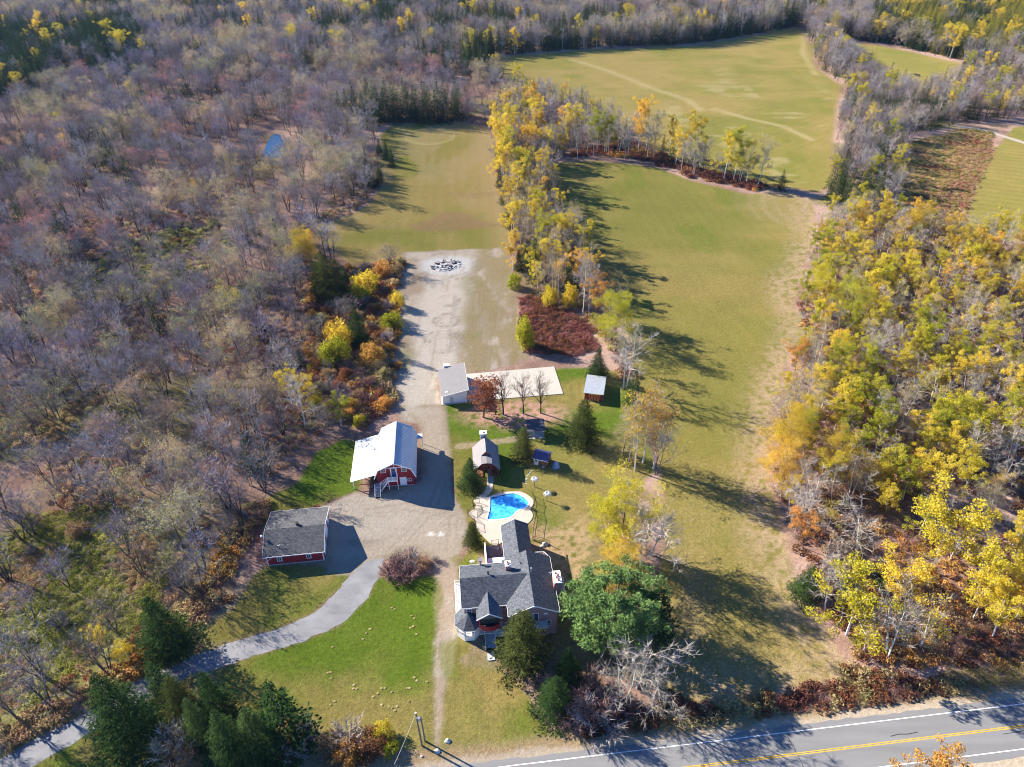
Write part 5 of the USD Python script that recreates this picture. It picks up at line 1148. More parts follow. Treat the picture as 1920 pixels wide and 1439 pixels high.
for i, (x, y) in enumerate(((1276, 842), (1252, 872), (1232, 905), (1205, 935), (1187, 985), (1170, 1015), (1165, 1050), (1172, 1082))):
    c = at(870 + x / 10.105, 800 + y / 10.105); mb = MB(); r = np.random.default_rng(i)
    t = np.sort(r.uniform(0, 2 * np.pi, 9)); mb.poly(np.c_[c[0] + np.cos(t) * 0.26, c[1] + np.sin(t) * 0.2], -0.02, 0.06)
    tag(stage.GetPrimAtPath(mb.build('stepping_stone', M['stone'])), 'flat pale stepping stone in the lawn right of the log cabin', 'stone', 'stepping stones right of the log cabin')


# ---------------------------------------------------------------- building parts
def rotz(v, deg):
    a = math.radians(deg); return np.array([v[0] * math.cos(a) - v[1] * math.sin(a), v[0] * math.sin(a) + v[1] * math.cos(a)])


def obox(mb, o, u, n, c, s):
    """box in a wall's frame: o origin, u along, n outward; c = (along, out, up), s likewise"""
    o, u, n = np.array([*o, 0.0]), np.array([*u, 0.0]), np.array([*n, 0.0]); w = np.array([0, 0, 1.0])
    h = np.array(s) / 2
    v = [o + u * (c[0] + i * h[0]) + n * (c[1] + j * h[1]) + w * (c[2] + k * h[2]) for i in (-1, 1) for j in (-1, 1) for k in (-1, 1)]
    f = np.array([[0, 1, 3, 2], [4, 6, 7, 5], [0, 4, 5, 1], [2, 3, 7, 6], [0, 2, 6, 4], [1, 5, 7, 3]])
    if np.dot(np.cross(u, n), w) < 0:
        f = f[:, ::-1]
    return mb.add(v, f)


def window(parent, o, u, n, x, z, w, h, cols=1, rows=2, name='window', mat='white', fr=0.10, pane='glass'):
    """a framed window standing proud of a wall, centre (x, z)"""
    mb = MB()
    for s in (-1, 1):
        obox(mb, o, u, n, (x + s * (w / 2 - fr / 2), 0.04, z), (fr, 0.09, h)); obox(mb, o, u, n, (x, 0.042, z + s * (h / 2 - fr / 2)), (w - 2 * fr, 0.085, fr))
    for i in range(1, cols):
        obox(mb, o, u, n, (x - w / 2 + w * i / cols, 0.038, z), (0.05, 0.06, h - 2 * fr))
    for i in range(1, rows):
        obox(mb, o, u, n, (x, 0.036, z - h / 2 + h * i / rows), (w - 2 * fr, 0.055, 0.05))
    p = mb.build(name, M[mat], parent)
    mb = MB(); obox(mb, o, u, n, (x, 0.012, z), (w - 2 * fr, 0.02, h - 2 * fr)); mb.build('pane', M[pane], p)
    return p


def door(parent, o, u, n, x, z0, w, h, frame='white', leaf='white', glass=None):
    mb = MB()
    for s in (-1, 1):
        obox(mb, o, u, n, (x + s * (w / 2 + 0.05), 0.04, z0 + h / 2), (0.10, 0.08, h))
    obox(mb, o, u, n, (x, 0.042, z0 + h + 0.05), (w + 0.2, 0.084, 0.10)); p = mb.build('door', M[frame], parent)
    mb = MB(); obox(mb, o, u, n, (x, 0.02, z0 + h / 2), (w, 0.04, h)); mb.build('leaf', M[leaf], p)
    if glass:
        mb = MB(); obox(mb, o, u, n, (x, 0.045, z0 + h * 0.72), (w * 0.6, 0.015, h * 0.36)); mb.build('pane', M['glass'], p)
    mb = MB(); obox(mb, o, u, n, (x + w * 0.38, 0.07, z0 + h * 0.48), (0.04, 0.06, 0.14)); mb.build('handle', M['pipe'], p)
    return p


def ribs(parent, a, b, c, d, step, mat, r=0.03):
    """standing ribs on a roof plane a-b (eave) c-d (ridge: c above b, d above a), running from eave to ridge"""
    a, b, c, d = map(lambda p: np.array(p, float), (a, b, c, d)); n = max(2, int(np.linalg.norm(b - a) / step)); mb = MB()
    up = np.cross(b - a, d - a); up /= np.linalg.norm(up); up = up if up[2] > 0 else -up
    for i in range(1, n):
        t = i / n; mb.bar(a + (b - a) * t + up * r * 0.6, d + (c - d) * t + up * r * 0.6, r * 1.4, r)
    return mb.build('ribs', mat, parent)


def railing(parent, pts, z, h=1.0, step=0.14, mat='white', name='railing', post=0.10, mid=False):
    """balustrade along plan points at floor height z: posts, rails and balusters, one part"""
    mb = MB(); pts = [np.array(p, float) for p in pts]
    zz = [z] * len(pts) if np.ndim(z) == 0 else z
    for (a, b, za, zb) in zip(pts[:-1], pts[1:], zz[:-1], zz[1:]):
        A, B = np.array([*a, za]), np.array([*b, zb]); L = np.linalg.norm(B - A); n = max(2, int(L / step))
        mb.bar(A + [0, 0, h], B + [0, 0, h], 0.07, 0.05); mb.bar(A + [0, 0, 0.12], B + [0, 0, 0.12], 0.05, 0.04)
        for i in range(1, n):
            q = A + (B - A) * i / n; mb.bar(q + [0, 0, 0.14], q + [0, 0, h - 0.02], 0.035)
    p = mb.build(name, M[mat], parent)
    for q, zq in zip(pts, zz):
        m2 = MB(); m2.bar([*q, zq], [*q, zq + h + 0.08], post); m2.build('post', M[mat], p)
    return p


def steps(parent, o, d, w, n, run, z_top, name='step', mat='step', stringer='white'):
    """a straight flight going down from o along unit plan vector d"""
    s = np.array([-d[1], d[0]]); rise = z_top / n
    for i in range(n):
        mb = MB(); c = np.array(o) + np.array(d) * (run * (i + 0.5)); z = z_top - rise * (i + 1)
        mb.add([[*(c + np.array(d) * run * 0.55 * i_ + s * w / 2 * j_), z + k_] for i_ in (-1, 1) for j_ in (-1, 1) for k_ in (-0.06, 0.0)], [[0, 1, 3, 2], [4, 6, 7, 5], [0, 4, 5, 1], [2, 3, 7, 6], [0, 2, 6, 4], [1, 5, 7, 3]])
        mb.build(name, M[mat], parent)
    for j in (-1, 1):
        mb = MB(); a = np.array(o) + s * (w / 2 + 0.05) * j; b = a + np.array(d) * run * n
        mb.bar([*a, z_top - 0.15], [*b, 0.02], 0.08, 0.28); mb.build('stringer', M[stringer], parent)


def gable_roof(parent, x0, x1, y0, y1, ze, zr, axis, mat, t=0.16, name='roof_slope', ridge=None, lab=None):
    """two slopes; axis 'y' = the ridge runs along y, 'x' = along x"""
    out = []
    if axis == 'y':
        xm = (x0 + x1) / 2 if ridge is None else ridge
        quads = ([(x0, y0, ze), (xm, y0, zr), (xm, y1, zr), (x0, y1, ze)], [(x1, y0, ze), (x1, y1, ze), (xm, y1, zr), (xm, y0, zr)])
    else:
        ym = (y0 + y1) / 2 if ridge is None else ridge
        quads = ([(x0, y0, ze), (x1, y0, ze), (x1, ym, zr), (x0, ym, zr)], [(x0, y1, ze), (x0, ym, zr), (x1, ym, zr), (x1, y1, ze)])
    for q in quads:
        mb = MB(); mb.plate(q, t); out.append(mb.build(name, M[mat], parent))
    return out


def fascia(parent, pts, mat='white', w=0.05, h=0.2, name='fascia', dz=0.0):
    mb = MB()
    for a, b in zip(pts[:-1], pts[1:]):
        mb.bar(np.array(a) + [0, 0, dz], np.array(b) + [0, 0, dz], w, h)
    return mb.build(name, M[mat], parent)


X, Y_ = np.array([1.0, 0]), np.array([0, 1.0])
F, R_, B_, L_ = (X, -Y_), (Y_, X), (-X, Y_), (-Y_, -X)       # (along, outward) of the front, right, back and left walls

# ---------------------------------------------------------------- garage
g = thing('red_garage', 'low red garage with grey shingle roof beside the driveway', 'garage', (-48.84, 91.74, 0), 7.3)
mb = MB(); mb.wall([(0, 0, 0.3), (11.05, 0, 0.3), (11.05, 0, 3.1), (0, 0, 3.1)], 0.15, (0, 1, 0)); mb.wall([(0, 11.4, 0.3), (11.05, 11.4, 0.3), (11.05, 11.4, 3.1), (0, 11.4, 3.1)], 0.15, (0, -1, 0))
for x, s in ((0.0, 1), (11.05, -1)):
    mb.wall([(x, 0.152, 0.3), (x, 11.248, 0.3), (x, 11.248, 3.1), (x, 5.0, 5.0), (x, 0.152, 3.1)], 0.15, (s, 0, 0))
mb.build('wall', M['red'], g)
mb = MB(); mb.poly([(0.03, 0.03), (11.02, 0.03), (11.02, 11.37), (0.03, 11.37)], 0, 0.3); mb.build('foundation', M['grey'], g)
rf = gable_roof(g, -0.5, 11.5, -0.45, 11.85, 3.12, 5.22, 'x', 'shingle2', ridge=5.0)
for s, y in ((0, -0.47), (1, 11.87)):
    fascia(g, [(-0.5, y, 3.04), (11.5, y, 3.04)])
for x in (-0.53, 11.53):
    fascia(g, [(x, -0.45, 3.04), (x, 5.0, 5.14), (x, 11.85, 3.04)], name='bargeboard')
window(g, (0, 0), *F, 2.45, 1.75, 0.95, 1.15, 2, 1); window(g, (0, 0), *F, 8.2, 1.78, 0.95, 1.15, 2, 1)
for x in (0.06, 10.99):
    mb = MB(); mb.box((x, -0.03, 1.6), (0.14, 0.06, 2.9)); mb.build('corner_board', M['white'], g)
mb = MB(); mb.bar((1.6, -0.1, 2.95), (0.3, -0.1, 1.75), 0.07); mb.build('drain_pipe', M['white'], g)
mb = MB(); mb.bar((3.0, -0.06, 0.1), (3.0, -0.06, 2.2), 0.06); mb.build('conduit', M['pipe'], g)
for y in (2.6, 6.6):
    mb = MB(); obox(mb, (11.05, 0), Y_, X, (y, 0.03, 1.35), (2.7, 0.05, 2.3)); p = mb.build('garage_door', M['white'], g)
    for k in range(4):
        mb = MB(); obox(mb, (11.05, 0), Y_, X, (y, 0.065, 0.5 + k * 0.56), (2.62, 0.02, 0.5)); mb.build('panel', M['whiteside'], p)
door(g, (11.05, 0), Y_, X, 9.7, 0.3, 0.9, 2.0)
mb = MB(); mb.box((5.9, 5.7, 5.25), (0.5, 0.5, 0.55)); mb.cyl((5.9, 5.7, 5.5), (5.9, 5.7, 5.7), 0.34); mb.build('roof_vent', M['black'], g)
mb = MB(); mb.bar((2.55, 1.2, 3.7), (2.7, 1.1, 4.6), 0.05); mb.bar((2.35, 1.15, 4.5), (3.0, 1.1, 4.65), 0.05); mb.build('antenna', M['white'], g)
yl = thing('yard_lamp', 'yard lamp with white globe at the left of the garage', 'lamp', (-50.1, 95.0, 0))
mb = MB(); mb.cyl((0, 0, 0), (0, 0, 5.0), 0.08, 0.06); mb.build('pole', M['pole'], yl); mb = MB(); s = trimesh.creation.icosphere(2, 0.24); mb.add(s.vertices + [0, 0, 5.2], s.faces); mb.build('globe', M['globe'], yl, smooth=True)

# ---------------------------------------------------------------- gambrel barn
b = thing('red_barn', 'red gambrel barn with white metal roof and open lean-to', 'barn', (-30.1, 113.75, 0), 5.0)
prof = [(0, 0.25), (8.2, 0.25), (8.2, 3.55), (7.55, 5.65), (4.1, 7.45), (0.65, 5.65), (0, 3.55)]
mb = MB(); mb.wall([(x, 0, z) for x, z in prof], 0.15, (0, 1, 0)); mb.wall([(x, 12.9, z) for x, z in prof], 0.15, (0, -1, 0))
for x, s in ((0.0, 1), (8.2, -1)):
    mb.wall([(x, 0.152, 0.25), (x, 12.748, 0.25), (x, 12.748, 3.55), (x, 0.152, 3.55)], 0.15, (s, 0, 0))
mb.build('wall', M['red'], b)
mb = MB(); mb.poly([(0.03, 0.03), (8.17, 0.03), (8.17, 12.87), (0.03, 12.87)], 0, 0.25); mb.build('foundation', M['grey'], b)
y0, y1 = -0.85, 13.5
RP = [(-0.55, 3.3), (0.5, 5.85), (4.1, 7.72), (7.7, 5.85), (8.75, 3.3)]
for k, ((xa, za), (xb, zb)) in enumerate(zip(RP[:-1], RP[1:])):
    mb = MB(); mb.plate([(xa, y0, za), (xb, y0, zb), (xb, y1, zb), (xa, y1, za)], 0.10); p = mb.build('roof_slope', M['metal_white'], b)
    ribs(p, (xa, y0, za), (xa, y1, za), (xb, y1, zb), (xb, y0, zb), 0.45, M['metal_white'])
fascia(b, [(x, y0 - 0.03, z - 0.02) for x, z in RP], name='bargeboard'); fascia(b, [(x, y1 + 0.03, z - 0.02) for x, z in RP], name='bargeboard')
mb = MB(); mb.bar((4.1, y0, 7.76), (4.1, y1, 7.76), 0.3, 0.06); mb.build('ridge_cap', M['metal_white'], b)
mb = MB(); mb.bar((1.75, -0.6, 6.3), (6.45, -0.6, 6.3), 0.12); mb.bar((4.1, -0.6, 6.3), (4.1, -0.6, 7.5), 0.12); mb.build('gable_brace', M['white'], b)
mb = MB(); mb.plate([(-5.95, -0.45, 2.55), (-0.2, -0.45, 4.25), (-0.2, 13.3, 4.25), (-5.95, 13.3, 2.55)], 0.10); lt = mb.build('lean_to_roof', M['metal_white'], b)
ribs(lt, (-5.95, -0.45, 2.55), (-5.95, 13.3, 2.55), (-0.2, 13.3, 4.25), (-0.2, -0.45, 4.25), 0.45, M['metal_white'])
for y in (0.0, 4.3, 8.6, 12.9):
    mb = MB(); mb.bar((-5.4, y, 0), (-5.4, y, 2.6), 0.16); mb.build('post', M['white'], b)
    mb = MB(); mb.bar((-5.6, y, 2.50), (-0.1, y, 4.12), 0.08, 0.18); mb.build('rafter', M['red'], b)
mb = MB(); mb.bar((-5.4, -0.4, 2.52), (-5.4, 13.2, 2.52), 0.12, 0.2); mb.build('beam', M['white'], b)
mb = MB(); mb.bar((-5.4, 0, 1.15), (-0.05, 0, 1.15), 0.10, 0.14); mb.build('rail', M['red'], b)
window(b, (0, 0), *F, 1.55, 5.05, 1.15, 1.35); window(b, (0, 0), *F, 6.1, 5.0, 1.15, 1.3)
door(b, (0, 0), *F, 3.8, 3.05, 0.95, 2.5, 'white', 'metal_blue', True)
mb = MB(); obox(mb, (0, 0), X, -Y_, (3.18, 0.03, 4.4), (0.22, 0.05, 2.7)); obox(mb, (0, 0), X, -Y_, (4.42, 0.03, 4.4), (0.22, 0.05, 2.7)); mb.build('door_surround', M['white'], b)
mb = MB(); obox(mb, (0, 0), X, -Y_, (5.72, 0.04, 1.5), (1.5, 0.08, 2.5)); mb.build('sliding_door', M['white'], b)
window(b, (0, 0), *F, 7.15, 1.75, 0.95, 0.75, 2, 1)
mb = MB(); mb.box((3.55, -0.6, 2.92), (2.1, 1.18, 0.14)); mb.build('landing', M['step'], b)
mb = MB(); mb.box((3.55, -1.2, 2.8), (2.12, 0.05, 0.38)); mb.build('landing_fascia', M['white'], b)
rl = railing(b, [(2.52, -1.15), (3.55, -1.15), (4.58, -1.15), (4.58, -0.05)], 2.99, 1.0, 0.2)
mb = MB()
for xa in (2.55, 3.6):
    mb.bar((xa, -1.19, 3.1), (xa + 0.95, -1.19, 3.9), 0.06); mb.bar((xa, -1.19, 3.9), (xa + 0.95, -1.19, 3.1), 0.06)
mb.build('cross_brace', M['white'], b)
steps(b, (2.48, -0.62), (-1, 0), 1.05, 7, 0.25, 1.4 + 1.55)
mb = MB(); mb.box((0.1, -0.9, 1.45), (1.25, 1.5, 0.12)); mb.build('landing', M['step'], b)
steps(b, (0.1, -1.66), (0, -1), 1.1, 7, 0.24, 1.5)
railing(b, [(2.48, -1.16), (0.72, -1.16)], [2.99, 1.55], 0.95, 0.22)
railing(b, [(-0.5, -1.66), (-0.5, -3.3)], [1.5, 0.12], 0.9, 0.25); railing(b, [(0.70, -1.66), (0.70, -3.3)], [1.5, 0.12], 0.9, 0.25)
for x, y in ((2.55, -1.1), (4.55, -1.1), (0.68, -1.55), (-0.48, -1.55)):
    mb = MB(); mb.bar((x, y, 0), (x, y, 2.85 if x > 1 else 1.4), 0.12); mb.build('stair_post', M['white'], b)
mb = MB(); mb.poly([(8.75, 12.2), (9.9, 12.2), (9.9, 13.9), (8.75, 13.9)], 3.1, 3.22); mb.build('rear_canopy', M['metal_white'], b)
for y in (12.3, 13.8):
    mb = MB(); mb.bar((9.8, y, 0), (9.8, y, 3.1), 0.1); mb.build('post', M['white'], b)

# ---------------------------------------------------------------- house
h = thing('brick_house', 'large brick house with dark shingle roofs, gazebo porch and two chimneys', 'house', (8.1, 76.5, 0), 6.0)
mb = MB()
mb.wall([(-8.5, 0, 0), (0, 0, 0), (0, 0, 6.85), (-4.25, 0, 9.12), (-8.5, 0, 6.85)], 0.2, (0, 1, 0))
mb.wall([(0, 0.202, 0), (0, 11.8, 0), (0, 11.8, 6.85), (0, 0.202, 6.85)], 0.2, (-1, 0, 0))
mb.wall([(-8.5, 11.6, 0), (-0.202, 11.6, 0), (-0.202, 11.6, 6.9), (-4.25, 11.6, 9.12), (-8.5, 11.6, 6.85)], 0.2, (0, -1, 0))
mb.wall([(-8.5, 0.202, 0), (-8.5, 2.6, 0), (-8.5, 2.6, 6.85), (-8.5, 0.202, 6.85)], 0.2, (1, 0, 0))

mb.build('brick_wall', M['brick'], h)
mb = MB()
mb.wall([(-16.5, 2.6, 0), (-8.502, 2.6, 0), (-8.502, 2.6, 6.7), (-16.5, 2.6, 6.7)], 0.2, (0, 1, 0)); mb.wall([(-16.5, 11.1, 0), (-8.502, 11.1, 0), (-8.502, 11.1, 6.7), (-16.5, 11.1, 6.7)], 0.2, (0, -1, 0))
mb.wall([(-16.5, 2.802, 0), (-16.5, 10.898, 0), (-16.5, 10.898, 6.7), (-16.5, 6.85, 8.95), (-16.5, 2.802, 6.7)], 0.2, (1, 0, 0)); mb.build('brick_wall', M['brick'], h)
mb = MB()
mb.wall([(-7.8, 11.8, 0), (-7.8, 22.0, 0), (-7.8, 22.0, 4.75), (-7.8, 11.8, 4.75)], 0.2, (1, 0, 0)); mb.wall([(-2.9, 13.2, 0), (-2.9, 22.0, 0), (-2.9, 22.0, 4.75), (-2.9, 13.2, 4.75)], 0.2, (-1, 0, 0))
mb.wall([(-7.598, 22.0, 0), (-3.102, 22.0, 0), (-3.102, 22.0, 4.8), (-5.35, 22.0, 6.25), (-7.598, 22.0, 4.8)], 0.2, (0, -1, 0)); mb.build('siding_wall', M['red'], h)
# roofs: right wing, left wing stopping at the valley, rear wing, front gable
sl = lambda x: 6.95 + (4.6 - abs(x + 4.25)) * (9.4 - 6.95) / 4.6
mb = MB(); mb.plate([(0.35, -0.45, 6.95), (0.35, 12.1, 6.95), (-4.25, 12.1, 9.4), (-4.25, -0.45, 9.4)], 0.16); mb.build('roof_slope', M['shingle'], h)
mb = MB(); mb.plate([(-8.85, -0.45, 6.95), (-4.25, -0.45, 9.4), (-4.25, 12.0, 9.4), (-8.85, 12.0, 6.95)], 0.16); mb.build('roof_slope', M['shingle'], h)
fr = lambda y: 6.85 + (y - 2.1) * (9.25 - 6.85) / 4.75
mb = MB(); mb.plate([(-16.95, 2.1, 6.85), (-8.6, 2.1, 6.85), (-4.45, 6.85, 9.25), (-16.95, 6.85, 9.25)], 0.16); mb.build('roof_slope', M['shingle'], h)
mb = MB(); mb.plate([(-16.95, 11.6, 6.85), (-16.95, 6.85, 9.25), (-4.45, 6.85, 9.25), (-8.6, 11.6, 6.85)], 0.16); mb.build('roof_slope', M['shingle'], h)
mb = MB(); mb.plate([(-8.15, 11.9, 4.85), (-5.35, 11.9, 6.5), (-5.35, 22.5, 6.5), (-8.15, 22.5, 4.85)], 0.15); mb.build('roof_slope', M['shingle'], h)
mb = MB(); mb.plate([(-2.55, 13.0, 4.85), (-2.55, 22.5, 4.85), (-5.35, 22.5, 6.5), (-5.35, 11.9, 6.5), (-2.9, 11.9, 5.06)], 0.15); mb.build('roof_slope', M['shingle'], h)
mb = MB(); mb.plate([(-14.45, -0.35, 6.55), (-12.15, -0.35, 8.1), (-12.15, 4.55, 8.1), (-14.45, 1.6, 6.55)], 0.14); mb.build('gable_slope', M['shingle'], h)
mb = MB(); mb.plate([(-9.85, -0.35, 6.55), (-9.85, 1.6, 6.55), (-12.15, 4.55, 8.1), (-12.15, -0.35, 8.1)], 0.14); mb.build('gable_slope', M['shingle'], h)
fascia(h, [(-8.85, -0.48, 6.87), (-4.25, -0.48, 9.32), (0.35, -0.48, 6.87)], name='bargeboard'); fascia(h, [(0.38, -0.45, 6.87), (0.38, 12.1, 6.87)]); fascia(h, [(-16.95, 2.07, 6.77), (-8.95, 2.07, 6.77)]); fascia(h, [(-16.98, 2.1, 6.77), (-16.98, 6.85, 9.17), (-16.98, 11.6, 6.77)], name='bargeboard')
fascia(h, [(-14.45, -0.38, 6.49), (-12.15, -0.38, 8.04), (-9.85, -0.38, 6.49)], name='bargeboard'); fascia(h, [(-8.18, 12.2, 4.78), (-8.18, 22.5, 4.78)]); fascia(h, [(-8.88, -0.45, 6.87), (-8.88, 2.0, 6.87)]); fascia(h, [(-16.95, 11.63, 6.77), (-8.9, 11.63, 6.77)])
fascia(h, [(-8.15, 22.53, 4.78), (-5.35, 22.53, 6.43), (-2.55, 22.53, 4.78)], name='bargeboard')
t = np.linspace(-1, 1, 11); bx = -12.15 + 1.62 * t; by = -0.35 - 0.55 * (1 - t ** 2)
mb = MB()
for (xa, ya), (xb, yb) in zip(zip(bx[:-1], by[:-1]), zip(bx[1:], by[1:])):
    mb.bar((xa, ya, 4.5), (xb, yb, 4.5), 0.12, 1.25)
mb.build('balcony_front', M['red'], h)
mb = MB(); mb.poly(np.vstack([np.c_[bx, by], [(-10.5, 2.55), (-13.8, 2.55)]]), 3.72, 3.86); mb.build('balcony_floor', M['metal_dark'], h)
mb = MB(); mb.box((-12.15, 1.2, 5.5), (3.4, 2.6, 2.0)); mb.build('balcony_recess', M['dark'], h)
mb = MB(); mb.wall([(-14.3, -0.15, 6.45), (-10.0, -0.15, 6.45), (-12.15, -0.15, 7.9)], 0.12, (0, 1, 0)); mb.build('gable_board', M['metal_dark'], h)
for x in (-13.95, -10.35):
    mb = MB(); mb.box((x, -0.1, 5.15), (0.2, 0.2, 2.6)); mb.build('balcony_post', M['red'], h)
# windows and balcony of the right front
door(h, (0, 0), *F, -3.9, 4.2, 0.85, 2.3, 'white', 'glass'); window(h, (0, 0), *F, -1.55, 3.35, 1.05, 1.75, 1, 2); window(h, (0, 0), *F, -6.6, 5.2, 1.2, 1.4, 2, 2); window(h, (0, 0), *F, -6.6, 2.2, 1.2, 1.4, 2, 2)
mb = MB(); obox(mb, (0, 0), X, -Y_, (-2.1, 0.05, 6.3), (0.75, 0.1, 0.4)); mb.build('wall_lamp', M['white'], h)
mb = MB(); t8 = np.arange(10) * 2 * np.pi / 10; mb.cyl((-4.25, -0.06, 8.45), (-4.25, -0.01, 8.45), 0.28, 0.28, 10); mb.build('gable_vent', M['white'], h)
mb = MB(); mb.box((-3.1, -0.75, 4.08), (2.6, 1.5, 0.14)); mb.build('balcony_floor', M['floor'], h); railing(h, [(-4.35, -0.05), (-4.35, -1.45), (-1.85, -1.45), (-1.85, -0.05)], 4.15, 1.0, 0.16, 'step')
window(h, (0, 0), *R_, 3.2, 5.2, 1.2, 1.5, 2, 2); window(h, (0, 0), *R_, 9.5, 5.2, 1.2, 1.5, 2, 2); window(h, (0, 0), *R_, 2.6, 2.2, 1.2, 1.4, 2, 2)
window(h, (-16.5, 0), *L_, -5.2, 5.0, 1.1, 1.4, 2, 2); window(h, (-16.5, 0), *L_, -8.6, 5.0, 1.1, 1.4, 2, 2); window(h, (0, 2.6), *F, -15.6, 5.3, 1.0, 1.2, 2, 2); window(h, (0, 2.6), *F, -9.3, 5.3, 0.7, 1.1, 1, 2)
window(h, (-7.8, 0), *L_, -15.0, 3.2, 1.2, 1.2, 2, 2); window(h, (-7.8, 0), *L_, -19.0, 3.2, 1.2, 1.2, 2, 2)
# chimneys and vents
mb = MB(); mb.box((-8.0, 8.9, 8.9), (0.95, 1.15, 1.6)); c1 = mb.build('chimney', M['brick'], h); mb = MB(); mb.box((-8.0, 8.9, 9.76), (1.1, 1.3, 0.14)); mb.build('cap', M['capwhite'], c1)
for yy in (8.65, 9.1):
    mb = MB(); mb.cyl((-8.0, yy, 9.83), (-8.0, yy, 10.1), 0.15); mb.build('pot', M['terracotta'], c1)
mb = MB(); mb.poly([(0.03, 4.3), (1.35, 4.3), (1.35, 6.85), (0.03, 6.85)], 0, 8.9); c2 = mb.build('chimney', M['brick'], h); mb = MB(); mb.poly([(-0.05, 4.2), (1.45, 4.2), (1.45, 6.95), (-0.05, 6.95)], 8.9, 9.05); mb.build('cap', M['capwhite'], c2)
for yy, xx in ((4.8, 0.8), (5.4, 0.6), (5.75, 0.8), (6.3, 0.55)):
    mb = MB(); mb.cyl((xx, yy, 9.05), (xx, yy, 9.4), 0.16); mb.build('pot', M['terracotta'], c2)
mb = MB(); mb.cyl((-11.75, 7.4, 8.6), (-11.75, 7.4, 9.65), 0.14); mb.box((-11.75, 7.4, 9.7), (0.42, 0.42, 0.14)); mb.build('roof_vent', M['black'], h)
mb = MB(); mb.cyl((-3.9, 7.0, 9.0), (-3.9, 7.0, 10.2), 0.10); mb.cyl((-3.9, 7.0, 10.2), (-3.9, 7.0, 10.35), 0.2); mb.build('roof_pipe', M['pipe'], h)
mb = MB(); mb.cyl((-5.6, 9.5, 8.5), (-5.6, 9.5, 9.2), 0.07); mb.build('roof_pipe', M['black'], h)
mb = MB(); mb.cyl((-12.95, 11.35, 6.7), (-12.95, 11.35, 8.2), 0.22); mb.cyl((-12.95, 11.35, 8.2), (-12.95, 11.35, 8.55), 0.42); mb.build('flue', M['pipe'], h)
mb = MB(); mb.bar((-0.1, 7.6, 7.05), (-0.1, 7.6, 7.9), 0.05); mb.bar((-0.5, 7.6, 7.8), (0.3, 7.6, 7.8), 0.05); mb.bar((-0.35, 7.5, 7.65), (-0.35, 7.7, 7.95), 0.04); mb.build('antenna', M['white'], h)
# gazebo porch
gx, gy = rotz(np.array([-7.9, 77.0]) - [8.1, 76.5], -6.0); gr = 2.75
oc = [(gx + gr * math.cos(a), gy + gr * math.sin(a)) for a in (np.arange(8) + 0.5) * math.pi / 4]; oc_in = [(gx + (gr - 0.45) * math.cos(a), gy + (gr - 0.45) * math.sin(a)) for a in (np.arange(8) + 0.5) * math.pi / 4]
mb = MB()
for i in range(8):
    mb.plate([(*oc[i], 3.55), (*oc[(i + 1) % 8], 3.55), (gx, gy, 5.2)], 0.10)
gz = mb.build('gazebo_roof', M['shingle'], h); mb = MB()
for i in range(8):
    mb.bar((*oc[i], 3.45), (*oc[(i + 1) % 8], 3.45), 0.06, 0.18)
mb.build('fascia', M['white'], gz)
mb = MB(); mb.poly(oc_in, 0, 1.25); mb.build('gazebo_base', M['whiteside'], h)
mb = MB(); mb.poly(oc_in, 1.252, 1.40); mb.build('gazebo_floor', M['floor'], h)
for i in range(8):
    mb = MB(); mb.bar((*oc_in[i], 1.4), (*oc_in[i], 3.45), 0.14); mb.build('gazebo_post', M['white'], h)
railing(h, oc_in[3:8] + oc_in[:1], 1.4, 0.95, 0.16, 'white', 'gazebo_railing')
vx0, vx1 = gx + 2.0, -8.6
mb = MB(); mb.plate([(vx0, 0.2, 3.5), (-13.3, 0.2, 3.5), (-13.3, 2.55, 4.4), (vx0, 2.55, 4.4)], 0.10); mb.build('porch_roof', M['shingle'], h)
mb = MB(); mb.poly([(vx0, 0.3), (-8.6, 0.3), (-8.6, 2.55), (vx0, 2.55)], 1.25, 1.4); mb.build('porch_floor', M['floor'], h)
mb = MB(); mb.poly([(-11.2, 0.36), (-8.6, 0.36), (-8.6, 2.5), (-11.2, 2.5)], 0, 1.248); mb.build('porch_skirt', M['whiteside'], h)
railing(h, [(-11.0, 0.35), (-8.7, 0.35)], 1.4, 0.95, 0.16); door(h, (0, 2.6), *F, -12.2, 1.4, 1.0, 2.1, 'white', 'red', True)
steps(h, (-12.15, 0.28), (0, -1), 1.75, 8, 0.30, 1.4)
railing(h, [(-13.08, 0.25), (-13.08, -2.15)], [1.4, 0.12], 0.9, 0.2); railing(h, [(-11.22, 0.25), (-11.22, -2.15)], [1.4, 0.12], 0.9, 0.2)
mb = MB(); mb.poly([(-12.9, -4.3), (-11.6, -4.3), (-11.6, -2.9), (-12.9, -2.9)], 0, 0.18); mb.build('lower_step', M['step'], h)
# decks
mb = MB(); mb.poly([(-18.1, 3.9), (-16.52, 3.9), (-16.52, 11.9), (-18.1, 11.9)], 1.3, 1.46); mb.build('side_deck', M['floor'], h); railing(h, [(-16.6, 11.8), (-18.0, 11.8), (-18.0, 7.9), (-18.0, 4.0)], 1.46, 0.95, 0.16)
for y in (4.1, 8.0, 11.7):
    mb = MB(); mb.bar((-17.9, y, 0), (-17.9, y, 1.3), 0.14); mb.build('deck_post', M['white'], h)
mb = MB(); mb.poly([(-2.85, 12.2), (-2.85, 14.9), (-0.25, 14.8), (0.7, 13.35), (0.68, 11.9), (0.02, 11.9), (0.02, 12.2)], 4.0, 4.16); mb.build('rear_balcony', M['floor'], h); railing(h, [(-2.8, 14.8), (-1.5, 14.75), (-0.3, 14.7), (0.62, 13.3), (0.6, 11.95)], 4.16, 1.0, 0.16)
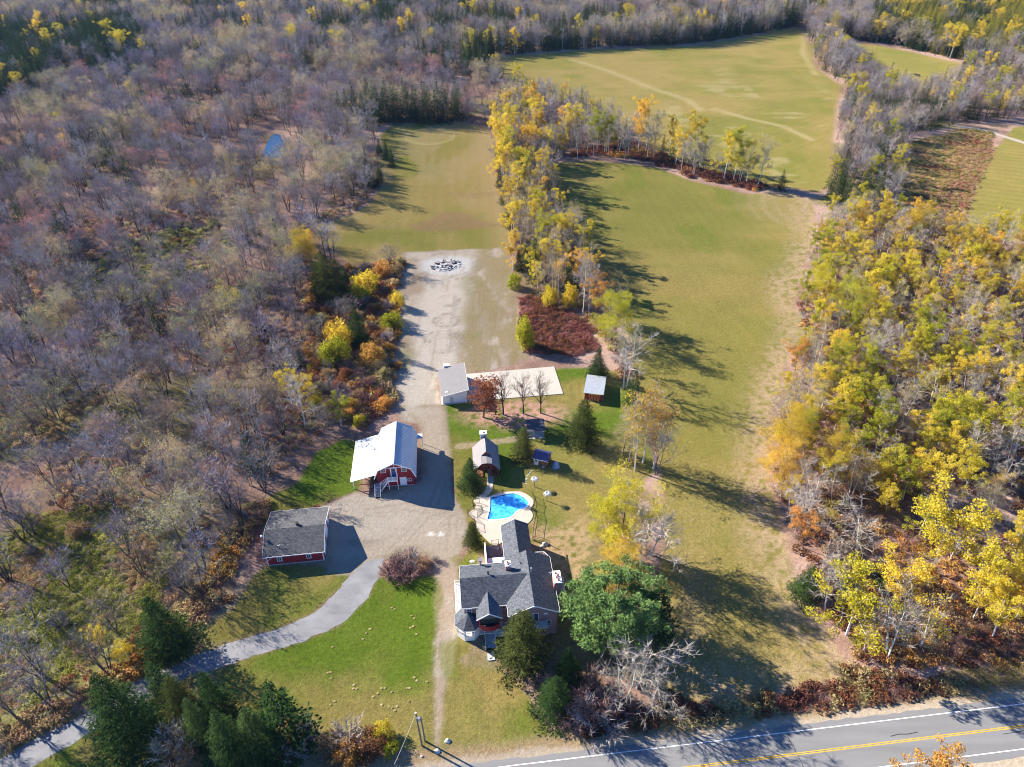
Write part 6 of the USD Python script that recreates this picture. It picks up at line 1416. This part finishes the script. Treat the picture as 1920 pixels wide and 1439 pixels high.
for x, y in ((-1.5, 14.7), (-0.3, 14.6), (0.58, 13.3), (0.55, 12.0)):
    mb = MB(); mb.bar((x, y, 0), (x, y, 4.0), 0.14); mb.build('deck_post', M['white'], h)
mb = MB(); mb.poly([(0.05, 6.9), (2.6, 6.9), (2.9, 9.6), (1.4, 10.6), (0.05, 10.6)], 2.3, 2.45); mb.build('side_balcony', M['grey'], h); railing(h, [(1.42, 6.95), (2.55, 6.95), (2.82, 9.5), (1.4, 10.5)], 2.45, 1.0, 0.8)
for x, y in ((2.5, 7.0), (2.8, 9.5)):
    mb = MB(); mb.bar((x, y, 0), (x, y, 2.3), 0.14); mb.build('deck_post', M['white'], h)
mb = MB(); mb.poly([(-11.3, 12.0), (-7.95, 12.0), (-7.95, 16.3), (-11.3, 16.3)], 2.5, 2.66); mb.build('rear_terrace', M['floor'], h)
mb = MB(); mb.box((-11.6, 16.0, 1.7), (0.22, 7.4, 3.4)); mb.build('terrace_wall', M['white'], h)
mb = MB(); mb.poly([(-11.2, 16.32), (-7.95, 16.32), (-7.95, 21.5), (-11.2, 21.5)], 0.0, 0.12); mb.build('dark_terrace', M['metal_dark'], h)

# ---------------------------------------------------------------- log cabin, sheds, pavilion
c = thing('log_cabin', 'small red log cabin with steep grey roof and stout chimney', 'cabin', (-5.7, 117.2, 0), 5.0)
mb = MB(); mb.wall([(-2.6, 2.6, 0), (2.6, 2.6, 0), (2.6, 2.6, 2.4), (0, 2.6, 5.2), (-2.6, 2.6, 2.4)], 0.2, (0, 1, 0)); mb.wall([(-2.6, 7.4, 0), (2.6, 7.4, 0), (2.6, 7.4, 2.4), (0, 7.4, 5.2), (-2.6, 7.4, 2.4)], 0.2, (0, -1, 0))
for x, s in ((-2.6, 1), (2.6, -1)):
    mb.wall([(x, 2.802, 0), (x, 7.198, 0), (x, 7.198, 2.4), (x, 2.802, 2.4)], 0.2, (s, 0, 0))
mb.build('log_wall', M['redlog'], c)
ROOFC = plain('weathered_roof', (0.20, 0.185, 0.19), 0.8, 0.08, 0.8)
for s in (-1, 1):
    for q in ([(3.05 * s, -0.2, 2.1), (1.15 * s, -0.2, 4.187), (1.15 * s, 2.5, 4.187), (3.05 * s, 2.5, 2.1)], [(3.05 * s, 2.5, 2.1), (0, 2.5, 5.45), (0, 7.8, 5.45), (3.05 * s, 7.8, 2.1)]):
        mb = MB(); mb.plate(q, 0.12); mb.build('roof_slope', ROOFC, c)
for s in (-1, 1):
    mb = MB(); mb.plate([(1.15 * s, -0.2, 4.15), (0, -0.2, 4.35), (0, 2.45, 4.35), (1.15 * s, 2.45, 4.15)], 0.08); mb.build('porch_slope', ROOFC, c)
mb = MB(); mb.wall([(-1.2, 2.46, 3.9), (1.2, 2.46, 3.9), (0, 2.46, 5.2)], 0.08, (0, 1, 0)); mb.build('gable_board', M['redlog'], c)
for x in (-2.5, -0.9, 0.9, 2.5):
    mb = MB(); mb.bar((x, 0.0, 0), (x, 0.0, 2.5 if abs(x) > 2 else 3.9), 0.2); mb.build('porch_post', M['redlog'], c)
mb = MB(); mb.bar((-2.7, 0, 2.42), (2.7, 0, 2.42), 0.2); mb.bar((-1.6, 0, 3.6), (1.6, 0, 3.6), 0.15); mb.build('porch_beam', M['redlog'], c)
mb = MB(); mb.poly([(-2.7, -0.1), (-0.75, -0.1), (-0.75, 2.55), (-2.7, 2.55)], 0, 0.2); mb.build('porch_floor', M['wood'], c); mb = MB(); mb.poly([(0.75, -0.1), (2.7, -0.1), (2.7, 2.55), (0.75, 2.55)], 0, 0.2); mb.build('porch_floor', M['wood'], c)
railing(c, [(0.9, -0.02), (2.5, -0.02)], 0.2, 0.9, 0.2, 'redlog'); railing(c, [(-2.5, -0.02), (-0.9, -0.02)], 0.2, 0.9, 0.2, 'redlog'); door(c, (0, 2.6), *F, 0, 0.1, 0.95, 2.0, 'redlog', 'wood', True)
mb = MB(); mb.box((-0.3, 8.4, 3.0), (1.5, 1.1, 6.0)); k = mb.build('chimney', M['grey'], c); mb = MB(); mb.box((-0.3, 8.4, 6.07), (1.75, 1.35, 0.14)); mb.build('cap', M['capwhite'], k); mb = MB(); mb.box((-0.2, 8.4, 6.2), (0.4, 0.3, 0.14)); mb.build('flue_opening', M['terracotta'], k)

s_ = thing('garden_shed', 'small brown shed with blue roof and white door beside a spruce', 'shed', (5.0, 121.2, 0), -19.0)
mb = MB(); mb.wall([(0, 0, 0), (3.4, 0, 0), (3.4, 0, 2.2), (0, 0, 2.2)], 0.1, (0, 1, 0)); mb.wall([(0, 2.9, 0), (3.4, 2.9, 0), (3.4, 2.9, 2.2), (0, 2.9, 2.2)], 0.1, (0, -1, 0))
for x, s in ((0, 1), (3.4, -1)):
    mb.wall([(x, 0.102, 0), (x, 2.798, 0), (x, 2.798, 2.2), (x, 1.45, 2.95), (x, 0.102, 2.2)], 0.1, (s, 0, 0))
mb.build('wall', M['wood'], s_); gable_roof(s_, -0.25, 3.65, -0.35, 3.25, 2.15, 3.15, 'x', 'metal_blue', 0.08); fascia(s_, [(-0.25, -0.37, 2.1), (3.65, -0.37, 2.1)], h=0.12); door(s_, (0, 0), *F, 0.65, 0.05, 0.85, 1.95, 'white', 'white', True); mb = MB(); mb.box((2.5, -0.3, 0.25), (0.6, 0.4, 0.5)); mb.build('utility_box', M['grey'], s_)
tp = thing('tarp_heap', 'pale blue covered heap standing right of the small brown shed', 'heap', (10.2, 120.3, 0))
ic = trimesh.creation.icosphere(3); v = ic.vertices * [0.75, 0.65, 1.7]; v = v * (1 + 0.25 * (meshkit.noise(ic.vertices * 3 + 9) - 0.5))[:, None]; v[:, :2] *= (1.15 - 0.28 * v[:, 2:3]); v[:, 2] = np.maximum(v[:, 2] + 0.2, 0)
mb = MB(); mb.add(v, ic.faces); mb.build('cover', M['tarp'], tp, smooth=True)

pv = thing('garden_pavilion', 'open pavilion with dark ribbed metal roof behind a spruce', 'pavilion', (3.7, 130.0, 0), 4.0)
mb = MB(); mb.plate([(0, 0, 2.5), (4.4, 0, 2.5), (4.4, 3.9, 3.1), (0, 3.9, 3.1)], 0.10); p = mb.build('roof_sheet', M['metal_dark'], pv); ribs(p, (0, 0, 2.5), (4.4, 0, 2.5), (4.4, 3.9, 3.1), (0, 3.9, 3.1), 0.3, M['metal_dark'], 0.04)
for x in (0.2, 4.2):
    for y in (0.25, 3.6):
        mb = MB(); mb.bar((x, y, 0), (x, y, 2.45 + y * 0.15), 0.14); mb.build('post', M['wood'], pv)
mb = MB(); mb.bar((0.1, 0.25, 2.36), (4.3, 0.25, 2.36), 0.12); mb.bar((0.1, 3.6, 2.84), (4.3, 3.6, 2.84), 0.12); mb.build('beam', M['wood'], pv); mb = MB(); mb.poly([(0, 0), (4.4, 0), (4.4, 3.8), (0, 3.8)], 0, 0.08); mb.build('floor_slab', M['concrete'], pv)

rs = thing('red_open_shed', 'open red slatted shed with a tilted galvanised roof', 'shed', (18.9, 145.7, 0), -11.0)
mb = MB(); mb.plate([(-0.3, -0.5, 2.6), (4.9, -0.5, 2.6), (4.9, 8.2, 2.15), (-0.3, 8.2, 2.15)], 0.07); p = mb.build('roof_sheet', M['metal_grey'], rs); ribs(p, (-0.3, -0.5, 2.6), (-0.3, 8.2, 2.15), (4.9, 8.2, 2.15), (4.9, -0.5, 2.6), 0.5, M['metal_grey'], 0.03)
for x in (0.05, 2.3, 4.55):
    for y in (0.1, 4.0, 7.8):
        mb = MB(); mb.bar((x, y, 0), (x, y, 2.5 - y * 0.05), 0.14); mb.build('post', M['red'], rs)
for k in range(11):
    mb = MB(); mb.box((0.3 + k * 0.41, 0.0, 1.0), (0.36, 0.05, 1.9)); mb.build('slat', M['red'], rs)
for k in range(5):
    mb = MB(); mb.box((4.62, 3.95, 0.3 + k * 0.42), (0.05, 7.8, 0.26)); mb.build('slat', M['red'], rs)
mb = MB(); mb.box((0.0, 3.95, 0.35), (0.05, 7.8, 0.5)); mb.build('kick_board', M['floor'], rs); mb = MB(); mb.box((2.3, 7.85, 1.0), (4.5, 0.05, 1.9)); mb.build('back_board', M['red'], rs)

ws = thing('white_shed', 'white shed with a wide tan single slope roof by the court', 'shed', (-17.9, 143.7, 0), 8.5)
mb = MB(); mb.wall([(0, 0, 0.15), (6.4, 0, 0.15), (6.4, 0, 4.1), (0, 0, 2.75)], 0.15, (0, 1, 0)); mb.wall([(0, 11.3, 0.15), (6.4, 11.3, 0.15), (6.4, 11.3, 4.1), (0, 11.3, 2.75)], 0.15, (0, -1, 0)); mb.wall([(0, 0.152, 0.15), (0, 11.148, 0.15), (0, 11.148, 2.75), (0, 0.152, 2.75)], 0.15, (1, 0, 0)); mb.wall([(6.4, 0.152, 0.15), (6.4, 11.148, 0.15), (6.4, 11.148, 4.1), (6.4, 0.152, 4.1)], 0.15, (-1, 0, 0)); mb.build('wall', M['whiteside'], ws)
mb = MB(); mb.plate([(-0.4, -0.5, 2.82), (6.8, -0.5, 4.34), (6.8, 11.7, 4.34), (-0.4, 11.7, 2.82)], 0.14); p = mb.build('roof_sheet', M['metal_tan'], ws); ribs(p, (-0.4, -0.5, 2.82), (-0.4, 11.7, 2.82), (6.8, 11.7, 4.34), (6.8, -0.5, 4.34), 0.4, M['metal_tan'])
fascia(ws, [(-0.4, -0.53, 2.75), (6.8, -0.53, 4.27), (6.83, 11.7, 4.27)]); door(ws, (0, 0), *F, 2.3, 0.15, 0.95, 2.05, 'white', 'step'); mb = MB(); mb.poly([(-0.35, -0.35), (6.45, -0.35), (6.45, 11.35), (-0.35, 11.35)], 0, 0.15); mb.build('foundation', M['concrete'], ws)
mb = MB(); mb.box((2.0, 12.2, 1.9), (1.6, 1.1, 3.8)); mb.build('rear_closet', M['white'], ws); mb = MB(); mb.box((1.2, 0.9, 3.22), (0.7, 0.6, 0.06), 0, 0, -12); mb.build('skylight', M['metal_white'], ws)

# ---------------------------------------------------------------- fences, palms, lamps, poles and small things
def fence(pts, label, hgt=1.25):
    f = thing('pool_fence', label, 'fence', (*pts[0], 0.1)); q = [np.array(p, float) - pts[0] for p in pts]
    for a, b2 in zip(q[:-1], q[1:]):
        mb = MB(); A, Bq = np.array([*a, 0]), np.array([*b2, 0])
        for z in (0.15, hgt):
            mb.bar(A + [0, 0, z], Bq + [0, 0, z], 0.05)
        mb.build('rail', M['black'], f); mb = MB(); n = int(np.linalg.norm(b2 - a) / 0.3)
        for i in range(1, n):
            p = A + (Bq - A) * i / n; mb.bar(p + [0, 0, 0.15], p + [0, 0, hgt], 0.02)
        mb.build('bars', M['black'], f)
    for a in q:
        mb = MB(); mb.bar((*a, 0), (*a, hgt + 0.1), 0.09); mb.build('post', M['black'], f)


fence([(-7.2, 108.9), (-8.6, 108.6), (-8.3, 107.0), (-9.6, 105.6), (-8.0, 103.6), (-7.7, 101.4)], 'black iron fence at the left of the pool deck')
fence([(-8.3, 107.0), (-6.6, 106.9), (-7.4, 104.9)], 'short black iron fence with gate inside the left of the pool deck')
fence([(4.6, 111.2), (5.1, 109.0), (4.7, 107.0), (5.2, 104.8), (4.6, 101.5), (4.3, 98.5)], 'black iron fence along the right of the pool')
fence([(-4.2, 97.2), (-2.8, 97.4), (-2.6, 95.5)], 'black railing beside the rear wing of the house')
fence([(4.4, 98.3), (6.2, 97.9), (7.8, 97.0)], 'low black fence behind the house')
for x, y, hh, l in ((5.0, 113.9, 2.5, 'upper of two silvery artificial palms on the garden lawn'), (7.7, 109.5, 2.4, 'lower of two silvery artificial palms on the garden lawn')):
    pm = thing('metal_palm', l, 'palm'); UsdGeom.Xformable(stage.GetPrimAtPath(pm)).GetOrderedXformOps()[0].Set(Gf.Vec3d(x, y, 0))
    mb = MB(); mb.cyl((0, 0, 0), (0.06, 0, hh), 0.10, 0.07); mb.build('trunk', M['pole'], pm)
    for i in range(11):
        a = i * 2 * math.pi / 11; d = np.array([math.cos(a), math.sin(a), 0]); s = np.array([-d[1], d[0], 0]); o = np.array([0.06, 0, hh])
        P = [o, o + d * 0.35 + [0, 0, 0.22], o + d * 0.75 + [0, 0, 0.10], o + d * 1.0 + [0, 0, -0.25]]; W = [0.04, 0.13, 0.12, 0.02]; mb = MB()
        v = np.vstack([[p + s * w, p - s * w, p + [0, 0, 0.015]] for p, w in zip(P, W)]); fc = []
        for k in range(3):
            a0, b0 = 3 * k, 3 * k + 3; fc += [[a0, b0, b0 + 2], [a0, b0 + 2, a0 + 2], [a0 + 2, b0 + 2, b0 + 1], [a0 + 2, b0 + 1, a0 + 1]]
        mb.add(v, fc); mb.build('frond', M['silver'], pm)
lp = thing('lamp_post', 'black twin headed lamp post on the front lawn', 'lamp', tuple(at(949, 1278))); mb = MB(); mb.cyl((0, 0, 0), (0, 0, 2.2), 0.06); mb.build('post', M['black'], lp)
mb = MB(); mb.bar((-0.35, 0, 2.1), (0.35, 0, 2.1), 0.05); mb.build('arm', M['black'], lp)
for s in (-1, 1):
    mb = MB(); mb.cyl((0.35 * s, 0, 2.1), (0.35 * s, 0, 2.45), 0.10, 0.15); mb.build('lantern', M['globe'], lp); mb = MB(); mb.cyl((0.35 * s, 0, 2.45), (0.35 * s, 0, 2.6), 0.2, 0.03); mb.build('lantern_cap', M['black'], lp)
b1 = at(791.5, 1399); u1 = thing('utility_pole', 'taller of two wooden utility poles at the front lawn', 'pole', tuple(b1)); mb = MB(); mb.cyl((0, 0, 0), (-0.25, 0.1, 10.0), 0.17, 0.12, 8); mb.build('pole', M['pole'], u1)
mb = MB(); mb.cyl((-0.25, 0.1, 10.0), (-0.25, 0.1, 10.08), 0.14); mb.build('pole_cap', M['globe'], u1); mb = MB(); mb.box((-0.15, -0.14, 8.9), (0.18, 0.16, 0.3)); mb.build('insulator', M['pipe'], u1)
b2 = at(797, 1390); u2 = thing('utility_pole', 'shorter wooden utility pole with transformer next to the taller one', 'pole', tuple(b2)); mb = MB(); mb.cyl((0, 0, 0), (-0.12, 0, 7.8), 0.16, 0.11, 8); mb.build('pole', M['pole'], u2)
mb = MB(); mb.cyl((-0.42, 0.0, 6.5), (-0.42, 0.0, 7.3), 0.24, 0.24, 10); mb.build('transformer', M['pipe'], u2); mb = MB(); mb.bar((-0.2, 0.12, 0.3), (-0.26, 0.12, 6.6), 0.05); mb.build('conduit', M['globe'], u2)
mb = MB(); A = b1 + [-0.25, 0.1, 9.8]; Bq = at(742, 1446) + [0, 0, 2.2]; N = 12
for i in range(N):
    t0, t1 = i / N, (i + 1) / N; mb.bar(A + (Bq - A) * t0 - [0, 0, 1.0 * t0 * (1 - t0)], A + (Bq - A) * t1 - [0, 0, 1.0 * t1 * (1 - t1)], 0.022)
tag(stage.GetPrimAtPath(mb.build('service_wire', M['globe'])), 'thin white wire running down from the taller utility pole', 'wire')
# burn pile
bp = thing('burn_pile', 'pile of charred and pale wood in the middle of the bare pad', 'wood pile', tuple(at(837, 498))); r = np.random.default_rng(91)
for nm, mt, n in (('charred_log', 'char', 40), ('pale_log', 'ash', 70)):
    for i in range(n):
        a = r.uniform(0, 2 * np.pi); q = np.sqrt(r.uniform(0, 1)); p = np.array([math.cos(a) * q * 5.0 + 0.0, math.sin(a) * q * 4.0 + 0.25 * math.cos(a) * q * 5.0, 0.1 + (1 - q) * r.uniform(0.1, 0.9)])
        L = r.uniform(0.7, 2.4); az = r.uniform(0, np.pi); d = np.array([math.cos(az), math.sin(az), r.normal() * 0.15]) * L / 2
        mb = MB(); mb.bar(p - d, p + d, r.uniform(0.15, 0.4), r.uniform(0.1, 0.3)); mb.build(nm, M[mt], bp)
# animals and bale in the far field
import manifold3d as m3


def chain(js):
    """one skin over spheres joined by bones: js = list of ((x, y, z), r, index of the joint it hangs on)"""
    def sph(p, r):
        return m3.Manifold.sphere(r, 10).translate(tuple(map(float, p)))
    ms = [m3.Manifold.batch_hull([sph(p, r), sph(js[k][0], js[k][1])]) for p, r, k in js if k is not None]
    w = ms[0]
    for x in ms[1:]:
        w = w + x
    return w


cow = [((0.75, 0, 1.05), 0.36, None), ((0, 0, 1.0), 0.42, 0), ((-0.75, 0, 1.05), 0.36, 1), ((1.25, 0, 1.2), 0.2, 0), ((1.55, 0, 0.95), 0.15, 3), ((1.75, 0, 0.72), 0.10, 4)]
for sx in (0.7, -0.7):
    for sy in (0.2, -0.2):
        k = len(cow); cow += [((sx, sy, 0.8), 0.17, 0 if sx > 0 else 2), ((sx + (0.03 if sx > 0 else -0.10), sy, 0.42), 0.085, k), ((sx + (0.0 if sx > 0 else -0.02), sy, 0.06), 0.065, k + 1)]
cow += [((-1.12, 0, 1.2), 0.05, 2), ((-1.2, 0, 0.6), 0.04, len(cow)), ((1.42, 0.24, 1.18), 0.05, 3), ((1.42, -0.24, 1.18), 0.05, 3)]
cm = chain(cow)
for (x, y), rz, l in (((1717.0, 143.0), 118, 'left of two black cattle in the small far field'), ((1720.9, 143.8), 128, 'right of two black cattle in the small far field')):
    q = thing('black_cow', l, 'cow', tuple(at(x, y)), rz); usdkit.mesh(stage, q + '/body', cm, M['hide'], smooth=40)
hb = thing('hay_bale', 'pale round bale right of the black cattle', 'bale', tuple(at(1752, 147))); mb = MB(); mb.cyl((-0.8, 0, 0.75), (0.8, 0.3, 0.75), 0.75, 0.75, 16); mb.build('bale', M['hay'], hb)


def rock(c, s, seed):
    ic = trimesh.creation.icosphere(2); v = ic.vertices * (0.75 + 0.5 * meshkit.noise(ic.vertices * 1.7 + seed * 5.3))[:, None] * np.array(s); v[:, 2] = np.maximum(v[:, 2], -0.05)
    return v + np.asarray(c), ic.faces


for x, y, s, l in ((1022, 1021, (0.7, 0.5, 0.6), 'white boulder on the lawn behind the house'), (1017, 1025, (0.5, 0.4, 0.35), 'smaller white boulder behind the house'), (886, 1053.5, (0.6, 0.45, 0.25), 'pale flat stone on the grass by the flue'), (839, 1390, (0.5, 0.45, 0.4), 'pale boulder at the end of the dirt track'), (790.8, 1419, (0.25, 0.2, 0.2), 'small white stone on the verge below the poles'), (820, 1409, (0.5, 0.4, 0.35), 'grey boulder in the pole shadow')):
    mb = MB(); mb.add(*rock(at(x, y), s, x)); tag(stage.GetPrimAtPath(mb.build('boulder', M['stone'], smooth=True)), l, 'stone')
r = np.random.default_rng(17); TUF = [(735, 1140), (740, 1143), (772, 1155), (777, 1160), (694, 1180), (687, 1188), (681, 1199), (775, 1175), (770, 1178), (781, 1190), (624, 1214), (615, 1262), (620, 1261), (622, 1272), (664, 1285), (669, 1292), (663, 1292), (628, 1316), (620, 1322), (716, 1291), (722, 1291), (735, 1298), (764, 1291), (768, 1291), (777, 1271), (782, 1277), (801, 1279), (716, 1322), (730, 1326), (735, 1328), (741, 1333), (767, 1315), (745, 1325), (700, 1307), (709, 1301)]
for x, y in TUF:
    mb = MB(); o = at(x, y)
    for i in range(1):
        mb.add(*rock(o + [0, 0, 0.03], (0.26, 0.2, 0.08), i + x))
    tag(stage.GetPrimAtPath(mb.build('leaf_clump', LEAF['straw'])), 'small pale clump of fallen leaves on the front lawn', 'leaves', 'pale leaf clumps on the front lawn')

# ---------------------------------------------------------------- the air
mb = MB(); mb.box((0, 480, 58.5), (2400, 1160, 121)); usdkit.material(stage, '/World/Looks/haze', {'v': ('principled_volume', {'color': (0.38, 0.64, 1.0), 'density': 0.00003, 'anisotropy': 0.2})}, [], volume='v.volume')
tag(stage.GetPrimAtPath(mb.build('haze', '/World/Looks/haze')), 'thin blue autumn haze', None, None, 'stuff')
